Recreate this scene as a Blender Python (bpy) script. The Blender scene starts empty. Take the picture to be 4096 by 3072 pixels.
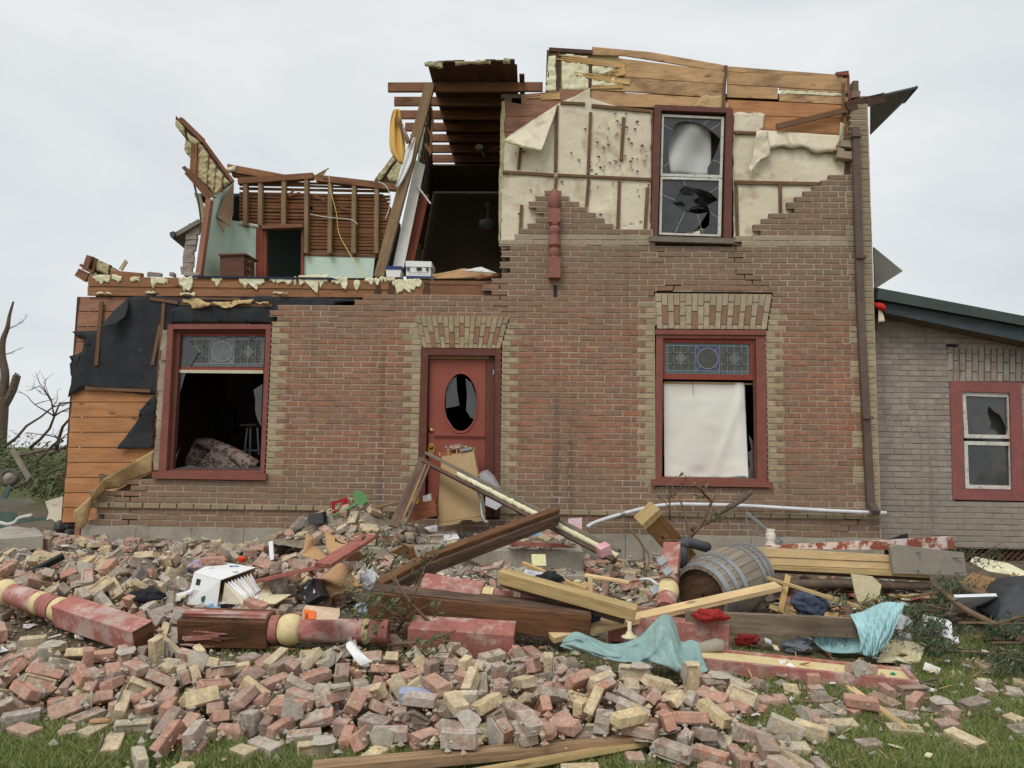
import bpy,bmesh,math,random
import numpy as np
from mathutils import Vector as V,Matrix,Euler,noise as NZ

random.seed(7)
SC = bpy.context.scene
COL = SC.collection
R = math.radians

# ------------------------------------------------------------------ camera
F,CX,CY = 3000.0,2048.0,1536.0
CAM = V((0.0,-9.75,1.65))
YAW,PITCH,ROLL = R(1.7),R(5.3),R(0.77)
cf = V((-math.sin(YAW) * math.cos(PITCH),math.cos(YAW) * math.cos(PITCH),math.sin(PITCH)))
cr0 = V((math.cos(YAW),math.sin(YAW),0))
cu0 = cr0.cross(cf)
cr = cr0 * math.cos(ROLL) + cu0 * math.sin(ROLL)
cu = cu0 * math.cos(ROLL) - cr0 * math.sin(ROLL)
cam = bpy.data.cameras.new('camera')
camo = bpy.data.objects.new('camera',cam)
COL.objects.link(camo)
cam.sensor_width = 36
cam.lens = F / 4096 * 36
cam.clip_end = 3000
camo.matrix_world = Matrix(((cr.x,cu.x,-cf.x,CAM.x),(cr.y,cu.y,-cf.y,CAM.y),(cr.z,cu.z,-cf.z,CAM.z),(0,0,0,1)))
SC.camera = camo

# ------------------------------------------------------------------ sky, sun, exposure
SUN_EL,SUN_AZ = R(52),R(200)
wd = bpy.data.worlds.new('World')
SC.world = wd
wd.use_nodes = True
nt = wd.node_tree
bg = nt.nodes['Background']
bg.inputs['Strength'].default_value = 0.1
sk = nt.nodes.new('ShaderNodeTexSky')
sk.sky_type = 'NISHITA'
sk.sun_disc = False
sk.sun_elevation = SUN_EL
sk.sun_rotation = SUN_AZ
tc = nt.nodes.new('ShaderNodeTexCoord')
mp = nt.nodes.new('ShaderNodeMapping')
mp.inputs['Scale'].default_value = (1.0,1.0,2.6)
nt.links.new(tc.outputs['Generated'],mp.inputs['Vector'])
nz = nt.nodes.new('ShaderNodeTexNoise')
nz.inputs['Scale'].default_value = 2.2
nz.inputs['Detail'].default_value = 7
nz.inputs['Distortion'].default_value = 0.4
nt.links.new(mp.outputs[0],nz.inputs['Vector'])
rp = nt.nodes.new('ShaderNodeValToRGB')
rp.color_ramp.elements[0].position = 0.3
rp.color_ramp.elements[0].color = (0.60,0.635,0.66,1)
rp.color_ramp.elements[1].position = 0.72
rp.color_ramp.elements[1].color = (0.815,0.835,0.845,1)
nt.links.new(nz.outputs['Fac'],rp.inputs[0])
sc10 = nt.nodes.new('ShaderNodeVectorMath')
sc10.operation = 'SCALE'
sc10.inputs['Scale'].default_value = 10.4
nt.links.new(rp.outputs[0],sc10.inputs[0])
mx = nt.nodes.new('ShaderNodeMix')
mx.data_type = 'RGBA'
mx.inputs[0].default_value = 0.95
nt.links.new(sk.outputs[0],mx.inputs[6])
nt.links.new(sc10.outputs[0],mx.inputs[7])
nt.links.new(mx.outputs[2],bg.inputs['Color'])

sl = bpy.data.lights.new('sun','SUN')
sl.energy = 1.5
sl.angle = R(28)
sl.color = (1.0,0.97,0.93)
so = bpy.data.objects.new('sun',sl)
COL.objects.link(so)
sd = V((math.sin(R(-25)) * math.cos(SUN_EL),-math.cos(R(-25)) * math.cos(SUN_EL),math.sin(SUN_EL)))
so.rotation_euler = sd.to_track_quat('Z','Y').to_euler()
so.location = sd * 30
sk.sun_rotation = math.atan2(sd.x,sd.y)
SC.view_settings.view_transform = 'Standard'
SC.view_settings.look = 'None'
SC.view_settings.exposure = 0.12
SC.view_settings.gamma = 1.0
SC.cycles.max_bounces = 8
SC.cycles.diffuse_bounces = 4
SC.cycles.transparent_max_bounces = 12


# ------------------------------------------------------------------ pixel to place helpers
def ray(px,py):
    return cf + cr * ((px - CX) / F) + cu * ((CY - py) / F)


def PY(px,py,y=0.0):
    d = ray(px,py)
    return CAM + d * ((y - CAM.y) / d.y)


def PZ(px,py,z=0.0):
    d = ray(px,py)
    return CAM + d * ((z - CAM.z) / d.z)


def ssrgb(r,g,b):
    f = lambda c: (c / 255 / 12.92) if c / 255 <= 0.04045 else ((c / 255 + 0.055) / 1.055) ** 2.4
    return (f(r),f(g),f(b),1)


# ------------------------------------------------------------------ mesh builder
class MB:
    def __init__(s):
        s.v,s.f,s.uv,s.mi = [],[],[],[]

    def face(s,pts,uvs=None,mi=0):
        n = len(s.v)
        s.v += [V(p) for p in pts]
        s.f.append(tuple(range(n,n + len(pts))))
        s.uv.append(uvs or [(p.x + 0.37 * p.y,p.z + 0.73 * p.y) for p in map(V,pts)])
        s.mi.append(mi)

    def mesh(s,verts,faces,mi=0,uvf=None):
        n = len(s.v)
        s.v += [V(p) for p in verts]
        for f in faces:
            s.f.append(tuple(n + i for i in f))
            s.uv.append([uvf(verts[i]) if uvf else (verts[i][0] + 0.37 * verts[i][1],verts[i][2] + 0.73 * verts[i][1]) for i in f])
            s.mi.append(mi)

    def beam(s,p0,p1,w,h,up=(0,0,1),mi=0,jit=0.0,w1=None,h1=None,endmi=None):
        """box from p0 to p1, w across, h along up"""
        p0,p1 = V(p0),V(p1)
        d = (p1 - p0)
        L = d.length
        d.normalize()
        up = V(up)
        a = d.cross(up)
        if a.length < 1e-4:
            a = d.cross(V((1,0.1,0)))
        a.normalize()
        b = a.cross(d).normalized()
        w1 = w if w1 is None else w1
        h1 = h if h1 is None else h1
        q = []
        for p,ww,hh in ((p0,w,h),(p1,w1,h1)):
            for sx,sz in ((-1,-1),(1,-1),(1,1),(-1,1)):
                q.append(p + a * (sx * ww / 2 + random.uniform(-jit,jit)) + b * (sz * hh / 2 + random.uniform(-jit,jit)) + d * random.uniform(-jit,jit))
        o = random.uniform(0,50)
        o2 = random.uniform(0,50)
        n = len(s.v)
        s.v += q
        em = mi if endmi is None else endmi
        for i,(k,ln) in enumerate(((0,w),(1,h),(2,w),(3,h))):
            j = (k + 1) % 4
            s.f.append((n + k,n + j,n + 4 + j,n + 4 + k))
            v0 = o2 + i * 0.37
            s.uv.append([(o,v0),(o,v0 + ln),(o + L,v0 + ln),(o + L,v0)])
            s.mi.append(mi)
        s.f.append((n + 3,n + 2,n + 1,n))
        s.uv.append([(o,o2),(o + w * .2,o2),(o + w * .2,o2 + h),(o,o2 + h)])
        s.mi.append(em)
        s.f.append((n + 4,n + 5,n + 6,n + 7))
        s.uv.append([(o,o2),(o + w * .2,o2),(o + w * .2,o2 + h),(o,o2 + h)])
        s.mi.append(em)

    def splint(s,p0,p1,w,h,up=(0,0,1),k=6,a0=0.0,a1=0.15,mi=0):
        """plank split into k strips with torn ends"""
        p0,p1 = V(p0),V(p1)
        d = (p1 - p0).normalized()
        a = d.cross(V(up)).normalized()
        ww = w / k
        for i in range(k):
            off = a * ((i + .5) * ww - w / 2)
            e1 = p1 + off + d * random.uniform(-a1,a1 * .4)
            e0 = p0 + off - d * random.uniform(-a0,a0 * .4)
            s.beam(e0,e1,ww * 1.01,h * random.uniform(.96,1.0),up,mi,jit=0.0005,w1=ww * (random.uniform(.2,1) if a1 else 1),h1=h * (random.uniform(.3,1) if a1 else 1))

    def prism(s,poly,y,dep,mi=0,mside=None):
        """px polygon on plane y, thickness dep going away from the camera"""
        s.prism3([PY(p[0],p[1],y) for p in poly],V((0,dep,0)),mi,mside)

    def prism3(s,pts,ext,mi=0,mside=None):
        pts = [V(p) for p in pts]
        b = [p + ext for p in pts]
        n = len(pts)
        o = random.uniform(0,40)
        # face orientation
        nrm = V((0,0,0))
        for i in range(n):
            nrm += (pts[i] - pts[0]).cross(pts[(i + 1) % n] - pts[0])
        if nrm.dot(ext) > 0:
            pts = pts[::-1]
            b = b[::-1]
        uv = lambda p: (p.x + o + p.y * .31,p.z + o + p.y * .77)
        s.face(pts,[uv(p) for p in pts],mi)
        s.face(b[::-1],[uv(p) for p in b[::-1]],mi)
        ms = mi if mside is None else mside
        for i in range(n):
            j = (i + 1) % n
            q = [pts[j],pts[i],b[i],b[j]]
            L = (pts[j] - pts[i]).length
            E = ext.length
            s.face(q,[(o + L,o),(o,o),(o,o + E),(o + L,o + E)],ms)

    def frame(s,outer,inner,y,dep,mi=0):
        """ring between two px quads, extruded"""
        n = len(outer)
        for i in range(n):
            j = (i + 1) % n
            s.prism([outer[i],outer[j],inner[j],inner[i]],y,dep,mi)

    def tube(s,pts,r,n=8,mi=0,r1=None,cap=True):
        pts = [V(p) for p in pts]
        m = len(pts)
        rings = []
        pa = None
        for i,p in enumerate(pts):
            d = (pts[min(i + 1,m - 1)] - pts[max(i - 1,0)]).normalized()
            a = pa if pa else d.cross(V((0.13,0.21,1)) if abs(d.z) < .9 else V((1,0,0)))
            a = (a - d * a.dot(d)).normalized()
            pa = a
            b = d.cross(a)
            rr = r[i] if isinstance(r,(list,tuple)) else (r if r1 is None else r + (r1 - r) * i / max(1,m - 1))
            rings.append([p + (a * math.cos(t) + b * math.sin(t)) * rr for t in (2 * math.pi * k / n for k in range(n))])
        n0 = len(s.v)
        for q in rings:
            s.v += q
        o = random.uniform(0,30)
        ac = 0
        for i in range(m - 1):
            L = (pts[i + 1] - pts[i]).length
            for k in range(n):
                l = (k + 1) % n
                s.f.append((n0 + i * n + k,n0 + i * n + l,n0 + (i + 1) * n + l,n0 + (i + 1) * n + k))
                s.uv.append([(ac + o,k / n * .3),(ac + o,(k + 1) / n * .3),(ac + L + o,(k + 1) / n * .3),(ac + L + o,k / n * .3)])
                s.mi.append(mi)
            ac += L
        if cap:
            for i,rev in ((0,True),(m - 1,False)):
                f = [n0 + i * n + k for k in range(n)]
                s.f.append(tuple(f[::-1] if rev else f))
                s.uv.append([(o,.1 * k) for k in range(n)])
                s.mi.append(mi)

    def lathe(s,p0,p1,prof,n=20,mi=0,mif=None,cap=True):
        """prof: list of (distance along axis, radius)"""
        p0,p1 = V(p0),V(p1)
        d = (p1 - p0).normalized()
        a = d.cross(V((0.13,0.21,1)) if abs(d.z) < .9 else V((1,0,0))).normalized()
        b = d.cross(a)
        n0 = len(s.v)
        m = len(prof)
        for t,r in prof:
            for k in range(n):
                th = 2 * math.pi * k / n
                s.v.append(p0 + d * t + (a * math.cos(th) + b * math.sin(th)) * r)
        o = random.uniform(0,30)
        for i in range(m - 1):
            for k in range(n):
                l = (k + 1) % n
                s.f.append((n0 + i * n + k,n0 + i * n + l,n0 + (i + 1) * n + l,n0 + (i + 1) * n + k))
                s.uv.append([(prof[i][0] + o,k / n * .7),(prof[i][0] + o,(k + 1) / n * .7),(prof[i + 1][0] + o,(k + 1) / n * .7),(prof[i + 1][0] + o,k / n * .7)])
                s.mi.append(mif(i) if mif else mi)
        for i,rev in ((0,True),(m - 1,False)) if cap else ():
            f = [n0 + i * n + k for k in range(n)]
            s.f.append(tuple(f[::-1] if rev else f))
            s.uv.append([(o,.1 * k) for k in range(n)])
            s.mi.append(mi if not mif else mif(min(i,m - 2)))

    def loft(s,rows,mi=0):
        """grid of points, rows of equal length"""
        n0 = len(s.v)
        nr,nc = len(rows),len(rows[0])
        for r in rows:
            s.v += [V(p) for p in r]
        for i in range(nr - 1):
            for j in range(nc - 1):
                a = n0 + i * nc + j
                s.f.append((a,a + 1,a + nc + 1,a + nc))
                s.uv.append([(j * .1,i * .1),(j * .1 + .1,i * .1),(j * .1 + .1,i * .1 + .1),(j * .1,i * .1 + .1)])
                s.mi.append(mi)


ORG = {}


def build(mb,name,mats,parent=None,label=None,cat=None,group=None,kind=None,smooth=False,bevel=0.0,solid=0.0,sub=0,weld=False,angle=None):
    if not isinstance(mats,(list,tuple)):
        mats = [mats]
    vs = np.array([tuple(v) for v in mb.v],dtype=float)
    if parent is not None:
        org = ORG[parent]
    else:
        lo,hi = vs.min(0),vs.max(0)
        org = V(((lo[0] + hi[0]) / 2,(lo[1] + hi[1]) / 2,lo[2]))
    me = bpy.data.meshes.new(name)
    me.from_pydata((vs - np.array(tuple(org))).tolist(),[],mb.f)
    uvl = me.uv_layers.new(name='UVMap')
    flat = [c for f in mb.uv for p in f for c in p]
    uvl.data.foreach_set('uv',flat)
    for m in mats:
        me.materials.append(m)
    me.polygons.foreach_set('material_index',mb.mi)
    if smooth:
        me.polygons.foreach_set('use_smooth',[True] * len(me.polygons))
    if weld:
        bm = bmesh.new()
        bm.from_mesh(me)
        bmesh.ops.remove_doubles(bm,verts=bm.verts,dist=1e-4)
        bmesh.ops.recalc_face_normals(bm,faces=bm.faces)
        bm.to_mesh(me)
        bm.free()
    if angle:
        me.polygons.foreach_set('use_smooth',[True] * len(me.polygons))
        me.set_sharp_from_angle(angle=R(angle))
    me.update()
    o = bpy.data.objects.new(name,me)
    COL.objects.link(o)
    if parent is not None:
        o.parent = parent
    else:
        o.location = org
    ORG[o] = org
    if sub:
        m = o.modifiers.new('sub','SUBSURF')
        m.levels = m.render_levels = sub
    if solid:
        m = o.modifiers.new('solid','SOLIDIFY')
        m.thickness = solid
        m.offset = 0
    if bevel:
        m = o.modifiers.new('bev','BEVEL')
        m.width = bevel
        m.segments = 1
        m.limit_method = 'ANGLE'
    tag(o,label,cat,group,kind)
    return o


def tag(o,label=None,cat=None,group=None,kind=None):
    for k,v in (('label',label),('category',cat),('group',group),('kind',kind)):
        if v:
            o[k] = v
    return o


def thing(name,label,cat,loc,group=None,parent=None):
    o = bpy.data.objects.new(name,None)
    o.empty_display_size = 0.1
    COL.objects.link(o)
    loc = V(loc)
    if parent is not None:
        o.parent = parent
        ORG[o] = ORG[parent]
    else:
        o.location = loc
        ORG[o] = loc
    return tag(o,label,cat,group)


def rag(poly,step=20,amp=5,closed=True,skip=()):
    """torn outline: add jittered points along the edges of a px polygon"""
    out = []
    n = len(poly)
    for i in range(n if closed else n - 1):
        a,b = poly[i],poly[(i + 1) % n]
        out.append(tuple(a[:2]))
        L = math.hypot(b[0] - a[0],b[1] - a[1])
        k = int(L / step)
        if i in skip:
            continue
        for j in range(1,k):
            t = (j + random.uniform(-.3,.3)) / k
            nx,ny = -(b[1] - a[1]) / L,(b[0] - a[0]) / L
            q = random.uniform(-amp,amp)
            out.append((a[0] + (b[0] - a[0]) * t + nx * q,a[1] + (b[1] - a[1]) * t + ny * q))
    return out


def sheet(poly3,maxlen,disp,name,mat,parent=None,solid=0.003,smooth=True,bulge=None,**kw):
    """fine mesh inside a 3d polygon; disp(p) -> offset vector"""
    bm = bmesh.new()
    vv = [bm.verts.new(p) for p in poly3]
    f = bm.faces.new(vv)
    bmesh.ops.triangulate(bm,faces=[f])
    for _ in range(6):
        es = [e for e in bm.edges if e.calc_length() > maxlen]
        if not es:
            break
        bmesh.ops.subdivide_edges(bm,edges=es,cuts=1)
        bmesh.ops.triangulate(bm,faces=[g for g in bm.faces if len(g.verts) > 3])
    bnd = set(v for e in bm.edges if e.is_boundary for v in e.verts)
    bm.normal_update()
    for v in bm.verts:
        v.co = v.co + (disp(v.co) if (bulge is None or v not in bnd) else V((0,0,0)))
    mb = MB()
    bm.verts.index_update()
    mb.mesh([v.co.copy() for v in bm.verts],[tuple(v.index for v in g.verts) for g in bm.faces])
    bm.free()
    return build(mb,name,mat,parent,smooth=smooth,solid=solid,**kw)


def psheet(poly,y,maxlen,name,mat,parent=None,amp=0.01,sc=3.0,tilt=None,**kw):
    pts = []
    for p in poly:
        yy = y if len(p) < 3 else p[2]
        pts.append(PY(p[0],p[1],yy))
    o = random.uniform(0,99)
    return sheet(pts,maxlen,lambda c: V((0,amp * (NZ.noise(V((c.x * sc + o,c.z * sc,3.1))) + .5 * NZ.noise(V((c.x * sc * 2.7 + o,c.z * sc * 2.7,8))) - .3),0)),name,mat,parent,**kw)


def foam(poly,y,thick,name,mat,parent=None,maxlen=0.03,**kw):
    o = random.uniform(0,99)
    pts = [PY(p[0],p[1],y) for p in poly]

    def d(c):
        q = NZ.noise(V((c.x * 14 + o,c.z * 14,1))) * .6 + NZ.noise(V((c.x * 40 + o,c.z * 40,5))) * .3
        return V((0,-thick * (1 + q),0))
    return sheet(pts,maxlen,d,name,mat,parent,solid=0,bulge=True,**kw)


# ------------------------------------------------------------------ material helpers
class NB:
    def __init__(s,name):
        s.m = bpy.data.materials.new(name)
        s.m.use_nodes = True
        s.t = s.m.node_tree
        s.b = s.t.nodes['Principled BSDF']
        s.out = s.t.nodes['Material Output']

    def n(s,typ,**kw):
        nd = s.t.nodes.new(typ)
        for k,v in kw.items():
            if k in ('op','mode'):
                setattr(nd,'operation' if k == 'op' else 'blend_type',v)
            elif hasattr(nd,k) and k not in nd.inputs:
                setattr(nd,k,v)
            else:
                s.i(nd,k,v)
        return nd

    def i(s,nd,key,v):
        if isinstance(v,bpy.types.NodeSocket):
            s.t.links.new(v,nd.inputs[key])
        else:
            nd.inputs[key].default_value = v

    def coord(s,kind='Object',scale=(1,1,1),rnd=True):
        if kind == 'World':
            src = s.n('ShaderNodeNewGeometry').outputs['Position']
            rnd = False
        else:
            src = s.n('ShaderNodeTexCoord').outputs[kind]
        mp = s.n('ShaderNodeMapping')
        mp.inputs['Scale'].default_value = scale
        s.t.links.new(src,mp.inputs['Vector'])
        if rnd:
            oi = s.n('ShaderNodeObjectInfo')
            cb = s.n('ShaderNodeCombineXYZ')
            ml = s.math('MULTIPLY',oi.outputs['Random'],37.0)
            s.t.links.new(ml,cb.inputs[0])
            s.t.links.new(ml,cb.inputs[2])
            ad = s.n('ShaderNodeVectorMath',op='ADD')
            s.t.links.new(mp.outputs[0],ad.inputs[0])
            s.t.links.new(cb.outputs[0],ad.inputs[1])
            return ad.outputs[0]
        return mp.outputs[0]

    def math(s,op,a,b=0.0,clamp=False):
        nd = s.n('ShaderNodeMath',op=op)
        nd.use_clamp = clamp
        s.i(nd,0,a)
        s.i(nd,1,b)
        return nd.outputs[0]

    def noise(s,vec,scale,detail=4,rough=.55,dist=0.0):
        nd = s.n('ShaderNodeTexNoise')
        s.i(nd,'Vector',vec)
        s.i(nd,'Scale',scale)
        s.i(nd,'Detail',detail)
        s.i(nd,'Roughness',rough)
        s.i(nd,'Distortion',dist)
        return nd.outputs['Fac']

    def ramp(s,fac,stops,interp='LINEAR'):
        nd = s.n('ShaderNodeValToRGB')
        cr_ = nd.color_ramp
        cr_.interpolation = interp
        while len(cr_.elements) < len(stops):
            cr_.elements.new(.5)
        for e,(p,c) in zip(cr_.elements,stops):
            e.position = p
            e.color = c if hasattr(c,'__len__') else (c,c,c,1)
        s.i(nd,0,fac)
        return nd.outputs[0]

    def mix(s,fac,a,b,mode='MIX'):
        nd = s.n('ShaderNodeMix')
        nd.data_type = 'RGBA'
        nd.blend_type = mode
        nd.clamp_factor = True
        s.i(nd,0,fac)
        s.i(nd,6,a)
        s.i(nd,7,b)
        return nd.outputs[2]

    def bump(s,h,strength=.4,dist=.01,normal=None):
        nd = s.n('ShaderNodeBump')
        s.i(nd,'Height',h)
        s.i(nd,'Strength',strength)
        s.i(nd,'Distance',dist)
        if normal is not None:
            s.i(nd,'Normal',normal)
        return nd.outputs[0]

    def done(s,col,rough=.85,normal=None,metal=0.0,spec=.3,**kw):
        s.i(s.b,'Base Color',col)
        s.i(s.b,'Roughness',rough)
        s.i(s.b,'Metallic',metal)
        s.i(s.b,'Specular IOR Level',spec)
        for k,v in kw.items():
            s.i(s.b,k,v)
        if normal is not None:
            s.i(s.b,'Normal',normal)
        return s.m


def C(*a):
    return ssrgb(*a) if max(a) > 1 else (a[0],a[1],a[2],1)


def m_plain(name,c1,c2,scale=6,rough=.8,bump=.25,bscale=50,dirt=None,dirtamt=.5,dscale=2.0,metal=0,spec=.3,kind='Object',v=.4):
    b = NB(name)
    co = b.coord(kind)
    col = b.ramp(b.noise(co,scale,5,.6),[(.3,C(*c1)),(.7,C(*c2))])
    fine = b.noise(co,bscale,4,.6)
    col = b.mix(v,col,b.ramp(fine,[(.25,.55),(.75,1.3)]),'MULTIPLY')
    if dirt:
        col = b.mix(b.ramp(b.noise(co,dscale,6,.65),[(1 - dirtamt - .12,0),(1 - dirtamt + .12,1)]),col,C(*dirt))
    return b.done(col,rough,b.bump(fine,bump,.004),metal,spec)


def m_wood(name,light,dark,gs=22,stain=None,stamt=.4,rough=.8,paint=None,pamt=.5,pscale=5,knots=True,bump=.35,nails=False):
    b = NB(name)
    uv = b.coord('UV',(1,1,1))
    def st(sx,sy):
        mp = b.n('ShaderNodeMapping')
        mp.inputs['Scale'].default_value = (sx,sy,1)
        b.t.links.new(uv,mp.inputs['Vector'])
        return mp.outputs[0]
    warp = b.noise(st(1.2,3),2.0,2)
    g = b.noise(st(1.1,gs),2.2,6,.65,1.2)
    g2 = b.noise(st(4,gs * 4),3.0,3,.6)
    gg = b.math('ADD',b.math('MULTIPLY',g,.7),b.math('MULTIPLY',g2,.3))
    col = b.ramp(gg,[(.32,C(*dark)),(.55,C(*light)),(.75,tuple(min(1,c * 1.12) for c in C(*light)[:3]) + (1,))])
    col = b.mix(.55,col,b.ramp(warp,[(.3,.6),(.7,1.15)]),'MULTIPLY')
    if knots:
        vr = b.n('ShaderNodeTexVoronoi')
        b.i(vr,'Vector',st(2.2,5.5))
        b.i(vr,'Scale',1.0)
        kd = b.ramp(vr.outputs['Distance'],[(.06,1),(.15,0)])
        col = b.mix(b.math('MULTIPLY',kd,.75),col,tuple(c * .28 for c in C(*dark)[:3]) + (1,))
    if stain:
        sn = b.noise(st(1.6,4),1.6,6,.62)
        col = b.mix(b.ramp(sn,[(1 - stamt - .1,0),(1 - stamt + .16,.9)]),col,C(*stain))
    nrm = b.bump(gg,bump,.006)
    rg = rough
    if paint:
        pn = b.noise(b.coord('Object'),pscale,7,.7)
        pm = b.ramp(pn,[(1 - pamt - .03,0),(1 - pamt + .03,1)])
        pc = b.mix(.45,C(*paint),b.ramp(b.noise(b.coord('Object'),9,5),[(.3,.65),(.7,1.2)]),'MULTIPLY')
        col = b.mix(pm,col,pc)
        nrm = b.bump(pm,.3,.003,nrm)
    return b.done(col,rg,nrm)


DRIPS = [(PY(1530,1600).x,.9,3.2),(PY(2228,1600).x,.8,2.6),(PY(2285,1700).x,.9,1.9)]


def m_brick(name,cols,dirtcol,mortar=0.0,wall=False):
    b = NB(name)
    geo = b.n('ShaderNodeNewGeometry')
    oi = b.n('ShaderNodeObjectInfo')
    rnd = b.math('FRACT',b.math('ADD',geo.outputs['Random Per Island'],b.math('MULTIPLY',oi.outputs['Random'],1.0)))
    co = b.coord('World') if wall else b.coord('Object')
    n = len(cols)
    col = b.ramp(rnd,[((i + .5) / n,C(*c)) for i,c in enumerate(cols)])
    # shift the noise per brick
    cb = b.n('ShaderNodeCombineXYZ')
    b.i(cb,0,b.math('MULTIPLY',rnd,71.0))
    b.i(cb,1,b.math('MULTIPLY',rnd,23.0))
    ad = b.n('ShaderNodeVectorMath',op='ADD')
    b.i(ad,0,co)
    b.i(ad,1,cb.outputs[0])
    cb_ = ad.outputs[0]
    blot = b.noise(cb_,9,5,.65)
    col = b.mix(.7,col,b.ramp(blot,[(.3,.62),(.7,1.28)]),'MULTIPLY')
    fine = b.noise(cb_,90,3,.6)
    col = b.mix(.5,col,b.ramp(fine,[(.3,.6),(.7,1.3)]),'MULTIPLY')
    pits = b.ramp(b.noise(cb_,130,2),[(.3,0),(.38,1)])
    col = b.mix(.6,col,b.ramp(pits,[(0,.45),(1,1)]),'MULTIPLY')
    if wall:
        # soot and weather: grows upwards and near the base, in streaks
        sep = b.n('ShaderNodeSeparateXYZ')
        b.i(sep,0,b.n('ShaderNodeNewGeometry').outputs['Position'])
        zz = sep.outputs['Z']
        w1 = b.ramp(b.math('MULTIPLY',zz,.2),[(.0,.0),(.1,.95),(.24,.72),(.34,.12),(.6,.12),(.72,.55),(.86,.92),(1,1)])
        wn = b.noise(b.coord('World',(1,1,.7)),1.3,5,.6)
        wf = b.math('MULTIPLY',b.math('ADD',w1,b.math('MULTIPLY',b.math('SUBTRACT',wn,.5),1.3)),.8,True)
        col = b.mix(wf,col,C(*dirtcol))
        stn = b.noise(b.coord('World',(7,1,.35)),1.0,4,.6)
        col = b.mix(b.ramp(stn,[(.55,0),(.75,.38)]),col,C(78,70,62))
        # old drip streaks under the lost porch roof
        for sx,zlo,zhi in DRIPS:
            dx = b.math('ABSOLUTE',b.math('SUBTRACT',b.math('ADD',sep.outputs['X'],b.math('MULTIPLY',wn,.05)),sx + .025))
            st_ = b.math('MULTIPLY',b.ramp(dx,[(.0,.5),(.07,0)]),b.ramp(b.math('SUBTRACT',zz,zlo),[(0,0),(.15,1)]))
            st_ = b.math('MULTIPLY',st_,b.ramp(b.math('SUBTRACT',zhi,zz),[(0,0),(.25,1)]))
            col = b.mix(st_,col,C(84,76,68))
        lm = b.noise(b.coord('World',(1,1,1)),7.0,6,.7)
        col = b.mix(b.ramp(lm,[(.70,0),(.78,.45)]),col,C(196,184,166))
    if mortar:
        mn = b.noise(cb_,11,7,.75)
        mn = b.math('ADD',mn,b.math('MULTIPLY',b.math('SUBTRACT',b.math('FRACT',b.math('MULTIPLY',rnd,7.31)),.5),.34))
        mm = b.ramp(mn,[(1 - mortar - .05,0),(1 - mortar + .06,.85)])
        mc = b.ramp(b.noise(cb_,40,4),[(.3,C(150,143,132)),(.7,C(205,198,186))])
        col = b.mix(mm,col,mc)
        dn = b.noise(cb_,3.0,4)
        col = b.mix(b.ramp(dn,[(.5,0),(.8,.5)]),col,C(*dirtcol))
        col = b.mix(b.ramp(b.noise(cb_,5.0,5,.7),[(.38,.0),(.68,.42)]),col,C(184,170,152))
        col = b.mix(.6,col,b.ramp(b.noise(cb_,34,4,.7),[(.3,.55),(.7,1.3)]),'MULTIPLY')
    nrm = b.bump(b.math('ADD',fine,b.math('MULTIPLY',blot,.8)),.45,.005)
    return b.done(col,.9,nrm,0,.2)
# ------------------------------------------------------------------ materials
WB = [(157,116,92),(160,116,92),(150,115,94),(161,115,89),(145,114,94),(155,112,89),(142,115,96),(165,112,86),(152,117,96)]
M_WALLRED = m_brick('wall_brick_red',WB,(130,113,95),wall=True)
M_WALLBUF = m_brick('wall_brick_buff',[(180,162,128),(170,153,121),(186,168,134),(164,148,119)],(142,127,104),wall=True)
M_WALLBUF2 = m_brick('weathered_buff_brick',[(186,170,140),(176,160,132),(192,176,144),(178,156,136)],(156,142,120),wall=True)
M_GREYBR = m_brick('grey_brown_brick',[(164,154,143),(156,146,135),(170,160,149),(148,138,128),(160,144,134)],(145,135,124),wall=True)
M_MORTAR = m_plain('lime_mortar',(166,151,132),(188,173,153),5,.95,.8,70,dirt=(134,119,102),dirtamt=.45,dscale=1.3)
M_MORTGREY = m_plain('grey_mortar',(136,126,116),(156,146,136),5,.95,.8,70)
M_CONC = m_plain('old_concrete',(150,144,130),(174,167,152),3,.95,.9,45,dirt=(122,114,100),dirtamt=.38,dscale=2.2)
M_REDBR = m_brick('loose_red_brick',[(190,138,116),(182,140,122),(198,146,122),(178,132,114),(174,146,132),(194,150,130)],(164,146,130),mortar=.42)
M_BUFBR = m_brick('loose_buff_brick',[(214,194,152),(204,182,142),(222,202,162),(198,180,146)],(160,146,124),mortar=.40)
M_BRNBR = m_brick('loose_brown_brick',[(152,132,120),(142,126,114),(162,134,120),(148,134,122)],(130,118,106),mortar=.40)

M_SHEATH = m_wood('orange_sheathing',(190,136,92),(158,106,68),18,stain=(128,86,58),stamt=.3)
M_SHEATH2 = m_wood('weathered_sheathing',(200,162,118),(172,132,90),16,stain=(112,90,68),stamt=.43)
M_REDSH = m_wood('red_brown_sheathing',(162,118,94),(130,90,70),16,stain=(84,58,44),stamt=.3)
M_RIM = m_wood('rim_board_wood',(158,112,78),(120,82,54),18,stain=(92,64,46),stamt=.3)
M_JOIST = m_wood('old_joist_wood',(140,98,70),(100,66,46),18,stain=(70,48,36),stamt=.35)
M_DKWOOD = m_wood('dark_roof_board',(92,66,52),(60,42,34),20,stain=(44,32,28),stamt=.35)
M_LATH = m_wood('lath_wood',(132,88,56),(92,58,36),14,knots=False)
M_STUD = m_wood('stud_wood',(150,122,92),(112,86,62),20,stain=(92,76,60),stamt=.3)
M_BATTEN = m_wood('batten_wood',(122,92,66),(88,64,46),24,knots=False,stain=(70,54,42),stamt=.3)
M_FRESH = m_wood('fresh_split_wood',(214,180,122),(176,132,78),26,knots=False)
M_FOAM = m_plain('spray_foam',(234,229,198),(218,210,170),9,.9,.8,60,dirt=(176,160,116),dirtamt=.25)
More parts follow.
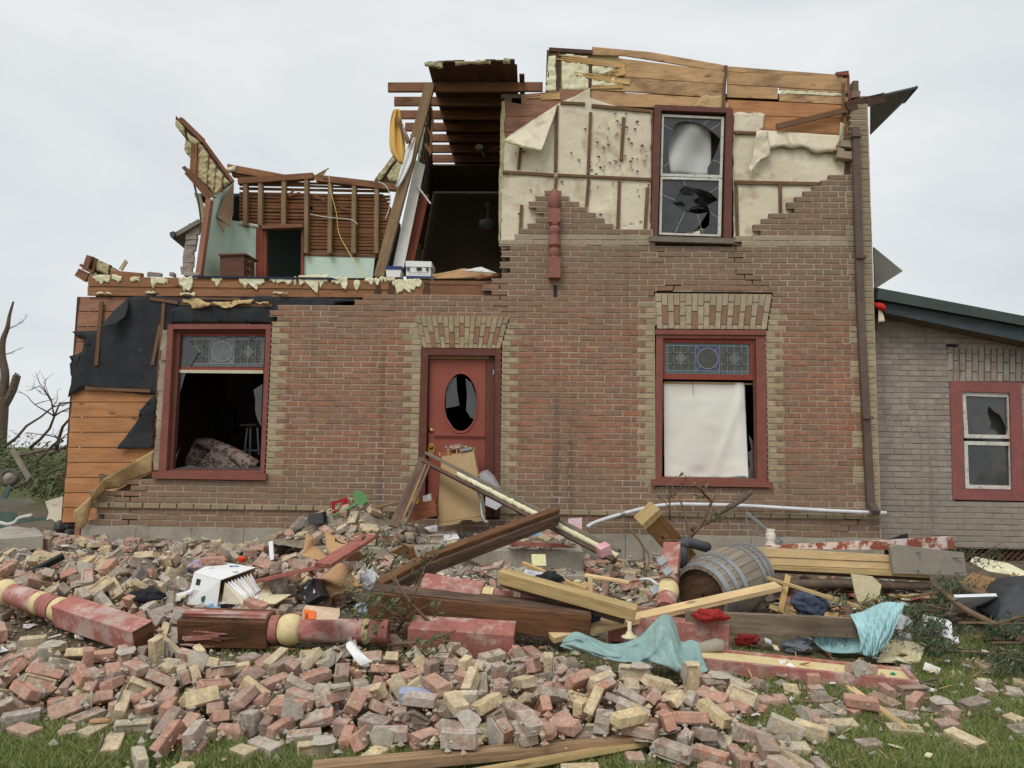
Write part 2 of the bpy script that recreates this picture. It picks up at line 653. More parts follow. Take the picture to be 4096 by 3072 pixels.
M_OLDFOAM = m_plain('weathered_spray_foam',(198,188,146),(168,156,120),8,.95,.9,50,dirt=(110,100,82),dirtamt=.34)

def m_paper(name,c1,c2,stain,holes=False):
    b = NB(name)
    co = b.coord('Object')
    n1 = b.noise(co,2.2,6,.6)
    col = b.ramp(n1,[(.3,C(*c2)),(.6,C(*c1))])
    s2 = b.noise(co,3.1,5,.6,.8)
    col = b.mix(b.ramp(s2,[(.52,0),(.66,.55),(.7,.2),(.8,.5)]),col,C(*stain))
    big = b.noise(co,1.1,4)
    col = b.mix(b.ramp(big,[(.45,0),(.75,.45)]),col,C(*stain))
    wr = b.noise(co,9,5,.6,1.0)
    sp = b.ramp(b.noise(co,60,3),[(.24,1),(.3,0)])
    col = b.mix(b.math('MULTIPLY',sp,.5),col,C(90,78,62))
    return b.done(col,.85,b.bump(b.math('ADD',wr,b.math('MULTIPLY',b.noise(co,30,4,.7),.5)),.6,.012))


M_PAPER = m_paper('cream_building_paper',(230,220,196),(206,193,166),(156,134,102))
M_PAPER2 = m_paper('tan_kraft_paper',(206,178,130),(182,152,106),(140,108,70))
M_TAR = m_plain('black_tar_paper',(34,35,38),(52,53,56),4,.75,.4,30,dirt=(120,112,92),dirtamt=.24,dscale=7)
M_REDPAINT = m_wood('oxblood_window_paint',(110,84,70),(80,60,50),18,knots=False,paint=(134,82,71),pamt=.7,pscale=7)
M_DKRED = m_wood('dark_red_trim_paint',(96,76,64),(70,54,46),18,knots=False,paint=(108,70,61),pamt=.62,pscale=7)
M_BRTRED = m_wood('bright_red_sash_paint',(120,84,66),(84,60,50),18,knots=False,paint=(142,70,58),pamt=.78,pscale=6)
M_DOOR = m_plain('door_red_paint',(138,72,58),(150,80,66),3,.5,.1,80,dirt=(122,68,57),dirtamt=.3)
M_POSTRED = m_plain('dull_red_post_paint',(142,90,79),(154,100,88),6,.7,.2,60,dirt=(130,84,74),dirtamt=.35)
M_BRNTRIM = m_wood('brown_door_frame',(112,82,66),(80,58,48),18,knots=False,paint=(104,62,52),pamt=.6,pscale=8)
M_WHTSASH = m_plain('flaking_white_paint',(198,194,184),(222,219,210),8,.8,.4,80,dirt=(96,88,78),dirtamt=.36,dscale=30)
M_GREYWOOD = m_wood('bare_grey_wood',(132,122,108),(98,90,80),22,knots=False,paint=(120,66,58),pamt=.3,pscale=9)
M_BROWNMETAL = m_plain('brown_downspout_metal',(92,76,68),(108,92,82),3,.6,.15,40,dirt=(82,66,58),dirtamt=.3)
M_BLIND = m_plain('cream_window_blind',(236,233,224),(228,224,212),2,.7,.05,90,dirt=(216,209,190),dirtamt=.25,dscale=1.2,v=.08)
M_MINT = m_plain('mint_wall_paint',(196,216,200),(206,224,210),2,.75,.08,90,dirt=(176,192,178),dirtamt=.2,dscale=1.5,v=.08)
M_GYPSUM = m_plain('gypsum_back_paper',(150,122,98),(166,138,112),3,.9,.1,40)
M_WHITEGYP = m_plain('broken_plaster',(214,210,200),(232,229,222),8,.9,.5,50,dirt=(170,160,144),dirtamt=.25)
M_CREAMWALL = m_plain('shade_darkened_room_paint',(104,94,72),(112,102,80),2,.8,.05,30)  # room paint darkened so the colour carries the gloom of the interior
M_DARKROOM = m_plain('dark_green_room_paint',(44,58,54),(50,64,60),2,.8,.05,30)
M_FLOOR = m_wood('floor_boards',(120,90,64),(86,62,44),20)
M_MAHOG = m_wood('mahogany_casing',(140,70,44),(92,42,28),20,knots=False,rough=.5)
M_WALNUT = m_wood('walnut_veneer',(104,68,48),(66,42,30),14,knots=False,rough=.5)
M_DARKMETAL = m_plain('dark_green_eave_metal',(62,70,66),(74,82,78),3,.55,.1,30,dirt=(54,58,54),dirtamt=.3)
M_SOFFIT = m_plain('grey_soffit_board',(112,108,98),(128,124,112),3,.8,.3,40,dirt=(82,78,70),dirtamt=.35)
M_BLACK = m_plain('black_plastic',(26,27,29),(40,41,43),4,.5,.15,40)
M_BRASS = m_plain('brass',(176,140,70),(196,160,88),8,.3,.1,60,metal=.9)
M_STEEL = m_plain('galvanised_steel',(142,146,148),(168,172,174),10,.45,.2,60,metal=.6,dirt=(112,108,102),dirtamt=.3,dscale=6)
M_YELCLOTH = m_plain('yellow_cloth',(222,180,100),(230,192,116),3,.9,.3,200)
M_WHTCLOTH = m_plain('white_cloth',(222,222,220),(236,236,234),3,.9,.3,120)
M_CABLE = m_plain('white_cable',(206,204,196),(222,220,214),5,.5,.05,40)
M_YCABLE = m_plain('yellow_cable',(216,188,96),(226,200,112),5,.5,.05,40)


def m_glass(name,tint,alpha=.45,rough=.12,dirt=.35):
    b = NB(name)
    co = b.coord('Object')
    n = b.noise(co,6,6,.65)
    dn = b.ramp(n,[(.35,dirt * .4),(.75,min(1,dirt * 1.6))])
    g = b.n('ShaderNodeBsdfGlossy')
    g.inputs['Roughness'].default_value = rough
    g.inputs['Color'].default_value = (.8,.85,.88,1)
    t = b.n('ShaderNodeBsdfTransparent')
    t.inputs['Color'].default_value = C(*tint)
    d = b.n('ShaderNodeBsdfDiffuse')
    d.inputs['Color'].default_value = C(128,122,118)
    fr = b.n('ShaderNodeFresnel')
    fr.inputs['IOR'].default_value = 1.45
    m1 = b.n('ShaderNodeMixShader')
    b.i(m1,0,b.math('ADD',fr.outputs[0],.04))
    b.i(m1,1,t.outputs[0])
    b.i(m1,2,g.outputs[0])
    m2 = b.n('ShaderNodeMixShader')
    b.i(m2,0,dn)
    b.i(m2,1,m1.outputs[0])
    b.i(m2,2,d.outputs[0])
    b.t.links.new(m2.outputs[0],b.out.inputs[0])
    return b.m


M_GLASS = m_glass('dusty_glass',(190,195,195),dirt=.28)
M_SMOKE = m_glass('mauve_screen_glass',(120,112,118),dirt=.2)
M_CLEAR = m_glass('clear_glass_shard',(226,232,230),dirt=.12)
M_GBLUE = m_plain('blue_stained_glass',(40,48,92),(62,70,120),12,.25,.3,30,spec=.6)
M_GDARK = m_plain('olive_stained_glass',(58,56,48),(74,72,62),8,.2,.2,30,spec=.6)
M_GTEAL = m_plain('teal_stained_glass',(64,92,94),(84,112,114),8,.25,.3,30,spec=.6)
M_GGREY = m_plain('grey_textured_glass',(92,94,96),(112,114,116),14,.3,.5,40,spec=.6)
M_LEAD = m_plain('lead_came',(150,156,156),(172,178,178),20,.45,.2,80,metal=.5)

# ------------------------------------------------------------------ the brick house
HOUSE = thing('brick_house','tornado-damaged red brick farmhouse with its roof and upper storey torn open','house',(0,0.2,0))
CO = 0.0752           # course height
MO = 0.2285           # brick plus joint
JT = 0.0135
Z0 = PY(1000,2113).z  # top of foundation


def fxz(px,py):
    p = PY(px,py)
    return (p.x,p.z)


def inpoly(x,z,poly):
    c = False
    n = len(poly)
    for i in range(n):
        x1,z1 = poly[i]
        x2,z2 = poly[(i + 1) % n]
        if (z1 > z) != (z2 > z) and x < (x2 - x1) * (z - z1) / (z2 - z1) + x1:
            c = not c
    return c


def polyspan(poly,z):
    """x interval of a convex px-derived polygon at height z"""
    xs = []
    n = len(poly)
    for i in range(n):
        x1,z1 = poly[i]
        x2,z2 = poly[(i + 1) % n]
        if (z1 > z) != (z2 > z):
            xs.append((x2 - x1) * (z - z1) / (z2 - z1) + x1)
    return (min(xs),max(xs)) if xs else None


def brick_mesh(w,h,d,ch=0.004,jit=0.0016,bow=0.0):
    """brick with a chamfered front, centred, front at y=0"""
    j = lambda: random.uniform(-jit,jit)
    x,z = w / 2,h / 2
    fr = [V((sx * (x - ch) + j(),0 + j() * .6,sz * (z - ch) + j())) for sx,sz in ((-1,-1),(1,-1),(1,1),(-1,1))]
    md = [V((sx * x + j(),ch * 1.2,sz * z + j())) for sx,sz in ((-1,-1),(1,-1),(1,1),(-1,1))]
    bk = [V((sx * x,d,sz * z)) for sx,sz in ((-1,-1),(1,-1),(1,1),(-1,1))]
    v = fr + md + bk
    f = [(0,1,2,3)]
    for i in range(4):
        k = (i + 1) % 4
        f += [(i,4 + i,4 + k,k),(4 + i,8 + i,8 + k,4 + k)]
    f.append((11,10,9,8))
    return v,f


def lay_wall(house,rows,z0,hard,openings,keep,classify,yface,x_lo,x_hi,cracks,matset,mort,pick,wname='wall',moff=0.0):
    """running-bond wall from single bricks; the nearest 300 are objects, the rest one mesh"""
    bricks = []
    mortar = MB()
    for r in range(rows):
        za = z0 + r * CO
        zm = za + CO / 2
        spans = [(x_lo(zm),x_hi(zm))]
        for op in openings:
            sp = op(zm)
            if not sp:
                continue
            nsp = []
            for a,b in spans:
                if sp[1] <= a or sp[0] >= b:
                    nsp.append((a,b))
                    continue
                if sp[0] > a + .02:
                    nsp.append((a,sp[0]))
                if sp[1] < b - .02:
                    nsp.append((sp[1],b))
            spans = nsp
        for a,b in spans:
            cuts = [a]
            cs = classify(a,b,r,zm)      # forced joints with classes: list of (x0,x1,class)
            for (xa,xb,cl) in cs:
                if cl == 'run':
                    ph = (r % 2) * .5 * MO + random.uniform(-.012,.012)
                    k0 = math.floor((xa - ph) / MO)
                    ed = [xa]
                    x = (k0 + 1) * MO + ph
                    while x < xb - 1e-4:
                        if x - ed[-1] > .06 and xb - x > .05:
                            ed.append(x + random.uniform(-.006,.006))
                        x += MO
                    ed.append(xb)
                    for u,v in zip(ed,ed[1:]):
                        bricks.append([u,v,za,'red',r])
                else:
                    w = xb - xa
                    k = max(1,round(w / MO))
                    for i in range(k):
                        bricks.append([xa + w * i / k,xa + w * (i + 1) / k,za,cl,r])
    bricks = [q for q in bricks if keep((q[0] + q[1]) / 2,q[2] + CO / 2)]
    for q in bricks:
        u,v,za,cl,r = q
        zc = za + CO / 2
        cut = any(seg_near((u,zc),c,.10) or seg_near((v,zc),c,.05) for c in cracks)
        if not seg_any((v,zc),cracks,.045):
            g = random.uniform(.0,.005)
            mortar.beam((v,yface + .0255 + g,za),(v,yface + .0255 + g,za + CO),.016,.046,up=(0,1,0),jit=.0012)
        if not seg_any(((u + v) / 2,za),cracks,.035):
            g = random.uniform(.001,.006)
            m = (u + v) / 2
            mortar.beam((u - .004,yface + .026 + g,za + JT / 2),(v + .004,yface + .026 + g,za + JT / 2),.046,.0145,jit=.0012)
        g = .004
        if not cut:
            mortar.beam((u - .004,yface + .0245 + g,za + CO),(v + .004,yface + .0245 + g,za + CO),.044,.0125,jit=.001)
    wall = build(mortar,wname,mort,house)
    order = sorted(range(len(bricks)),key=lambda i: pick((bricks[i][0] + bricks[i][1]) / 2,bricks[i][2]) - (bricks[i][1] - bricks[i][0]))
    single = set(order[:298])
    rest = MB()
    cache = {}
    for i,(u,v,za,cl,r) in enumerate(bricks):
        w,h = v - u - JT,CO - JT
        if w < .02:
            continue
        proud = .03 if cl == 'string' else 0
        pos = V(((u + v) / 2,yface - proud + random.uniform(-.003,.003),za + JT + h / 2))
        rot = random.gauss(0,.006)
        if seg_any((pos.x,pos.z),cracks,.16):
            rot += random.uniform(-.02,.02)
            pos.y += random.uniform(-.012,.01)
        mi = {'red': 0,'buff': 1,'string': 1,'band': 2,'old': 2}.get(cl,0)
        if i in single:
            key = (round(w / .02),mi,random.randrange(4))
            if key not in cache:
                vv,ff = brick_mesh(round(w / .02) * .02,h,.095)
                me = bpy.data.meshes.new('brick')
                me.from_pydata([tuple(p) for p in vv],[],ff)
                me.materials.append(matset[mi])
                cache[key] = me
            o = bpy.data.objects.new('brick',cache[key])
            COL.objects.link(o)
            o.parent = wall
            o.location = pos - ORG[wall]
            o.rotation_euler = (0,rot,0)
            o.scale = (w / (round(w / .02) * .02),1,1)
        else:
            vv,ff = brick_mesh(w,h,.095)
            m = Matrix.Rotation(rot,3,'Y')
            rest.mesh([m @ p + pos for p in vv],ff,mi)
    build(rest,'brick_courses',matset,wall,kind='stuff')
    return wall,bricks


def seg_d(p,a,b):
    ax,az = a
    bx,bz = b
    dx,dz = bx - ax,bz - az
    t = max(0,min(1,((p[0] - ax) * dx + (p[1] - az) * dz) / (dx * dx + dz * dz + 1e-9)))
    return math.hypot(p[0] - ax - t * dx,p[1] - az - t * dz)


def seg_near(p,c,d):
    return any(seg_d(p,a,b) < d for a,b in zip(c,c[1:]))


def seg_any(p,cs,d):
    return any(seg_near(p,c,d) for c in cs)


KEEP = [fxz(*p) for p in [(320,2225),(335,2085),(380,2078),(400,2055),(380,2030),(372,2008),(360,1992),(385,1972),(500,1955),(525,1925),(565,1908),(610,1895),(1062,1890),(1085,1212),(1440,1212),(1450,1188),(1958,1188),(1962,1145),(2006,1120),(2008,985),(2030,965),(2055,938),(2095,915),(2120,893),(2140,870),(2145,840),(2135,820),(2170,790),(2180,752),(2250,755),(2270,780),(2310,800),(2335,815),(2365,845),(2395,870),(2415,880),(2445,900),(2455,928),(2600,930),(2600,975),(2940,985),(2950,960),(3005,945),(3012,925),(3050,905),(3085,882),(3120,860),(3160,838),(3190,812),(3225,785),(3260,755),(3300,735),(3330,712),(3350,700),(3385,690),(3375,470),(3390,455),(3405,425),(3600,425),(3640,2225)]]
XL = lambda z: fxz(300,2100)[0]
XR = lambda z: fxz(3497,1300)[0]
DOORQ = [fxz(*p) for p in ((1684,1390),(2004,1392),(2001,2075),(1668,2075))]
WINR = [fxz(*p) for p in ((2622,1312),(3064,1314),(3072,1948),(2614,1942))]
WINU = [fxz(*p) for p in ((2612,415),(2934,430),(2938,972),(2602,966))]
WINL = [fxz(*p) for p in ((540,1290),(1085,1290),(1062,1916),(500,1916))]
ARCHD = [fxz(*p) for p in ((1655,1260),(2040,1264),(2002,1396),(1690,1394))]
ARCHR = [fxz(*p) for p in ((2618,1170),(3092,1176),(3070,1320),(2626,1316))]
rect = lambda q: (lambda z: ((q[0][0] + q[3][0]) / 2,(q[1][0] + q[2][0]) / 2) if min(q[2][1],q[3][1]) < z < max(q[0][1],q[1][1]) else None)
tri = lambda q: (lambda z: polyspan(q,z))
SILLZ = fxz(2616,1945)[1]
CRACKS = [[fxz(*p) for p in c] for c in (
    [(2940,980),(2952,1000),(2945,1030),(2948,1060),(2950,1080),(2985,1100),(3020,1125),(3022,1160),(3040,1185),(3060,1225)],
    [(2690,1150),(2640,1160),(2625,1175)],[(2630,985),(2632,1000)],
    [(2000,1150),(2010,1190),(2018,1240),(2015,1260)],
    [(520,1930),(516,1985),(512,2005),(530,2030),(505,2085),(500,2108)],[(440,1990),(470,1965)],
    [(3420,2080),(3405,2110),(3400,2140)])]
DOWNX = fxz(3432,1300)[0]
XQD = (DOORQ[0][0] + DOORQ[3][0]) / 2,(DOORQ[1][0] + DOORQ[2][0]) / 2
XQR = (WINR[0][0] + WINR[3][0]) / 2,(WINR[1][0] + WINR[2][0]) / 2
XQL = (WINL[1][0] + WINL[2][0]) / 2
UPX = fxz(2012,1050)[0]
ZSTR = Z0 + 3 * CO
ZB = fxz(2300,985)[1]
RB = round((ZB - Z0) / CO)


def classify(a,b,r,zm):
    if r == 3:
        return [(a,b,'string')]
    if r in (RB,RB + 1):
        return [(a,DOWNX - .11,'band'),(DOWNX - .11,b,'buff')] if b > DOWNX else [(a,b,'band')]
    L = .222 if r % 2 else .112
    out = []
    lo,hi = a,b
    if abs(a - XQL) < .06 and zm > fxz(1060,1900)[1]:
        out.append((a,a + L,'buff'))
        lo = a + L
    if (abs(a - XQD[1]) < .07) and zm < fxz(2000,1270)[1]:
        out.append((a,a + L,'buff'))
        lo = a + L
    if (abs(a - XQR[1]) < .07) and SILLZ < zm < fxz(2000,1170)[1]:
        out.append((a,a + L,'buff'))
        lo = a + L
    if abs(a - UPX) < .03 and zm > fxz(2012,1120)[1]:
        out.append((a,a + L,'buff'))
        lo = a + L
    tail = []
    if abs(b - XQD[0]) < .08 and zm < fxz(2000,1280)[1]:
        tail = [(b - L,b,'buff')]
        hi = b - L
    if abs(b - XQR[0]) < .08 and SILLZ < zm < fxz(2000,1200)[1]:
        tail = [(b - L,b,'buff')]
        hi = b - L
    if b > DOWNX:
        e = DOWNX - (.11 if (r // 3) % 2 and zm > Z0 + 4.5 * CO else -.04)
        if zm > fxz(3400,700)[1]:
            e = a
        tail = [(e,b,'buff')] if zm > Z0 + 4 * CO else []
        hi = e if tail else b
    if hi - lo > .03:
        out.append((lo,hi,'run'))
    return out + tail


ROWS = int((fxz(3400,420)[1] - Z0) / CO) + 1
openings = [rect(WINL),rect(DOORQ),rect(WINR),rect(WINU),tri(ARCHD),tri(ARCHR)]
pickc = fxz(2300,1500)
WALL,BR = lay_wall(HOUSE,ROWS,Z0,None,openings,lambda x,z: inpoly(x,z,KEEP),classify,0.0,XL,XR,CRACKS,[M_WALLRED,M_WALLBUF,M_WALLBUF2],M_MORTAR,lambda x,z: .5 * math.hypot(x - pickc[0],z - pickc[1]))


def arch(top,bot,y0,cols,yf,mats,redset,wall):
    """flat arch: top (xa,xb,y), bot likewise in px; soldiers of three pieces"""
    mm = MB()
    mm.prism([(top[0],top[2]),(top[1],top[3]),(bot[1],bot[3]),(bot[0],bot[2])],yf + .014,.06)
    build(mm,'arch_mortar',M_MORTAR,wall)
    for c in range(cols):
        t0,t1 = (c + .06) / cols,(c + .94) / cols
        sp = [.0,.33,.36,.86,.89,1] if c % 2 else [0,.22,.25,.62,.65,1]
        if c % 4 == 2:
            sp = [0,.5,.53,1]
        for k in range(0,len(sp),2):
            q = []
            for t,s in ((t0,sp[k]),(t1,sp[k]),(t1,sp[k + 1]),(t0,sp[k + 1])):
                xa = top[0] + (top[1] - top[0]) * t
                ya = top[2] + (top[3] - top[2]) * t
                xb = bot[0] + (bot[1] - bot[0]) * t
                yb = bot[2] + (bot[3] - bot[2]) * t
                q.append((xa + (xb - xa) * s + random.uniform(-.8,.8),ya + (yb - ya) * s + random.uniform(-.8,.8)))
            b = MB()
            b.prism(q,yf - .006 + random.uniform(-.004,.004),.08)
            build(b,'brick',mats[0] if (k == 2 and c in redset) else mats[1],wall,bevel=.004)


arch((1658,2038,1263,1266),(1692,2000,1390,1393),0,17,0,[M_WALLRED,M_WALLBUF],(2,4,6,11,13,15,8),WALL)
arch((2620,3088,1173,1177),(2628,3066,1314,1317),0,19,0,[M_WALLRED,M_WALLBUF2],(1,3,6,9,11,13,15,17),WALL)

# foundation
fd = MB()
xs = [330,550,770,980,1180,1500,2000,2500,3000,3300,3530]
for a,b in zip(xs,xs[1:]):
    p0,p1 = PY(a,2113),PY(b,2113)
    fd.beam((p0.x + .004,.03,-.3),(p0.x + .004,.03,-.3),.01,.01) if 0 else None
    zt = Z0 - .002
    x0,x1 = p0.x + .003,p1.x - .003
    fd.prism3([V((x0,-.035,-.2)),V((x1,-.035,-.2)),V((x1,-.035,zt)),V((x0,-.035,zt))],V((0,.3,0)))
build(fd,'foundation',M_CONC,HOUSE,bevel=.006)
# ------------------------------------------------------------------ house: floors, inner walls, rooms
ZF1 = PY(1850,2062,.1).z
ZF2 = PY(1000,1108,.1).z
XLH,XRH = fxz(300,1600)[0],XR(0) - .02
ZC1 = ZF2 - .28


def slab(name,mat,x0,x1,y0,y1,z0,z1,parent=HOUSE,**kw):
    b = MB()
    b.beam(((x0 + x1) / 2,y0,(z0 + z1) / 2),((x0 + x1) / 2,y1,(z0 + z1) / 2),x1 - x0,z1 - z0)
    return build(b,name,mat,parent,**kw)


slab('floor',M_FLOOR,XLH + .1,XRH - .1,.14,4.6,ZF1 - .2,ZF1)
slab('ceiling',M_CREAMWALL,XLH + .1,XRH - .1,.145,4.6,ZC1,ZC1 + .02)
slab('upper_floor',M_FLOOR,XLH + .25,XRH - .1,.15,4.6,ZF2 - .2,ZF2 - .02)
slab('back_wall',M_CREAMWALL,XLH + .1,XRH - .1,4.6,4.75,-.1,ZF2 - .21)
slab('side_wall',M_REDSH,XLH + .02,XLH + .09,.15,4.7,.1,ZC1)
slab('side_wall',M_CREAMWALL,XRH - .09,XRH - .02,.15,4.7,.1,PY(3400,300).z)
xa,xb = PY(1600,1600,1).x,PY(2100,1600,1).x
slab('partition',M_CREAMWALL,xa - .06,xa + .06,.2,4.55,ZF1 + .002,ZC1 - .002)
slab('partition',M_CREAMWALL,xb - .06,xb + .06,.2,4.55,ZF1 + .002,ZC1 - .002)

# backing behind the bricks of the ground floor (plaster and studs), with the openings left free
bk = MB()
def bkrect(pxa,pya,pxb,pyb,y=.105,d=.04):
    a,b = PY(pxa,pya,y),PY(pxb,pyb,y)
    bk.prism3([V((a.x,y,b.z)),V((b.x,y,b.z)),V((b.x,y,a.z)),V((a.x,y,a.z))],V((0,d,0)))
for q in ((1082,1225,1700,2150),(1990,1225,2640,2150),(3050,1000,3470,2150),(1701,1225,1989,1405),(2641,1000,3049,1330),(2641,1935,3049,2150),(400,1900,1081,2120),(2030,1000,2640,1224)):
    bkrect(*q)
build(bk,'wall_backing',M_CREAMWALL,HOUSE)

# sheathing boards left of the window
ed = lambda y: 320 - (y - 1186) * .080
SHL = thing('left_sheathing',None,None,(0,0,0),parent=HOUSE)
ys = [1186 + 60.3 * i for i in range(16)]
for i,(a,b) in enumerate(zip(ys,ys[1:])):
    m = MB()
    xr = 700 if a > 1280 else 1000
    m.prism([(ed(a) + random.uniform(-3,3),a + 1.5),(xr,a + 1.5),(xr,b - 1.5),(ed(b) + random.uniform(-3,3),b - 1.5)] if not 1290 < a < 1900 else
            [(ed(a) + random.uniform(-3,3),a + 1.5),(640,a + 1.5),(640,b - 1.5),(ed(b) + random.uniform(-3,3),b - 1.5)],.11 + random.uniform(0,.004),.025)
    build(m,'sheathing_board',M_SHEATH if i > 5 else M_REDSH,SHL,bevel=.002)
m = MB()
p0,p1 = PY(255,2095,.2),PY(322,1190,.2)
m.beam((p0.x + .05,.2,p0.z),(p0.x + .06,.2,p1.z),.09,.12)
build(m,'corner_post',M_DKWOOD,HOUSE)

# rim boards and deck edge
for i,q in enumerate(([(352,1106),(1560,1121),(1560,1158),(352,1144)],[(350,1146),(1560,1160),(1560,1190),(350,1181)],[(1566,1122),(1700,1124),(1700,1188),(1566,1186)],[(1712,1124),(1955,1126),(1955,1140),(1712,1138)],[(1718,1141),(1948,1142),(1948,1186),(1718,1184)])):
    m = MB()
    m.prism(q,.06 + .012 * (i % 2),.04)
    build(m,'rim_board',M_RIM if i < 3 else M_JOIST,HOUSE,bevel=.003)
for x in (1512,1565,1706,1956):
    m = MB()
    m.prism(rag([(x - 12,1130),(x + 10,1128),(x + 10,1190),(x - 12,1190)],10,4),.05,.1)
    build(m,'joist_end',M_DKWOOD,HOUSE)
FP = [(372,1104,70,34),(448,1104,40,30),(520,1110,38,34),(605,1114,66,50),(716,1108,56,54),(756,1107,50,14),(846,1110,44,36),(958,1110,100,50),(1080,1110,90,36),(1176,1108,10,50),(1195,1100,118,66),(1325,1108,66,64),(1416,1120,24,50),(1460,1110,60,44),(1520,1106,60,34),(1568,1116,118,60),(385,1172,60,10),(580,1168,40,14),(720,1172,60,16),(1090,1168,60,10)]
for (x,y,w,h) in FP:
    n = max(5,int(w / 7))
    sd1 = random.uniform(0,50)
    top = [(x + w * i / n,y + random.uniform(-6,2) + (x - 372) * .004) for i in range(n + 1)]
    bot = [(x + w * i / n,y + h * (.3 + .75 * abs(NZ.noise(V((i * .45,sd1,0)))) * 1.9 * math.sin(math.pi * (i + .6) / (n + 1.2)) ** .4)) for i in range(n,-1,-1)]
    foam(rag(top + bot,7,2),.055,.016,'spray_foam',M_FOAM,HOUSE,.018)
m = MB()
m.prism([(770,1103),(1330,1110),(1350,1119),(770,1110)],.03,.3)
build(m,'carpet_edge',m_plain('navy_carpet',(40,44,58),(58,62,76),30,.95,.8,150),HOUSE)

# tar paper on the left
TP = [(399,1308),(455,1250),(512,1195),(540,1180),(629,1172),(663,1180),(711,1197),(792,1179),(1014,1183),(1440,1190),(1440,1205),(1092,1208),(1086,1292),(679,1292),(668,1321),(636,1552),(627,1577),(598,1577),(525,1570),(335,1556),(300,1575),(272,1590),(284,1547),(304,1516),(286,1502),(281,1457),(290,1448),(277,1425),(330,1405),(376,1376),(308,1346),(288,1326),(385,1323)]
psheet(rag(TP,26,3,skip=(8,9,10,11,12,13)),.085,.10,'tar_paper',M_TAR,HOUSE,amp=.02,sc=2.5)
psheet(rag([(622,1575,.07),(612,1792,.06),(470,1796,.02),(478,1780,.03),(545,1690,.06),(598,1610,.08)],1e9,0),.06,.08,'tar_paper_flap',M_TAR,HOUSE,amp=.03)
psheet([(627,1577),(600,1600),(560,1642),(556,1670),(575,1650),(625,1655)],.05,.06,'tar_paper_flap',M_TAR,HOUSE,amp=.04)
psheet([(399,1312,-.08),(450,1250,.0),(512,1193,.08),(516,1230,.04),(500,1268,-.02),(460,1300,-.07),(420,1306,-.10)],.03,.05,'tar_paper_flap',M_TAR,HOUSE,amp=.01)
# torn tan paper over the window head and the big kraft sheet at the foot
for q in ([(728,1198),(800,1196),(815,1205),(850,1215),(838,1228),(800,1232),(775,1236),(760,1214),(730,1208)],[(850,1212),(920,1204),(1020,1200),(1000,1218),(960,1217),(905,1234),(870,1222)],[(1020,1206),(1080,1210),(1078,1218),(1030,1214)]):
    psheet(rag(q,12,3),.06,.04,'torn_paper',M_PAPER2,HOUSE,amp=.05,sc=8)
psheet([(616,1800,.03),(545,1842,-.06),(480,1880,-.12),(417,1914,-.12),(367,1984,-.16),(297,2043,-.2),(295,2072,-.2),(313,2121,-.12),(342,2106,-.05),(372,2010,.0),(430,1958,.04),(482,1950,.03),(525,1922,.05),(608,1888,.05)],.03,.06,'kraft_paper_sheet',M_PAPER2,HOUSE,amp=.03,sc=3)
psheet([(616,1802),(608,1892),(530,1930),(480,1958),(415,1992),(418,1922),(480,1884),(545,1846)],.06,.06,'kraft_paper_sheet',M_PAPER2,HOUSE,amp=.015,sc=4)
# battens
BT = [((407,1206),(386,1462),15),((655,1213),(630,1622),14),((642,1300),(610,1460),13),((342,1553),(603,1564),12),((600,1194),(712,1211),14),((766,1193),(962,1197),10),((722,1214),(1090,1222),12),
      ((2228,422),(2222,686),14),((2363,449),(2352,696),12),((2495,470),(2484,642),13),((2084,586),(2074,676),12),((2010,688),(2216,701),12),((2230,700),(2605,718),12),((2242,411),(2340,416),12),((2366,423),(2604,445),14),
      ((2226,708),(2220,760),12),((2355,717),(2344,850),13),((2478,724),(2471,925),13),((2590,750),(2580,930),13),((2087,820),(2080,960),13),((2944,742),(2950,962),12),((3120,738),(3122,862),13),((2936,729),(3300,736),13),((2940,531),(3025,533),12),((2903,262),(2892,432),13),((3374,336),(3378,560),12)]
for a,b,w in BT:
    m = MB()
    yy = .075 if a[0] < 1500 else .068
    p0,p1 = PY(a[0],a[1],yy),PY(b[0],b[1],yy)
    m.beam(p0,p1,w / 306,.022,up=(0,1,0),jit=.002)
    build(m,'batten',M_BATTEN,HOUSE)
m = MB()
m.beam(PY(3105,508,.03),PY(3384,440,.03),.075,.03,up=(0,1,0),jit=.003)
build(m,'loose_brace',M_BATTEN,HOUSE,bevel=.002)

# ------------------------------------------------------------------ upper right wall: boards, foam, paper
BO = [([(2368,187),(2600,208),(2905,262),(2905,288),(2600,238),(2500,222),(2368,219)],M_SHEATH2),([(2910,265),(3370,300),(3372,312),(2910,285)],M_SHEATH2),
      ([(2470,232),(2893,285),(2893,336),(2500,306),(2440,290),(2480,280),(2450,262)],M_SHEATH2),([(2909,287),(3388,312),(3390,364),(2909,336)],M_SHEATH2),
      ([(2500,309),(2893,338),(2893,392),(2520,366),(2370,360),(2362,345),(2480,340)],M_SHEATH2),([(2909,339),(3112,352),(3112,396),(2909,388)],M_SHEATH2),([(3118,352),(3390,366),(3392,372),(3118,358)],M_SHEATH2),([(3118,374),(3390,388),(3392,418),(3118,404)],M_SHEATH2),
      ([(2366,362),(2893,396),(2893,440),(2366,420)],M_SHEATH2),([(2909,398),(3392,421),(3394,472),(2912,458)],M_SHEATH),([(2912,461),(3394,474),(3394,535),(2912,528)],M_SHEATH),
      ([(2215,352),(2366,362),(2366,400),(2215,392)],M_REDSH),([(2085,378),(2215,366),(2366,398),(2366,425),(2085,415)],M_REDSH),([(2012,402),(2090,418),(2240,418),(2235,466),(2014,464)],M_REDSH),([(2016,466),(2235,468),(2230,526),(2018,526)],M_REDSH),([(2018,529),(2230,530),(2228,590),(2018,588)],M_REDSH)]
UW = thing('upper_sheathing',None,None,(0,0,0),parent=HOUSE)
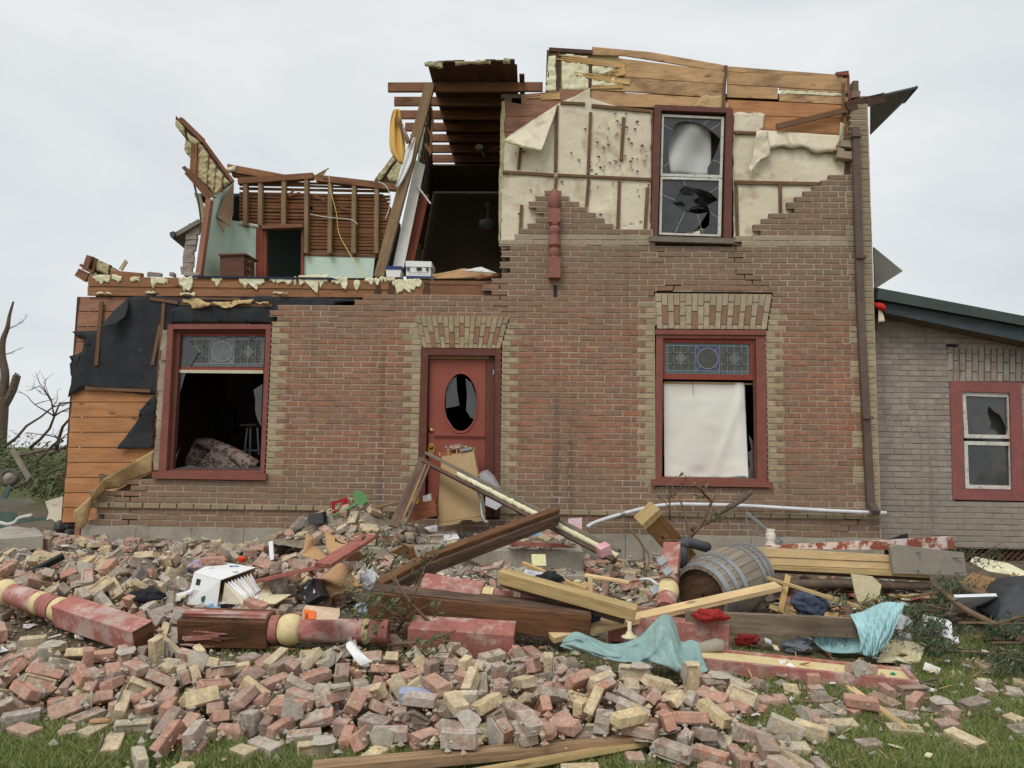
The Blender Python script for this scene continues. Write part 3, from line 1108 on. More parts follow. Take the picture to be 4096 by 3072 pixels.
for q,mt in BO:
    m = MB()
    m.prism(q,.105 + random.uniform(0,.003),.024)
    build(m,'sheathing_board',mt,UW,bevel=.002)
m = MB()   # plain boarding behind paper and above the lower rooms, with the window left free
for q in ([(2014,588),(2612,592),(2606,1010),(2012,1010)],[(2240,430),(2612,440),(2612,590),(2240,588)],[(2932,530),(3394,534),(3420,1010),(2932,1010)],[(2605,965),(2932,968),(2932,1010),(2605,1010)]):
    m.prism(q,.112,.024)
build(m,'boarding_behind_paper',M_REDSH,UW)
# foam bay with broken studs at the top left
m = MB()
m.prism([(2190,205),(2470,222),(2500,262),(2500,372),(2190,372)],.15,.03)
build(m,'foam_backing',M_OLDFOAM,UW)
for q in ([(2196,225),(2222,222),(2224,368),(2182,370)],[(2246,245),(2355,252),(2352,368),(2250,366)],[(2368,262),(2470,268),(2440,300),(2370,300)],[(2368,312),(2490,322),(2480,345),(2366,352)],[(2250,218),(2350,224),(2352,240),(2250,230)]):
    foam(rag(q,16,3),.13,.03,'spray_foam',M_FOAM,UW,.03)
for a,b,w in (((2234,212),(2232,366),15),((2360,228),(2360,360),12),((2196,200),(2370,212),16),((2192,204),(2188,372),12)):
    m = MB()
    m.beam(PY(a[0],a[1],.13),PY(b[0],b[1],.13),w / 306,.05,up=(0,1,0),jit=.003)
    build(m,'stud',M_DKWOOD,UW)
for a,b,w in (((2500,262),(2240,232),26),((2520,330),(2318,297),22),((2490,345),(2366,352),16),((2500,285),(2420,302),30),((2240,385),(2100,392),26)):
    m = MB()
    m.splint(PY(a[0],a[1],.10),PY(b[0],b[1],.10),w / 306,.02,up=(0,1,0),k=6,a0=0,a1=.22)
    build(m,'splintered_board',M_FRESH,UW)
foam(rag([(3122,361),(3368,374),(3368,386),(3122,373)],14,2),.112,.012,'spray_foam',M_FOAM,UW,.03)
foam(rag([(2006,408),(2018,402),(2022,470),(2012,540),(2022,570),(2010,640),(2012,760),(2000,980),(1996,980),(2000,760),(2000,600),(2006,500)],18,4),.10,.02,'spray_foam',M_OLDFOAM,UW,.04)
m = MB()
m.prism([(3345,288),(3395,282),(3396,300),(3350,300)],.08,.12)
m.prism([(3388,300),(3398,298),(3402,400),(3394,400)],.10,.04)
build(m,'torn_wall_end',M_REDPAINT,UW)

# cream building paper
psheet(rag([(2006,566),(2040,540),(2120,492),(2226,420),(2300,386),(2360,354),(2363,424),(2604,447),(2600,975),(2004,1000)],24,4),.088,.06,'building_paper',M_PAPER,UW,amp=.008,sc=4)
psheet(rag([(2932,534),(3025,532),(3370,545),(3375,720),(3330,735),(3100,900),(2960,985),(2935,980)],24,4),.09,.06,'building_paper',M_PAPER,UW,amp=.008,sc=4)
psheet(rag([(2934,455),(2950,448),(3060,456),(3052,515),(3025,533),(2934,530)],20,4),.082,.05,'building_paper',M_PAPER,UW,amp=.008,sc=5)
psheet(rag([(2770,425),(2810,385),(2885,380),(2920,425),(2900,440)],14,5),.095,.04,'building_paper',M_PAPER2,UW,amp=.008,sc=8)
psheet([(2228,420,.06),(2222,450,.0),(2166,605,-.12),(2150,602,-.14),(2090,588,-.14),(2017,562,-.08),(2060,535,-.03),(2150,470,.03)],.0,.05,'folded_paper_flap',M_PAPER,UW,amp=.02,sc=5)
foam(rag([(2017,558),(2040,556),(2092,576),(2166,594),(2164,606),(2090,592),(2030,572)],14,2),-.13,.02,'spray_foam',M_FOAM,UW,.02)
# torn roll hanging across
rows = []
for t in range(17):
    x = 3030 + 330 * t / 16
    y = 520 + 22 * t / 16
    sag = 7 * math.sin(t * .65) + random.uniform(-3,3)
    rows.append([PY(x,y,.075),PY(x + 2,y + 16,.055),PY(x + 3,y + 38 + sag,.03),PY(x,y + 54 + sag,.0),PY(x - 3,y + 62 + sag + random.uniform(-4,12),.04)])
m = MB()
m.loft(rows)
build(m,'torn_paper_roll',M_PAPER,UW,smooth=True,sub=1,solid=.003)
psheet(rag([(3025,525,.02),(3070,525,-.02),(3070,580,-.05),(3080,625,-.03),(3040,640,-.05),(3005,690,-.06),(2995,672,-.05),(3010,640,-.04),(3018,580,0)],1e9,0),0,.04,'torn_paper_roll',M_PAPER,UW,amp=.03,sc=6)
psheet([(3338,590,-.05),(3355,560,-.06),(3362,490,-.08),(3378,500,-.06),(3374,520,-.03),(3370,570,0),(3350,590,0)],0,.03,'torn_paper_roll',M_PAPER,UW,amp=.02,sc=6)

# upper right room, closed off
XU0,XU1 = PY(2014,700,.2).x,PY(3440,700,.2).x
ZT = PY(2300,395,.2).z
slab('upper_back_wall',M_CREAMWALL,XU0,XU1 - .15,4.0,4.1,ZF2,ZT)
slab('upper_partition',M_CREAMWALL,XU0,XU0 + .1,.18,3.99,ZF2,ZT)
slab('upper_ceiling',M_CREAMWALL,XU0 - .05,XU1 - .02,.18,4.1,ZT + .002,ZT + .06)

# ------------------------------------------------------------------ hall: joists and attic boards
ZJ = PY(1700,368,.15).z
lx = [1545,1572,1592,1618,1640,1660,1690,1700,1705]
for i in range(9):
    y = .15 + .42 * i
    a = PY(lx[i],600,y).x
    b = PY(2168 if i == 0 else 2020,600,.15 if i == 0 else .3).x
    m = MB()
    m.beam((a,y,ZJ + .065),(b,y,ZJ + .065 + random.uniform(-.01,.01)),.045,.13,jit=.003)
    build(m,'ceiling_joist',M_JOIST,HOUSE,bevel=.003)
x = PY(1712,300,-.3).x
x1 = PY(2052,300,-.3).x
k = 0
while x < x1:
    w = random.uniform(.11,.14)
    m = MB()
    y0 = -.42 + random.uniform(-.02,.05)
    m.beam((x + w / 2,y0,ZJ + .145 + .004 * (k % 2)),(x + w / 2,3.6,ZJ + .145 + .004 * (k % 2)),w + .006,.022)
    if not (2.6 < k < 0):
        build(m,'attic_board',M_DKWOOD,HOUSE)
    x += w
    k += 1
for xx in (2058,2086):
    m = MB()
    p = PY(xx,320,-.2)
    m.beam((p.x,-.3 if xx < 2080 else -.05,ZJ + .147),(p.x,1.2,ZJ + .147),.07,.022)
    build(m,'attic_board',M_DKWOOD,HOUSE)
for q in ([(1697,250),(1768,250),(1772,272),(1756,276),(1740,268),(1700,266)],[(1820,246),(1962,243),(1962,258),(1900,256),(1822,262)],[(2012,238),(2040,238),(2040,256),(2014,256)]):
    foam(rag(q,12,3),-.43,.03,'spray_foam',M_OLDFOAM,HOUSE,.03)
# hall back wall and the leaning partition
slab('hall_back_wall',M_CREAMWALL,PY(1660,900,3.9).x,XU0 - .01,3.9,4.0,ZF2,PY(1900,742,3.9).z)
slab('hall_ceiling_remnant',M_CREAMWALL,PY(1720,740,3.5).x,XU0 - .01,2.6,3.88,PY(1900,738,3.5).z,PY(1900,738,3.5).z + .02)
f0,f1 = PY(1584,1102,.40),PY(1716,380,.30)
b0,b1 = PY(1668,1100,3.85),PY(1728,745,3.85)
m = MB()
m.prism3([f0,f1,b1,b0],V((.03,0,0)),0)
build(m,'partition_plaster',M_MINT,HOUSE)
for i in range(16):
    t = .30 + .7 * i / 16
    m = MB()
    m.beam(f0.lerp(f1,t) + V((.035,0,0)),b0.lerp(b1,t) + V((.035,0,0)),.02,.034,jit=.004)
    build(m,'lath',M_LATH,HOUSE)
m = MB()
m.beam(PY(1516,1112,.28),PY(1722,338,.12),.13,.09,up=(0,1,0),jit=.006)
build(m,'leaning_stud',M_STUD,HOUSE,bevel=.004)
m = MB()
m.prism([(1562,1108),(1606,1110),(1700,660),(1662,640)],.34,.018)
build(m,'broken_drywall',M_WHITEGYP,HOUSE,bevel=.003)
m = MB()
m.beam(PY(1625,1105,.5),PY(1700,780,.5),.06,.12,jit=.005)
m.beam(PY(1650,1100,.6),PY(1672,830,.6),.03,.05,jit=.003)
build(m,'door_casing',M_MAHOG,HOUSE)
for a,b,w in (((1700,500),(1738,565),10),((1700,575),(1725,610),14),((1725,430),(1735,515),9),((1728,500),(1720,620),8)):
    m = MB()
    m.beam(PY(a[0],a[1],.2),PY(b[0],b[1],.2),w / 300,.012,up=(0,1,0),jit=.003)
    build(m,'broken_lath',M_LATH,HOUSE)
m = MB()
m.beam(PY(1668,742,.3),PY(1722,815,.35),.02,.02)
build(m,'curtain_rod',M_CABLE,HOUSE)

# ------------------------------------------------------------------ left upper room: lath wall, mint walls
YB = 2.6
LW = thing('lath_wall',None,None,(0,0,0),parent=HOUSE)
y = 728
rr = 0
while y < 1018:
    h = random.uniform(9.5,11.5)
    x = 958
    segs = [(958,1228),(1232,1560)]
    for a,b in segs:
        if random.random() < .06:
            a += random.uniform(10,60)
        if y > 905 and a < 1000:
            a = 1215 if y > 905 else a
            if a >= b:
                continue
        dy = random.uniform(-2,2)
        m = MB()
        sl = 12 / 600
        m.beam(PY(a,y + (a - 958) * sl,YB),PY(b,y + dy + (b - 958) * sl,YB),h / 245,.012,up=(0,1,0),jit=.003)
        build(m,'lath',M_LATH,LW)
    y += h + random.uniform(1.5,5 if y > 760 else 9)
for x in (985,1045,1138,1228,1322,1418,1508):
    m = MB()
    m.beam(PY(x - 2,1015 if x > 1210 else 905,YB - .07),PY(x,720,YB - .07),17 / 245,.1,up=(0,1,0),jit=.003)
    build(m,'stud',M_STUD,LW,bevel=.002)
for a,b,w in (((955,728),(1255,706),26),((1268,714),(1585,752),28),((1050,912),(1215,906),16)):
    m = MB()
    m.beam(PY(a[0],a[1],YB - .08),PY(b[0],b[1],YB - .08),w / 245,.11,up=(0,1,0),jit=.004)
    build(m,'top_plate',M_JOIST,LW,bevel=.003)
for a,b in (((1240,775),(1300,800)),((1180,760),(1120,800)),((1130,790),(1200,770)),((1360,830),(1430,845))):
    m = MB()
    m.beam(PY(a[0],a[1],YB - .06),PY(b[0],b[1],YB - .06),.03,.01,up=(0,1,0))
    build(m,'broken_lath',M_LATH,LW)
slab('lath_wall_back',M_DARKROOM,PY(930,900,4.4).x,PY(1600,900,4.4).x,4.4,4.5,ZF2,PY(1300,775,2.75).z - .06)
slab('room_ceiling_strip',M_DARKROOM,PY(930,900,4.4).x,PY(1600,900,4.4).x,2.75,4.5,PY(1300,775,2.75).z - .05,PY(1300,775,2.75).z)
m = MB()
m.prism([(1214,1008),(1500,1018),(1490,1112),(1214,1112)],YB + .01,.03)
build(m,'mint_back_wall',M_MINT,HOUSE)
m = MB()
m.prism([(925,880),(1050,912),(1050,1112),(925,1112)],YB + .005,.03)
build(m,'mint_back_wall',M_MINT,HOUSE)
foam(rag([(945,884),(1040,900),(1046,912),(1010,908),(960,902)],10,3),YB - .01,.02,'broken_plaster',M_WHITEGYP,HOUSE,.03)
m = MB()
m.prism3([PY(806,1110,1.7),PY(848,795,1.7),PY(930,728,2.6),PY(926,1112,2.6)],V((-.03,0,0)))
build(m,'mint_side_wall',M_MINT,HOUSE)
m = MB()
m.prism3([PY(866,865,1.85),PY(900,780,2.1),PY(934,730,2.3),PY(932,850,2.3),PY(918,910,2.1)],V((.012,-.012,0)))
m.prism3([PY(872,880,1.85),PY(880,905,1.85),PY(894,928,1.9),PY(900,900,1.9)],V((.012,-.012,0)))
build(m,'hanging_drywall',M_GYPSUM,HOUSE)
m = MB()
m.beam(PY(796,1108,1.65),PY(838,800,1.65),.09,.1,up=(0,1,0),jit=.004)
build(m,'wall_end_stud',M_REDSH,HOUSE,bevel=.003)
m = MB()
m.beam(PY(1038,1110,YB - .05),PY(1040,912,YB - .05),.12,.04,up=(0,1,0))
m.beam(PY(1062,1110,YB - .02),PY(1062,912,YB - .02),.06,.08,up=(0,1,0))
build(m,'door_casing',M_MAHOG,HOUSE)
m = MB()
m.beam(PY(1209,1110,YB - .03),PY(1211,912,YB - .03),.04,.04,up=(0,1,0))
build(m,'door_casing',M_MAHOG,HOUSE)

# torn roof slope at the left with foam between rafters, eave below it
RS = thing('torn_roof_slope',None,None,(0,0,0),parent=HOUSE)
m = MB()
m.prism([(703,462),(716,476),(722,466),(760,512),(804,556),(930,728),(870,770),(850,800),(778,738),(772,645),(742,610),(742,555),(702,502)],1.9,.04)
build(m,'roof_deck',M_DKWOOD,RS)
for q in ([(708,480),(740,512),(742,550),(704,504)],[(742,558),(775,580),(772,645),(738,600)],[(802,572),(836,620),(832,748),(790,712)],[(838,622),(866,665),(858,780),(834,752)],[(868,668),(894,700),(890,760),(858,785)],[(896,705),(925,732),(895,752)],[(750,530),(800,566),(790,590),(760,572)]):
    foam(rag(q,12,2),1.89,.04,'spray_foam',M_OLDFOAM,RS,.03)
for a,b,w in (((780,575),(772,720),26),((801,570),(790,715),6),((837,620),(830,752),5),((867,668),(856,782),5),((895,702),(886,768),5),((728,480),(812,562),18),((808,556),(932,726),12)):
    m = MB()
    m.beam(PY(a[0],a[1],1.87),PY(b[0],b[1],1.87),w / 255,.05,up=(0,1,0),jit=.003)
    build(m,'rafter',M_JOIST,RS)
m = MB()
m.splint(PY(850,798,1.8),PY(738,672,1.7),.12,.1,up=(0,1,0),k=4,a0=0,a1=.1)
build(m,'rafter',M_JOIST,RS)
m = MB()
m.prism([(775,770),(800,775),(820,850),(815,900),(800,860),(786,800)],2.0,.03)
build(m,'foam_chunk',M_OLDFOAM,RS)
m = MB()
m.prism3([PY(690,955,1.7),PY(786,892,1.7),PY(808,905,2.6),PY(756,1010,2.2)],V((0,.03,.03)))
m.beam(PY(690,948,1.68),PY(800,885,1.68),.07,.05,up=(0,1,0))
build(m,'eave_soffit',M_SOFFIT,RS)
m = MB()
m.prism([(678,930),(694,924),(700,938),(690,955),(680,945)],1.6,.14)
m.tube([PY(776,735,1.8),PY(795,810,1.8),PY(806,900,1.8)],.015,6)
build(m,'gutter_end',M_DARKMETAL,RS)
for i in range(9):
    y = 908 + i * 22
    m = MB()
    x = 782 - i * 4 + random.uniform(-6,6)
    m.beam(PY(x - 24,y,1.75),PY(x + 22,y - 4,1.75),.08,.12,jit=.02)
    build(m,'loose_wall_brick',M_GREYBR,RS,bevel=.01)

# roof wreck lying on the deck at the far left, lumber and bricks on the deck
DB = thing('roof_wreckage',None,None,(0,0,0),parent=HOUSE)
m = MB()
m.prism([(362,1024),(420,1052),(475,1082),(480,1118),(420,1112),(345,1080)],.32,.04)
build(m,'roof_deck',M_DKWOOD,DB)
for q in ([(384,1038),(440,1064),(436,1102),(388,1086)],[(446,1066),(472,1084),(470,1104),(442,1100)],[(345,1096),(385,1090),(400,1110),(350,1115)]):
    foam(rag(q,12,3),.31,.03,'spray_foam',M_OLDFOAM,DB,.03)
for a,b,w in (((362,1024),(342,1082),22),((386,1034),(374,1092),8),((442,1060),(436,1104),5),((312,1090),(352,1112),36),((325,1062),(372,1092),10)):
    m = MB()
    m.beam(PY(a[0],a[1],.28),PY(b[0],b[1],.28),w / 290,.06,up=(0,1,0),jit=.008)
    build(m,'rafter',M_JOIST,DB)
m = MB()
m.beam(PY(446,1096,.2),PY(570,1106,.2),.07,.09,jit=.004)
build(m,'lumber_offcut',M_RIM,DB,bevel=.004)
m = MB()
m.splint(PY(482,1080,.25),PY(512,1035,.25),.05,.03,up=(0,1,0),k=3,a0=0,a1=.06)
build(m,'splintered_board',M_OLDFOAM,DB)
for x,w in ((620,56),(770,66),(690,24)):
    m = MB()
    m.beam(PY(x - w / 2,1098,.15),PY(x + w / 2,1099,.15),.07,.06,jit=.012)
    build(m,'loose_wall_brick',M_GREYBR,DB,bevel=.01)

# broken roof edge beyond the lath wall
m = MB()
m.beam(PY(910,672,2.9),PY(1150,716,2.9),.13,.09,up=(0,1,0),jit=.01)
m.beam(PY(930,700,2.95),PY(1120,726,2.95),.06,.09,up=(0,1,0),jit=.01)
build(m,'fallen_rafter',M_RIM,HOUSE,bevel=.004)
foam(rag([(905,668),(945,664),(940,686),(912,690)],10,3),2.84,.03,'spray_foam',M_FOAM,HOUSE,.03)
m = MB()
m.splint(PY(1255,712,2.7),PY(1312,680,2.7),.06,.03,up=(0,1,0),k=3,a0=0,a1=.1)
build(m,'splintered_board',M_STUD,HOUSE)
m = MB()
m.prism([(1498,720),(1572,622),(1592,632),(1615,660),(1615,745),(1520,730)],2.5,.05)
build(m,'roof_deck',M_DKWOOD,HOUSE)
for q in ([(1500,718),(1570,628),(1582,640),(1518,726)],[(1548,702),(1590,645),(1612,665),(1612,735),(1560,728)]):
    foam(rag(q,12,3),2.49,.04,'spray_foam',M_OLDFOAM,HOUSE,.03)

# soffit pieces hanging at the right corner
m = MB()
m.prism3([PY(3483,390,.1),PY(3665,348,.35),PY(3614,410,1.2),PY(3482,540,1.4)],V((0,.02,.02)))
build(m,'eave_soffit',M_SOFFIT,HOUSE)
m = MB()
m.beam(PY(3525,383,.05),PY(3668,350,.3),.02,.03,up=(0,1,0))
m.beam(PY(3665,350,.33),PY(3616,408,1.15),.04,.04,up=(0,1,0))
build(m,'drip_edge',M_DARKMETAL,HOUSE)
m = MB()
m.splint(PY(3386,428,.0),PY(3545,388,.05),.14,.03,up=(0,1,0),k=5,a0=.02,a1=.06)
build(m,'fascia_board',M_DKWOOD,HOUSE)
for q in ([(3410,362),(3443,364),(3440,385),(3405,392)],[(3440,385),(3480,384),(3470,400),(3430,405)]):
    m = MB()
    m.prism(q,.12,.1)
    build(m,'loose_wall_brick',M_WALLRED,HOUSE,bevel=.008)
for q in ([(3360,560),(3410,562),(3412,590),(3356,584)],[(3350,585),(3380,598),(3376,606),(3335,600)],[(3352,602),(3408,606),(3408,636),(3348,628)]):
    m = MB()
    m.prism(q,-.04 + random.uniform(-.02,.02),.1)
    build(m,'loose_wall_brick',M_WALLBUF2,HOUSE,bevel=.006)
m = MB()
m.prism([(3495,988),(3612,1084),(3500,1156)],.5,.03)
build(m,'hanging_soffit',M_SOFFIT,HOUSE)

# downspout
m = MB()
pts = [PY(3422,512,-.05),PY(3440,1200,-.05),PY(3470,1800,-.05),PY(3482,2030,-.05)]
for a,b in zip(pts,pts[1:]):
    d = (b - a).normalized() * .01
    m.beam(a - d,b + d,.095,.07,up=(0,1,0))
m.beam(PY(3484,2022,-.06),PY(3506,2052,-.24),.095,.075,up=(0,1,0))
ds = build(m,'downspout',M_BROWNMETAL,HOUSE,bevel=.008)
for yy in (545,1030,1670):
    m = MB()
    p = PY(3422 + (yy - 512) * .04,yy,-.07)
    m.beam(p - V((.062,0,0)),p + V((.062,0,0)),.085,.035)
    build(m,'bracket',M_BROWNMETAL,ds)

# half post nailed to the upper wall
hp = MB()
def zpost(py):
    return PY(2218,py,-.05)
top,bot = zpost(756),zpost(1114)
ax = (bot - top)
Lh = ax.length
prof = [(0,.02),(.02,.045),(.05,.05),(.10,.075),(.20,.08),(.27,.045),(.275,.06),(.29,.06)]
hp.lathe(top,bot,[(t * 1.0,r) for t,r in prof],16)
a = top + ax.normalized() * .29
hp.beam(a,a + ax.normalized() * .18,.15,.13,up=(0,1,0))
b0 = .47
prof = [(0,.06),(.02,.075),(.04,.06),(.06,.072),(.10,.078),(.14,.06),(.16,.055),(.24,.08),(.30,.082),(.32,.06),(.34,.055),(.36,.072),(.42,.074),(.45,.06),(.47,.066)]
hp.lathe(a + ax.normalized() * .18,bot,prof,16)
e = a + ax.normalized() * (.18 + .47)
hp.beam(e,bot,.155,.13,up=(0,1,0))
build(hp,'half_post',M_POSTRED,HOUSE,angle=35)
m = MB()
m.prism([(2214,1140),(2228,1140),(2228,1188),(2214,1188)],-.004,.06)
build(m,'socket_hole',M_BLACK,HOUSE)

# yellow and white wires, hanging cloth
def wire(pts,r,mat,name,parent=HOUSE,**kw):
    P3 = [PY(*p) for p in pts]
    out = []
    for i in range(len(P3) - 1):
        for k in range(5):
            t = k / 5
            pa,pb,pc,pd = P3[max(0,i - 1)],P3[i],P3[i + 1],P3[min(len(P3) - 1,i + 2)]
            out.append(.5 * ((2 * pb) + (pc - pa) * t + (2 * pa - 5 * pb + 4 * pc - pd) * t * t + (3 * pb - pa - 3 * pc + pd) * t ** 3))
    out.append(P3[-1])
    m = MB()
    m.tube(out,r,6)
    return build(m,name,mat,parent,smooth=True,**kw)

wire([(1316,706,2.4),(1322,760,2.4),(1345,850,2.4),(1355,930,2.4),(1390,1000,2.2),(1440,1080,1.2),(1465,1108,.2)],.006,M_YCABLE,'wire')
wire([(1515,727,1.5),(1545,745,1.4),(1562,790,1.4),(1555,840,1.4),(1541,876,1.4)],.006,M_CABLE,'wire')
wire([(1240,856,2.45),(1300,868,2.45),(1400,878,2.45),(1430,898,2.45)],.007,M_CABLE,'wire')
wire([(2020,585,2.2),(1975,590,2.2),(1960,602,2.2)],.006,M_CABLE,'wire')

# torn nail holes in the building paper
m = MB()
r = random.Random(21)
for i in range(85):
    px,py = (r.gauss(2480,90),r.gauss(600,90)) if i % 3 else (r.uniform(2030,2590),r.uniform(450,900))
    if not (2025 < px < 2595 and 440 < py < 930 - abs(px - 2215) * .3):
        continue
    s_ = r.uniform(2,7)
    m.prism([(px + s_ * r.uniform(.5,1.3) * math.cos(t * .9),py + s_ * r.uniform(.4,1) * math.sin(t * .9)) for t in range(7)],.066,.004,mi=0)
    if r.random() < .7:
        m.prism([(px - s_,py + s_ * .4),(px + s_ * .3,py + s_ * .6),(px - s_ * .2,py + s_ * 1.6)],.05,.006,mi=1)
build(m,'torn_nail_holes',[M_DKWOOD,M_PAPER],UW,kind='stuff')
# ------------------------------------------------------------------ windows and door of the house
def quad_in(q,t):
    """inset a px quad (TL,TR,BR,BL) by t px"""
    return [(q[0][0] + t,q[0][1] + t),(q[1][0] - t,q[1][1] + t),(q[2][0] - t,q[2][1] - t),(q[3][0] + t,q[3][1] - t)]


def leaded(win,q,y,broken):
    """stained glass transom: panes as pieces between lead cames"""
    def at(u,v):
        a = (q[0][0] + (q[1][0] - q[0][0]) * u,q[0][1] + (q[1][1] - q[0][1]) * u)
        b = (q[3][0] + (q[2][0] - q[3][0]) * u,q[3][1] + (q[2][1] - q[3][1]) * u)
        return (a[0] + (b[0] - a[0]) * v,a[1] + (b[1] - a[1]) * v)
    g = [M_GBLUE,M_GDARK,M_GTEAL] if not broken else [M_GGREY,M_GDARK,M_GGREY]
    us = [0,.035,.10,.19,.27,.345,.36,.64,.655,.73,.81,.90,.965,1]
    vs = [0,.1,.32,.68,.9,1]
    for i,(u0,u1) in enumerate(zip(us,us[1:])):
        if u1 - u0 < .02:
            continue
        mid = .36 <= u0 < .64
        for k,(v0,v1) in enumerate(zip(vs,vs[1:])):
            if mid and k not in (0,4):
                continue
            edge = k in (0,4) or u0 < .03 or u1 > .97
            m = MB()
            m.prism([at(u0,v0),at(u1,v0),at(u1,v1),at(u0,v1)],y,.005)
            build(m,'pane',g[2] if edge else (g[0] if mid else g[1]),win)
    # centre field with roundel
    n = 20
    cc = at(.5,.5)
    rad = abs(at(.5,.9)[1] - at(.5,.1)[1]) * .42
    circ = [(cc[0] + rad * math.cos(2 * math.pi * i / n),cc[1] + rad * math.sin(2 * math.pi * i / n)) for i in range(n)]
    m = MB()
    m.prism([at(.36,.1),at(.64,.1),at(.64,.9),at(.36,.9)],y + .001,.004)
    build(m,'pane',g[0],win)
    m = MB()
    m.prism(circ,y - .004,.004)
    build(m,'roundel',M_GDARK if not broken else M_GGREY,win)
    m = MB()
    def came(a,b,w=.006):
        m.beam(PY(a[0],a[1],y - .005),PY(b[0],b[1],y - .005),w,.006,up=(0,1,0))
    for u in us[1:-1]:
        if .36 <= u <= .64:
            came(at(u,.0),at(u,1))
        else:
            came(at(u,0),at(u,1),.004)
    for v in vs[1:-1]:
        if v in (.1,.9):
            came(at(0,v),at(1,v))
        else:
            came(at(0,v),at(.36,v),.004)
            came(at(.64,v),at(1,v),.004)
    for i in range(n):
        came(circ[i],circ[(i + 1) % n],.007)
    for s1,s2 in ((.36,.1),(.64,.1),(.36,.9),(.64,.9)):
        p = at(s1,s2)
        dx,dy = p[0] - cc[0],p[1] - cc[1]
        L = math.hypot(dx,dy)
        came(p,(cc[0] + dx / L * rad,cc[1] + dy / L * rad),.005)
    for uc in (.185,.815):
        c = at(uc,.5)
        for a,b in (((0,-1),(1,0)),((1,0),(0,1)),((0,1),(-1,0)),((-1,0),(0,-1))):
            came((c[0] + a[0] * 20,c[1] + a[1] * 20),(c[0] + b[0] * 20,c[1] + b[1] * 20),.007)
    build(m,'lead_cames',M_LEAD,win)
    for uc in (.185,.815):
        c = at(uc,.5)
        m = MB()
        m.prism([(c[0],c[1] - 15),(c[0] + 15,c[1]),(c[0],c[1] + 15),(c[0] - 15,c[1])],y - .007,.006)
        build(m,'diamond_pane',M_GGREY,win)
        for du in (-.085,.085):
            for v in (.32,.68):
                p = at(uc + du,v)
                m = MB()
                m.prism([(p[0] + 5 * math.cos(t * .785),p[1] + 5 * math.sin(t * .785)) for t in range(8)],y - .012,.01)
                build(m,'glass_jewel',M_GDARK,win)


# lower right window
W = thing('window',None,None,(0,0,0),parent=HOUSE)
m = MB()
m.frame([(2625,1340),(3062,1342),(3070,1926),(2616,1918)],[(2652,1352),(3024,1354),(3030,1915),(2648,1908)],.01,.14)
build(m,'frame',M_REDPAINT,W,bevel=.004)
m = MB()
m.prism([(2622,1318),(3064,1320),(3065,1340),(2621,1337)],-.012,.15)
build(m,'head_trim',M_REDPAINT,W,bevel=.004)
m = MB()
m.prism([(2608,1916),(3092,1928),(3093,1950),(2607,1942)],-.05,.2)
build(m,'sill',M_REDPAINT,W,bevel=.006)
m = MB()
m.frame([(2652,1354),(3012,1356),(3014,1520),(2652,1516)],[(2660,1370),(3000,1374),(3002,1498),(2660,1494)],.05,.06)
build(m,'transom_frame',M_BRTRED,W,bevel=.003)
leaded(W,[(2660,1370),(3000,1374),(3002,1498),(2660,1494)],.075,False)
m = MB()
m.frame([(3013,1354),(3030,1355),(3040,1914),(3022,1913)],[(3019,1362),(3023,1362),(3031,1906),(3028,1906)],.03,.05)
build(m,'side_stop',M_DKRED,W)
m = MB()
m.tube([PY(2655,1532,.12),PY(3012,1536,.12)],.012,8)
build(m,'blind_roller',M_FRESH,W)
rows = []
for r in range(25):
    v = r / 24
    row = []
    for c in range(31):
        u = c / 30
        x = 2654 + (2978 + 16 * v - 2654 - 0 * v) * u + (4 * v if u == 0 else 0)
        y = 1526 + 384 * v + 4 * u
        yy = .12 + .02 * math.sin(u * 7 + v * 3.2) * v + .05 * (v ** 1.5) * math.sin(3.3 * u + .4) * (u > .0)
        dg_ = u + .45 * v - 1.02
        yy -= .035 * math.exp(-(dg_ / .05) ** 2) * v * (1.1 - v) * 2 + .03 * math.exp(-((u - .93) / .04) ** 2) * (1 - v)
        yy += .025 * math.exp(-((u - .42) / .09) ** 2 - ((v - .95) / .08) ** 2) + .006 * NZ.noise(V((u * 5,v * 12,1)))
        row.append(PY(x,y,yy))
    rows.append(row)
m = MB()
m.loft(rows)
build(m,'roller_blind',M_BLIND,W,smooth=True,sub=1,solid=.002)
m = MB()
m.prism([(2994,1738),(3022,1780),(3022,1906),(2980,1908),(3000,1860),(2990,1812),(3006,1800)],.09,.004)
build(m,'broken_pane',M_GLASS,W)
m = MB()
m.prism([(2690,1912),(3020,1916),(3020,1908),(2960,1902),(2900,1909),(2760,1908)],.085,.004)
build(m,'broken_pane',M_CLEAR,W)
wire([(2772,1518,.05),(2772,1560,.05),(2773,1583,.05)],.003,M_BLACK,'blind_cord',W)

# left window
W = thing('window',None,None,(0,0,0),parent=HOUSE)
m = MB()
m.frame([(672,1297),(1085,1297),(1057,1892),(632,1892)],[(692,1316),(1064,1316),(1042,1882),(664,1882)],.0,.1)
build(m,'frame',M_REDPAINT,W,bevel=.004)
m = MB()
m.frame([(692,1316),(1064,1316),(1042,1882),(664,1882)],[(722,1330),(1062,1330),(1040,1876),(690,1876)],.06,.09)
build(m,'jamb',M_BRNTRIM,W,bevel=.003)
m = MB()
m.prism([(608,1888),(1064,1894),(1062,1921),(608,1914)],-.05,.2)
build(m,'sill',M_REDPAINT,W,bevel=.006)
m = MB()
m.prism([(722,1332),(1062,1332),(1062,1344),(722,1344)],.1,.05)
m.prism([(715,1468),(1054,1470),(1054,1480),(715,1478)],.1,.05)
build(m,'transom_rail',M_BRTRED,W)
m = MB()
m.prism([(714,1479),(1053,1481),(1053,1494),(714,1491)],.09,.05)
build(m,'blind_headrail',m_plain('cream_rail',(196,188,160),(208,200,172)),W)
leaded(W,[(722,1345),(1060,1346),(1054,1468),(716,1466)],.125,True)
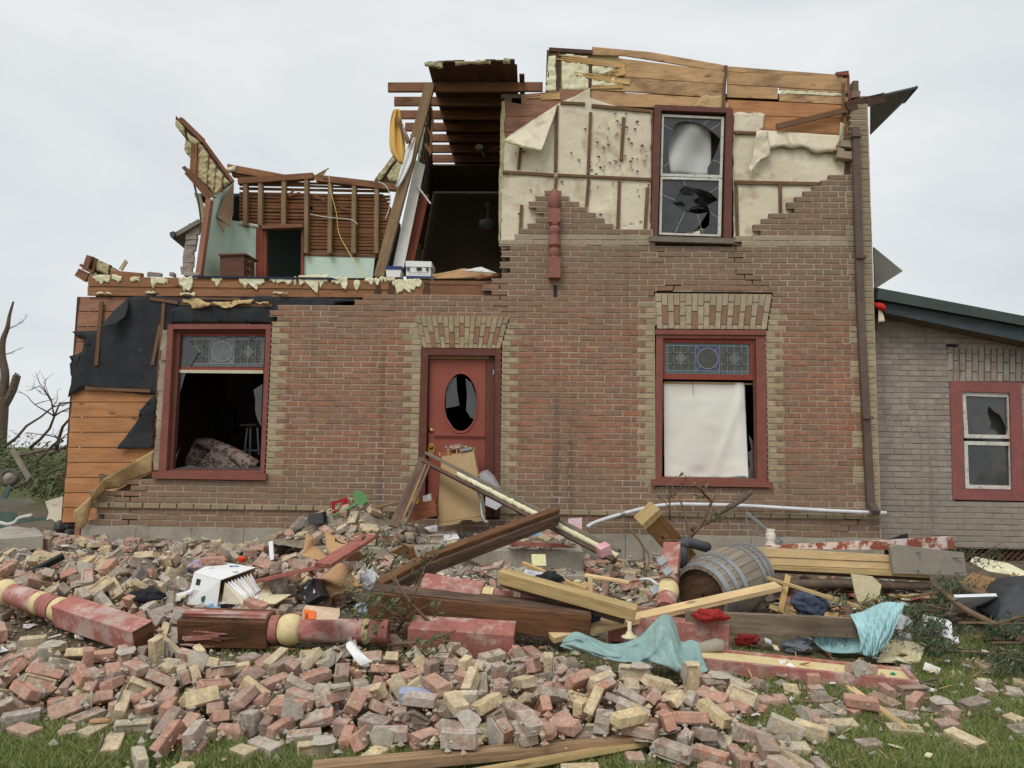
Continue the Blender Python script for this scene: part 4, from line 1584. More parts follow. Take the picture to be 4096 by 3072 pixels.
for q in ([(716,1340),(760,1368),(796,1408),(740,1500),(712,1600),(704,1640),(708,1500)],[(740,1330),(800,1330),(780,1344),(752,1350)],[(860,1332),(930,1332),(900,1352),(876,1356)],[(994,1332),(1040,1334),(996,1364)],[(1014,1560),(1050,1536),(1044,1706),(1030,1680),(1020,1640),(1022,1600)],[(690,1852),(722,1786),(716,1800),(700,1850)],[(690,1876),(760,1862),(820,1874),(900,1866),(1000,1874),(1040,1866),(1040,1880),(690,1880)]):
    m = MB()
    m.prism(q,.105,.004)
    build(m,'broken_pane',M_GLASS,W)
m = MB()
n = 14
yy = [1320 + 560 * i / n for i in range(n + 1)]
for a,b in zip(yy,yy[1:]):
    xx = 668 - (a - 1320) * .065
    m.prism(rag([(xx - 18 + random.uniform(-6,6),a),(xx + 2,a),(xx,b),(xx - 22 + random.uniform(-6,6),b)],8,2),.02 + random.uniform(0,.02),.06)
build(m,'mortar_edge',M_MORTAR,W,kind='stuff')

# upper window
W = thing('window',None,None,(0,0,0),parent=HOUSE)
m = MB()
m.frame([(2620,418),(2932,432),(2926,955),(2604,948)],[(2645,440),(2906,450),(2896,950),(2630,946)],.02,.14)
build(m,'frame',M_DKRED,W,bevel=.004)
m = MB()
m.prism([(2598,942),(2938,954),(2938,974),(2598,964)],-.06,.2)
build(m,'sill',M_GREYWOOD,W,bevel=.006)
for nm,o,i in (('upper_sash',[(2648,456),(2897,468),(2889,712),(2642,703)],[(2656,466),(2886,476),(2880,700),(2650,694)]),('lower_sash',[(2642,706),(2889,714),(2884,946),(2636,938)],[(2650,716),(2876,722),(2872,938),(2646,930)])):
    m = MB()
    m.frame(o,i,.07,.04)
    sash = build(m,nm,M_WHTSASH,W,bevel=.003)
UG = [[(2656,466),(2886,476),(2884,560),(2866,540),(2840,520),(2812,500),(2790,492),(2760,486),(2730,486),(2704,494),(2690,520),(2680,560),(2672,600),(2676,650),(2684,696),(2652,694)],
      [(2880,560),(2884,560),(2880,700),(2830,698),(2830,670),(2850,640),(2868,600)],
      [(2650,716),(2876,722),(2874,800),(2840,770),(2800,756),(2760,750),(2740,740),(2720,760),(2700,800),(2670,830),(2648,850)],
      [(2874,800),(2872,938),(2800,934),(2836,900),(2840,850),(2830,820)],[(2648,850),(2690,812),(2740,846),(2790,856),(2830,850),(2800,900),(2770,930),(2648,930)]]
for q in UG:
    m = MB()
    m.prism(q,.095,.004)
    build(m,'broken_pane',M_SMOKE,W)
rows = []
for r in range(8):
    v = r / 7
    rows.append([PY(2664 + 180 * u,478 + 215 * v + 10 * u,.2 + .04 * math.sin(u * 7 + v * 4) + .03 * math.sin(v * 6 - u * 3)) for u in (i / 8 for i in range(9))])
m = MB()
m.loft(rows)
build(m,'torn_blind',m_plain('grey_torn_blind',(176,176,172),(192,192,188),3,.8,.05,90,v=.1),W,smooth=True,sub=1,solid=.002)
for i,(q,y,mt) in enumerate((([(2650,760),(2740,720),(2870,770),(2868,860),(2780,830),(2700,870),(2650,900)],.30,M_SMOKE),([(2700,812),(2760,800),(2800,830),(2780,900),(2720,890)],.5,M_GREYWOOD),([(2800,720),(2874,724),(2872,800),(2830,790)],.2,M_SMOKE),([(2660,500),(2700,480),(2880,500),(2870,690),(2700,690)],.42,M_GREYWOOD))):
    psheet(rag(q,40,6),y,.08,'torn_screen',mt,W,amp=.04,sc=5)
m = MB()
m.beam(PY(2650,914,.14),PY(2872,922,.14),.03,.03)
build(m,'inner_rail',M_GREYWOOD,W)
psheet([(2662,895),(2700,905),(2712,935),(2680,925)],.13,.04,'fallen_screen',M_SMOKE,W,amp=.02)
psheet([(2740,930),(2800,925),(2802,938),(2752,938)],.13,.04,'torn_blind',M_PAPER,W,amp=.02)

m = MB()
for a,b in (((2690,520),(2656,500)),((2760,486),(2770,468)),((2840,520),(2886,490)),((2812,500),(2840,474)),((2676,650),(2652,670)),((2850,640),(2882,650)),((2740,740),(2736,718)),((2700,800),(2650,780)),((2840,770),(2874,748)),((2840,850),(2872,870)),((2740,846),(2700,930)),((2790,856),(2810,932))):
    m.beam(PY(a[0],a[1],.092),PY(b[0],b[1],.092),.0035,.002,up=(0,1,0))
build(m,'glass_cracks',M_WHTSASH,W,kind='stuff')

# front door
D = thing('front_door',None,None,(0,0,0),parent=HOUSE)
m = MB()
m.frame([(1684,1393),(2004,1395),(2001,2068),(1668,2066)],[(1712,1420),(1980,1422),(1978,2064),(1698,2062)],.0,.14)
build(m,'frame',M_BRNTRIM,D,bevel=.004)
m = MB()
m.prism([(1713,1421),(1956,1423),(1956,1437),(1713,1435)],.06,.08)
build(m,'transom_bar',m_wood('old_varnish_wood',(150,118,82),(116,86,58)),D)
m = MB()
m.prism([(1946,1426),(1979,1428),(1976,2062),(1938,2060)],.07,.05)
build(m,'jamb',M_BRNTRIM,D,bevel=.003)
# slab with an oval hole
n = 36
cx_,cy_ = 1843,1609
ov = [(cx_ + 66 * math.cos(2 * math.pi * i / n),cy_ + 116 * math.sin(2 * math.pi * i / n)) for i in range(n)]
outer = []
dq = [(1718,1437),(1944,1440),(1938,2058),(1710,2056)]
def on_edge(a):
    dx,dy = math.cos(a),math.sin(a)
    t = 1e9
    for s,e in zip(dq,dq[1:] + dq[:1]):
        ex,ey = e[0] - s[0],e[1] - s[1]
        den = dx * ey - dy * ex
        if abs(den) < 1e-9:
            continue
        tt = ((s[0] - cx_) * ey - (s[1] - cy_) * ex) / den
        uu = ((s[0] - cx_) * dy - (s[1] - cy_) * dx) / den
        if tt > 0 and -1e-6 <= uu <= 1 + 1e-6:
            t = min(t,tt)
    return (cx_ + dx * t,cy_ + dy * t)
angs = sorted([2 * math.pi * i / n for i in range(n)] + [math.atan2(c[1] - cy_,c[0] - cx_) % (2 * math.pi) for c in dq])
m = MB()
for a,b in zip(angs,angs[1:] + [angs[0] + 2 * math.pi]):
    e0,e1 = on_edge(a),on_edge(b)
    i0 = (cx_ + 66 * math.cos(a),cy_ + 116 * math.sin(a))
    i1 = (cx_ + 66 * math.cos(b),cy_ + 116 * math.sin(b))
    m.prism([e0,e1,i1,i0],.09,.045)
slabo = build(m,'door_slab',M_DOOR,D,weld=False)
m = MB()
for i in range(n):
    a,b = ov[i],ov[(i + 1) % n]
    s = lambda p,k: (cx_ + (p[0] - cx_) * k,cy_ + (p[1] - cy_) * k)
    m.prism([s(a,1.07),s(b,1.07),s(b,.99),s(a,.99)],.078,.02)
build(m,'oval_moulding',M_DOOR,slabo)
for q in ([(1782,1580),(1800,1520),(1826,1505),(1828,1560),(1838,1622),(1800,1630),(1784,1632)],[(1862,1512),(1884,1530),(1904,1580),(1908,1620),(1898,1680),(1880,1668),(1864,1640),(1868,1580)],[(1790,1672),(1800,1690),(1812,1708),(1800,1700)]):
    m = MB()
    m.prism(q,.11,.004)
    build(m,'broken_pane',M_SMOKE if 0 else M_GLASS,slabo)
m = MB()
m.prism([(1734,1738),(1940,1741),(1940,1746),(1734,1743)],.06,.04)
m.prism([(1736,1744),(1938,1747),(1938,1753),(1736,1750)],.075,.02)
build(m,'drip_rail',M_DOOR,slabo)
def boss(px,py,y,r,name,par,h=.02):
    m = MB()
    p = PY(px,py,y)
    m.lathe(p,p + V((0,-1,0)),[(0,r),(h * .4,r),(h * .5,r * .7),(h * .8,r * .55),(h,r * .3)],14)
    return build(m,name,M_BRASS,par,smooth=True)
boss(1725,1722,.09,.034,'deadbolt',slabo)
m = MB()
m.prism([(1725 + 14 * math.cos(t * .524),1797 + 26 * math.sin(t * .524)) for t in range(12)],.08,.012)
build(m,'handle_plate',M_BRASS,slabo)
boss(1725,1790,.08,.03,'knob',slabo,.07)
m = MB()
m.beam(PY(1974,1480,.06),PY(1974,1500,.06),.02,.012,up=(0,1,0))
build(m,'hinge',M_STEEL,D)
# inside the hall: blue stair seen through the oval
m = MB()
for i in range(8):
    m.beam(PY(1790,1500 + i * 30,2.5),PY(1880,1500 + i * 30,2.5),.25,.03)
build(m,'stair_treads',m_plain('navy_stair_paint',(40,46,66),(48,54,76)),HOUSE,kind='stuff')

# ------------------------------------------------------------------ brick lean-to on the right
YA = .42
ANX = thing('brick_lean_to','low grey-brown brick lean-to with sloping dark green roof beside the house','lean-to',(6.2,YA + .5,0))
def axz(px,py):
    p = PY(px,py,YA)
    return (p.x,p.z)
AK = [axz(*p) for p in ((3480,1238),(3560,1254),(4300,1404),(4300,2280),(3400,2280))]
AW = [axz(*p) for p in ((3800,1524),(4086,1530),(4098,2004),(3812,1998))]
AA = [axz(*p) for p in ((3784,1385),(4140,1400),(4100,1528),(3802,1522))]
AX0 = axz(3478,1600)[0]
AX1 = axz(4230,1600)[0]
AZ0 = axz(3800,2192)[1]
pk = axz(3700,1800)
AWALL,ABR = lay_wall(ANX,int((axz(3500,1235)[1] - AZ0) / CO) + 2,AZ0,None,[rect(AW),tri(AA)],lambda x,z: inpoly(x,z,AK),lambda a,b,r,zm: [(a,b,'run')],YA,lambda z: AX0,lambda z: AX1,[],[M_GREYBR,M_GREYBR,M_GREYBR],M_MORTGREY,lambda x,z: math.hypot(x - pk[0],z - pk[1]))
for c in range(14):
    x = 3790 + c * 25
    for k,(a,b) in enumerate((((1388 + c),1440 + c),(1444 + c,1524)) if c % 2 else ((1388 + c,1410 + c),(1414 + c,1480 + c),(1484 + c,1525))):
        m = MB()
        m.prism([(x + random.uniform(0,3),a),(x + 21,a),(x + 21 + random.uniform(-2,2),b),(x,b)],YA - .01 + random.uniform(-.005,.005),.08)
        build(m,'brick',M_GREYBR,AWALL,bevel=.006)
m = MB()
p0,p1 = PY(3786,1390,YA + .03),PY(4230,1532,YA + .03)
m.prism3([V((p0.x,YA + .012,p1.z)),V((p1.x,YA + .012,p1.z)),V((p1.x,YA + .012,p0.z)),V((p0.x,YA + .012,p0.z))],V((0,.05,0)))
build(m,'arch_mortar',M_MORTGREY,AWALL)
slab('backing',M_CREAMWALL,AX0,axz(3840,1700)[0],YA + .115,YA + .15,AZ0,axz(3500,1560)[1],ANX)
slab('backing',M_CREAMWALL,axz(4075,1700)[0],AX1,YA + .115,YA + .15,AZ0,axz(4100,1560)[1],ANX)
m = MB()
m.prism([(3490,1250),(4230,1398),(4230,1566),(3490,1566)],YA + .1,.04)
build(m,'backing',M_CREAMWALL,ANX)
slab('backing',M_CREAMWALL,axz(3841,1700)[0],axz(4074,1700)[0],YA + .11,YA + .15,AZ0,axz(3900,1960)[1],ANX)
slab('back_wall',M_CREAMWALL,AX0,AX1,3.5,3.6,0,3.2,ANX)
slab('floor',M_FLOOR,AX0,AX1,YA + .16,3.5,AZ0,AZ0 + .1,ANX)
slab('side_wall',M_CREAMWALL,AX1 - .1,AX1,YA + .16,3.49,AZ0,axz(4150,1450)[1],ANX)
m = MB()
m.frame([(3800,1524),(4086,1530),(4098,2004),(3812,1998)],[(3850,1566),(4040,1572),(4050,1960),(3858,1956)],YA - .012,.12)
AWN = thing('window',None,None,(0,0,0),parent=ANX)
build(m,'frame',m_wood('faded_red_trim',(110,84,70),(80,60,50),18,knots=False,paint=(142,88,82),pamt=.74,pscale=9),AWN,bevel=.004)
for nm,o in (('upper_sash',[(3848,1568),(4044,1574),(4050,1755),(3858,1752)]),('lower_sash',[(3856,1764),(4052,1768),(4056,1958),(3862,1954)])):
    m = MB()
    m.frame(o,quad_in(o,15),YA + .02,.05)
    s = build(m,nm,M_WHTSASH,AWN,bevel=.003)
    qi = quad_in(o,15)
    if nm == 'upper_sash':
        for q in ([qi[0],qi[1],(4034,1735),(4020,1700),(4000,1660),(3975,1645),(3956,1624),(3950,1640),(3952,1660),(3964,1690),(3960,1715),(3985,1725),(3990,1740),qi[3]],):
            m = MB()
            m.prism(q,YA + .045,.004)
            build(m,'broken_pane',M_GLASS,s)
    else:
        m = MB()
        m.prism(qi,YA + .045,.004)
        build(m,'pane',M_GLASS,s)
m = MB()
m.prism([(3860,1585),(4035,1590),(4040,1945),(3870,1940)],YA + .25,.01)
build(m,'curtain',m_plain('grey_curtain',(112,110,104),(128,126,120),10),AWN)
# roof of the lean-to
def roofbar(name,q,y,d,mat):
    m = MB()
    m.prism(q,y,d)
    return build(m,name,mat,ANX,bevel=.006)
roofbar('gutter',[(3514,1154),(4110,1270),(4240,1296),(4240,1330),(4110,1304),(3510,1196)],YA - .38,.12,M_DARKMETAL)
roofbar('drip_edge',[(3512,1194),(4240,1326),(4240,1332),(3512,1199)],YA - .35,.1,M_BLACK)
roofbar('fascia_board',[(3514,1200),(4240,1334),(4240,1396),(3514,1246)],YA - .30,.04,m_wood('slate_fascia_paint',(72,80,84),(58,64,68),20,knots=False))
m = MB()
m.prism3([PY(3514,1246,YA - .27),PY(4240,1396,YA - .27),PY(4240,1425,YA + .02),PY(3514,1270,YA + .02)],V((0,0,.02)))
build(m,'soffit',m_wood('brown_soffit',(112,98,80),(90,78,64)),ANX)
m = MB()
m.prism3([PY(3512,1160,YA - .34),PY(4240,1300,YA - .34),PY(4240,1300,YA - .34) + V((0,4,.05)),PY(3512,1160,YA - .34) + V((0,4,.05))],V((0,0,.03)))
build(m,'roof',M_DARKMETAL,ANX)
m = MB()
m.prism([(3498,1150),(3510,1150),(3510,1320),(3500,1320)],YA - .2,.3)
build(m,'end_board',M_DKWOOD,ANX)
# lattice skirt
LT = thing('lattice_skirt',None,None,(0,0,0),parent=ANX)
for i in range(16):
    for s in (-1,1):
        m = MB()
        x = 3800 + i * 26
        m.beam(PY(x - s * 28,2196,YA + .06 + .012 * s),PY(x + s * 28,2250,YA + .06 + .012 * s),.03,.01,up=(0,1,0))
        build(m,'lattice_strip',M_DKWOOD,LT)
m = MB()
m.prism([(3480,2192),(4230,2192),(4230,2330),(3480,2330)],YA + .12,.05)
build(m,'crawlspace_shade_sheet',M_BLACK,ANX)  # black sheet behind the lattice, stands in for the crawlspace shade

# plush bird and bag caught under the eave, wires there
m = MB()
m.tube([PY(3500,1214,YA - .3),PY(3510,1222,YA - .33),PY(3525,1228,YA - .34),PY(3536,1236,YA - .34),PY(3540,1242,YA - .33)],[.02,.045,.05,.035,.012],10)
build(m,'plush_toy',m_plain('red_plush',(196,40,34),(212,54,44),5,.9,.5,150),label='small red plush toy caught under the lean-to roof edge',cat='toy',smooth=True)
psheet([(3512,1240),(3524,1240),(3534,1262),(3538,1286),(3514,1290)],YA - .32,.03,'paper_scrap',M_PAPER,None,amp=.02,label='cream paper scrap hanging below the plush toy under the eave',cat='paper')

# ------------------------------------------------------------------ things standing in the open rooms
# dresser on the upper floor
T = thing('dresser','dark walnut dresser with curved front standing in the mint green room','dresser',PY(945,1108,1.9))
m = MB()
m.prism3([PY(880,1112,1.75),PY(880,1022,1.75),PY(976,1018,1.75),PY(976,1112,1.75)],V((.02,.4,0)))
build(m,'body',M_WALNUT,T,bevel=.005)
m = MB()
m.prism3([PY(874,1022,1.72),PY(874,1015,1.72),PY(982,1012,1.72),PY(984,1019,1.72)],V((.04,.45,0)))
build(m,'top',M_WALNUT,T,bevel=.004)
for i in range(3):
    m = MB()
    y0 = 1026 + i * 30
    m.prism3([PY(978,y0,1.75),PY(1012,y0 + 10,1.95),PY(1014,y0 + 38,1.95),PY(978,y0 + 27,1.75)],V((0,.02,0)))
    d = build(m,'drawer',M_WALNUT,T,bevel=.004)
    m = MB()
    p = PY(998,y0 + 22,1.83)
    m.lathe(p,p + V((.3,-1,0)),[(0,.012),(.02,.016),(.03,.006)],8)
    build(m,'knob',M_BRASS,d)
# file box and tray on the hall floor
M_WHBOX = m_plain('white_card_box',(226,226,222),(234,234,231),3,.7,.05,60,dirt=(208,205,198),dirtamt=.22,v=.06)
M_NAVY = m_plain('navy_print',(44,58,110),(54,68,122),5,.7,.05,60)
T = thing('file_box','white cardboard file box with handle hole standing on the torn hall floor','box',PY(1675,1112,.2))
m = MB()
m.prism3([PY(1624,1112,.16),PY(1626,1052,.16),PY(1722,1054,.16),PY(1722,1114,.16)],V((0,.34,0)))
build(m,'carton',M_WHBOX,T,bevel=.003)
m = MB()
m.prism3([PY(1622,1066,.15),PY(1622,1043,.15),PY(1726,1046,.15),PY(1726,1068,.15)],V((0,.37,.0)))
build(m,'lid',M_WHBOX,T,bevel=.003)
m = MB()
m.prism([(1666,1070),(1686,1070),(1686,1081),(1666,1081)],.146,.01)
build(m,'handle_hole',M_BLACK,T)
m = MB()
m.prism([(1625,1103),(1722,1105),(1722,1113),(1625,1111)],.157,.002)
build(m,'printed_band',M_NAVY,T)
for x in (1632,1708):
    for k in range(4):
        m = MB()
        m.prism([(x - 5,1068 + k * 4),(x + 7,1068 + k * 4),(x + 7,1070.5 + k * 4),(x - 5,1070.5 + k * 4)],.147,.002)
        build(m,'printed_lines',M_BLACK,T)
for k in range(2):
    m = MB()
    m.prism([(1634,1088 + k * 7),(1714,1089 + k * 7),(1714,1090 + k * 7),(1634,1089 + k * 7)],.157,.002)
    build(m,'printed_lines',m_plain('grey_print',(140,140,146),(150,150,156)),T)
T = thing('storage_tray','small white tray with blue rim beside the leaning stud','tray',PY(1577,1110,.2))
m = MB()
m.prism3([PY(1546,1108,.2),PY(1543,1070,.2),PY(1606,1068,.2),PY(1600,1108,.2)],V((0,.25,0)))
build(m,'tray_body',M_WHBOX,T,bevel=.004)
m = MB()
m.prism3([PY(1542,1076,.19),PY(1542,1064,.19),PY(1608,1065,.19),PY(1607,1077,.19)],V((0,.27,0)))
build(m,'rim',M_NAVY,T,bevel=.003)
# rubble sheets on the hall floor
M_CARD = m_plain('brown_cardboard',(178,140,100),(190,152,112),4,.85,.15,40,dirt=(150,116,82),dirtamt=.25)
for i,(q,mt,lb) in enumerate((([(1728,1100,.2),(1850,1076,.3),(1960,1090,.3),(1988,1110,.2),(1740,1116,.2)],M_CARD,'flattened cardboard on the hall floor edge beside the file box'),([(1850,1085,.15),(1925,1068,.15),(1990,1094,.15),(1930,1090,.12)],M_WHITEGYP,'bent white plasterboard piece on the hall floor edge'),([(1900,1112,.14),(1998,1096,.14),(2000,1106,.14),(1905,1120,.14)],M_MAHOG,'red brown wood strip lying at the hall floor edge'))):
    psheet(q,.2,.05,('cardboard_sheet','plasterboard_piece','wood_strip')[i],mt,None,amp=.03,solid=.012,label=lb,cat=('cardboard','plasterboard','wood strip')[i])
# ceiling lamp in the hall
T = thing('ceiling_fan_light','dim hanging lamp with round shade inside the dark hall','lamp',PY(1952,900,2.8))
m = MB()
p = PY(1952,812,2.8)
m.lathe(p,p - V((0,0,1)),[(0,.05),(.04,.08),(.06,.03),(.2,.015),(.28,.02),(.32,.14),(.40,.16),(.48,.08),(.5,.02)],16)
build(m,'lamp_body',m_plain('dim_lamp_glass',(110,110,108),(124,124,122)),T,smooth=True)
# smoke detector dangling from the joists
T = thing('smoke_detector','white smoke detector dangling from the exposed ceiling joists','smoke detector',PY(1915,592,1.9))
m = MB()
p = PY(1915,585,1.9)
m.lathe(p,p + V((.1,-.2,-.5)),[(0,.05),(.02,.065),(.035,.05),(.04,.02)],16)
build(m,'housing',m_plain('off_white_plastic',(206,198,170),(216,208,180)),T,smooth=True)
wire([(1925,600,1.9),(1935,620,1.9),(1938,630,1.9)],.005,M_CABLE,'lead',T)
# yellow curtain over the joist ends
rows = []
for r,(xl,xr,y) in enumerate(((1575,1600,436),(1562,1606,470),(1558,1612,520),(1556,1620,570),(1562,1622,610),(1580,1618,635),(1600,1612,650))):
    rows.append([PY(xl + (xr - xl) * k / 8,y,.12 + .05 * math.sin(k * 1.6 + r * .3)) for k in range(9)])
m = MB()
m.loft(rows)
build(m,'yellow_cloth',M_YELCLOTH,None,smooth=True,sub=2,solid=.004,label='yellow cloth hung over the broken ceiling joist ends',cat='cloth')
m = MB()
m.splint(PY(1634,570,.08),PY(1590,470,.08),.07,.05,up=(0,1,0),k=4,a0=0,a1=.06)
build(m,'broken_stick',M_JOIST,None,label='broken brown stick poking through the yellow cloth',cat='stick')
rows = []
for r,(xl,xr,y) in enumerate(((1652,1664,550),(1625,1655,590),(1612,1650,640),(1598,1630,690),(1588,1606,735),(1580,1592,750))):
    rows.append([PY(xl + (xr - xl) * k / 5,y,.12 + .03 * math.sin(k * 2 + r)) for k in range(6)])
m = MB()
m.loft(rows)
build(m,'white_cloth',M_WHTCLOTH,None,smooth=True,sub=2,solid=.004,label='white rag draped behind the leaning stud',cat='cloth')
# floral sofa in the left window
def m_floral():
    b = NB('floral_upholstery')
    co = b.coord('Object')
    v = b.n('ShaderNodeTexVoronoi')
    b.i(v,'Vector',co)
    b.i(v,'Scale',14.0)
    n2 = b.noise(co,22,4,.6,1.0)
    col = b.ramp(b.math('ADD',b.math('MULTIPLY',v.outputs['Distance'],.9),b.math('MULTIPLY',n2,.5)),[(.3,C(196,180,156)),(.45,C(120,96,88)),(.6,C(70,62,66)),(.75,C(150,130,120))])
    return b.done(col,.9,b.bump(n2,.3,.01))
M_FLORAL = m_floral()
T = thing('floral_sofa','faded floral sofa showing through the broken left window','sofa',PY(880,1880,1.0))
def cushion(name,q,y,d,par,mat):
    m = MB()
    m.prism3([PY(p[0],p[1],y if len(p) < 3 else p[2]) for p in q],V((0,d,.05)))
    return build(m,name,mat,par,bevel=.05,angle=60)
cushion('backrest',[(738,1885),(745,1830),(775,1770),(800,1765),(850,1790),(900,1885)],.9,.5,T,M_FLORAL)
cushion('seat_cushion',[(790,1885),(800,1850),(845,1800),(900,1820),(970,1885)],.7,.5,T,M_FLORAL)
m = MB()
m.tube([PY(785,1768,.85),PY(830,1775,.85),PY(900,1800,.8),(PY(960,1830,.75)),PY(1000,1862,.7),PY(1030,1870,.7)],[.05,.09,.09,.1,.12,.1],12)
build(m,'rolled_arm',M_FLORAL,T,smooth=True)
# wall phone and stool in the left room
T = thing('wall_phone','black wall telephone silhouette inside the left window','telephone',PY(900,1740,2.5))
m = MB()
m.prism([(874,1620),(890,1612),(925,1612),(935,1620),(936,1725),(930,1735),(880,1733),(872,1720)],2.5,.1)
build(m,'case',M_BLACK,T,bevel=.02)
wire([(906,1735,2.5),(908,1770,2.5),(906,1800,2.5)],.006,M_BLACK,'cord',T)
T = thing('wooden_stool','small grey stool inside the left window','stool',PY(1010,1860,1.6))
m = MB()
m.beam(PY(975,1702,1.6),PY(1040,1700,1.6),.3,.03)
build(m,'seat',M_GREYWOOD,T)
for a,b in (((990,1710),(978,1815)),((1003,1710),(1000,1830)),((1030,1710),(1036,1820)),((985,1800),(1040,1802))):
    m = MB()
    m.beam(PY(a[0],a[1],1.6),PY(b[0],b[1],1.6),.025,.025)
    build(m,'leg' if b[1] - a[1] > 50 else 'stretcher',M_STEEL,T)
# ------------------------------------------------------------------ ground
def smooth(t):
    t = max(0,min(1,t))
    return t * t * (3 - 2 * t)


HP = [(-60,-.1),(-9.8,-.03),(-5.7,0.0),(-4.75,.09),(-3.25,.2),(-2,.28),(0,.33),(3,.3),(60,.1),(2500,.1)]


def H(x,y):
    z = HP[0][1]
    for (a,za),(b,zb) in zip(HP,HP[1:]):
        if a <= y <= b:
            z = za + (zb - za) * (y - a) / (b - a)
            break
    # heap on the left and before the porch
    hx = smooth((1.0 - x) / 1.6)
    hy = smooth((y + 5.1) / 1.9) * (1 if y < 0 else smooth(1 - y / 2.5))
    z += (.10 + .02 * smooth((y + 2.6) / 1.2) * smooth((-1.2 - x) / .8) * (1 - smooth((y + .7) / .6))) * hx * hy
    if abs(x) < 12 and abs(y) < 12:
        z += .025 * NZ.noise(V((x * 1.3,y * 1.3,2.2))) + .012 * NZ.noise(V((x * 5,y * 5,7.7)))
    return z


def PG(px,py,dz=0.0):
    """where the line of sight meets the ground raised by dz"""
    d = ray(px,py)
    t = (.2 + dz - CAM.z) / min(d.z,-.01)
    for _ in range(14):
        p = CAM + d * t
        t += .6 * ((H(p.x,p.y) + dz - CAM.z) / min(d.z,-.01) - t)
    return CAM + d * t


def m_ground():
    b = NB('ground_soil_and_turf')
    co = b.coord('World')
    n1 = b.noise(co,.9,6,.6)
    n2 = b.noise(co,14,5,.65)
    n3 = b.noise(co,60,4,.6)
    soil = b.ramp(n2,[(.3,C(84,74,60)),(.55,C(122,110,92)),(.75,C(164,152,132))])
    turf = b.ramp(n2,[(.3,C(70,72,44)),(.6,C(98,102,62)),(.8,C(128,122,86))])
    sep = b.n('ShaderNodeSeparateXYZ')
    b.i(sep,0,co)
    # turf in the lawn strip and the open fields, soil and dust under the wreckage
    fy = b.ramp(b.math('ADD',b.math('MULTIPLY',sep.outputs['Y'],-.1),b.math('MULTIPLY',b.math('SUBTRACT',n1,.5),.35)),[(.42,0),(.58,1)])
    fx = b.ramp(b.math('ADD',b.math('MULTIPLY',sep.outputs['X'],.2),b.math('MULTIPLY',b.math('SUBTRACT',n1,.5),.8)),[(.25,0),(.5,1)])
    near = b.ramp(b.math('MULTIPLY',sep.outputs['Y'],-.1),[(.30,0),(.40,1)])
    fx = b.math('MULTIPLY',fx,near)
    far = b.ramp(b.math('MULTIPLY',sep.outputs['Y'],.1),[(.6,0),(.9,1)])
    fac = b.math('MAXIMUM',b.math('MAXIMUM',fy,fx),far)
    col = b.mix(fac,soil,turf)
    col = b.mix(.5,col,b.ramp(n3,[(.3,.55),(.7,1.35)]),'MULTIPLY')
    return b.done(col,.95,b.bump(b.math('ADD',n2,n3),.8,.03),0,.1)


M_GROUND = m_ground()
m = MB()
xs = [-2500,-300,-60,-25,-14] + [-10 + i * .25 for i in range(81)] + [14,25,60,300,2500]
ys = [-60,-20,-12,-9.8] + [-9.5 + i * .25 for i in range(56)] + [5,7,10,15,25,60,300,2500]
n0 = len(ys)
vs = [V((x,y,H(x,y))) for x in xs for y in ys]
fs = [(i * n0 + j,(i + 1) * n0 + j,(i + 1) * n0 + j + 1,i * n0 + j + 1) for i in range(len(xs) - 1) for j in range(n0 - 1)]
m.mesh(vs,fs)
GROUND = build(m,'ground',M_GROUND,kind='structure',smooth=True)

# concrete porch steps, buried in rubble
PST = thing('porch_steps','grey concrete porch steps half buried in rubble below the red door','steps',(0,-1,.2))
x0,x1 = PY(1230,2200,-1.5).x,PY(2335,2200,-1.5).x
ZP = PY(2000,2198,-1.5).z
for nm,ya,dz,i0,i1 in (('platform',-1.5,0,0,0),('step',-1.85,.2,.3,0),('step',-2.2,.4,.3,.1)):
    m = MB()
    m.beam(((x0 + x1) / 2 + (i0 - i1) / 2,ya,(ZP - dz) / 2 - .1),((x0 + x1) / 2 + (i0 - i1) / 2,-.05,(ZP - dz) / 2 - .1),(x1 - x0) - i0 - i1,ZP - dz + .2)
    build(m,nm,M_CONC,PST,bevel=.012)

def heap(name,label,px,py,y,rx,ry,hh,zb,seed):
    """low mound of dust and mortar that the loose things lie on"""
    c = PY(px,py,y)
    m = MB()
    n,k = 12,36
    vs_ = [V((c.x,c.y,zb + hh))]
    for i in range(1,n + 1):
        for j in range(k):
            t,a_ = i / n,6.2832 * j / k
            x,y_ = c.x + rx * t * math.cos(a_),min(c.y + ry * t * math.sin(a_),-.06)
            vs_.append(V((x,y_,zb + hh * (1 - smooth(t)) * (1 + .35 * NZ.noise(V((x * 4,y_ * 4,seed)))) + .02 * NZ.noise(V((x * 14,y_ * 14,seed))) - .02 * (i == n))))
    fs_ = [(0,1 + j,1 + (j + 1) % k) for j in range(k)]
    for i in range(n - 1):
        for j in range(k):
            q = (j + 1) % k
            fs_.append((1 + i * k + j,1 + (i + 1) * k + j,1 + (i + 1) * k + q,1 + i * k + q))
    m.mesh(vs_,fs_)
    return build(m,name,M_DUST,None,label=label,cat='rubble heap',kind='stuff',smooth=True)


M_DUST = m_plain('plaster_dust',(120,108,92),(158,146,128),14,.95,.9,50,dirt=(96,84,70),dirtamt=.4,dscale=9,v=.7)
heap('plaster_heap','mound of plaster dust and mortar on the porch left of the door',1410,2100,-.75,.95,.75,.34,ZP,1)
heap('plaster_mound','low mound of plaster dust on the porch right of the cabinet',2080,2110,-.6,.6,.5,.16,ZP,2)
heap('dust_heap','mound of dust and mortar at the porch corner by the cardboard',1260,2210,-1.9,.8,.7,.3,.3,3)

# ------------------------------------------------------------------ background on the left
M_BARK = m_plain('grey_bark',(84,72,60),(112,98,84),12,.95,.8,30)
M_TWIG = m_plain('brown_twig',(104,84,64),(130,108,84),12,.9,.5,40)


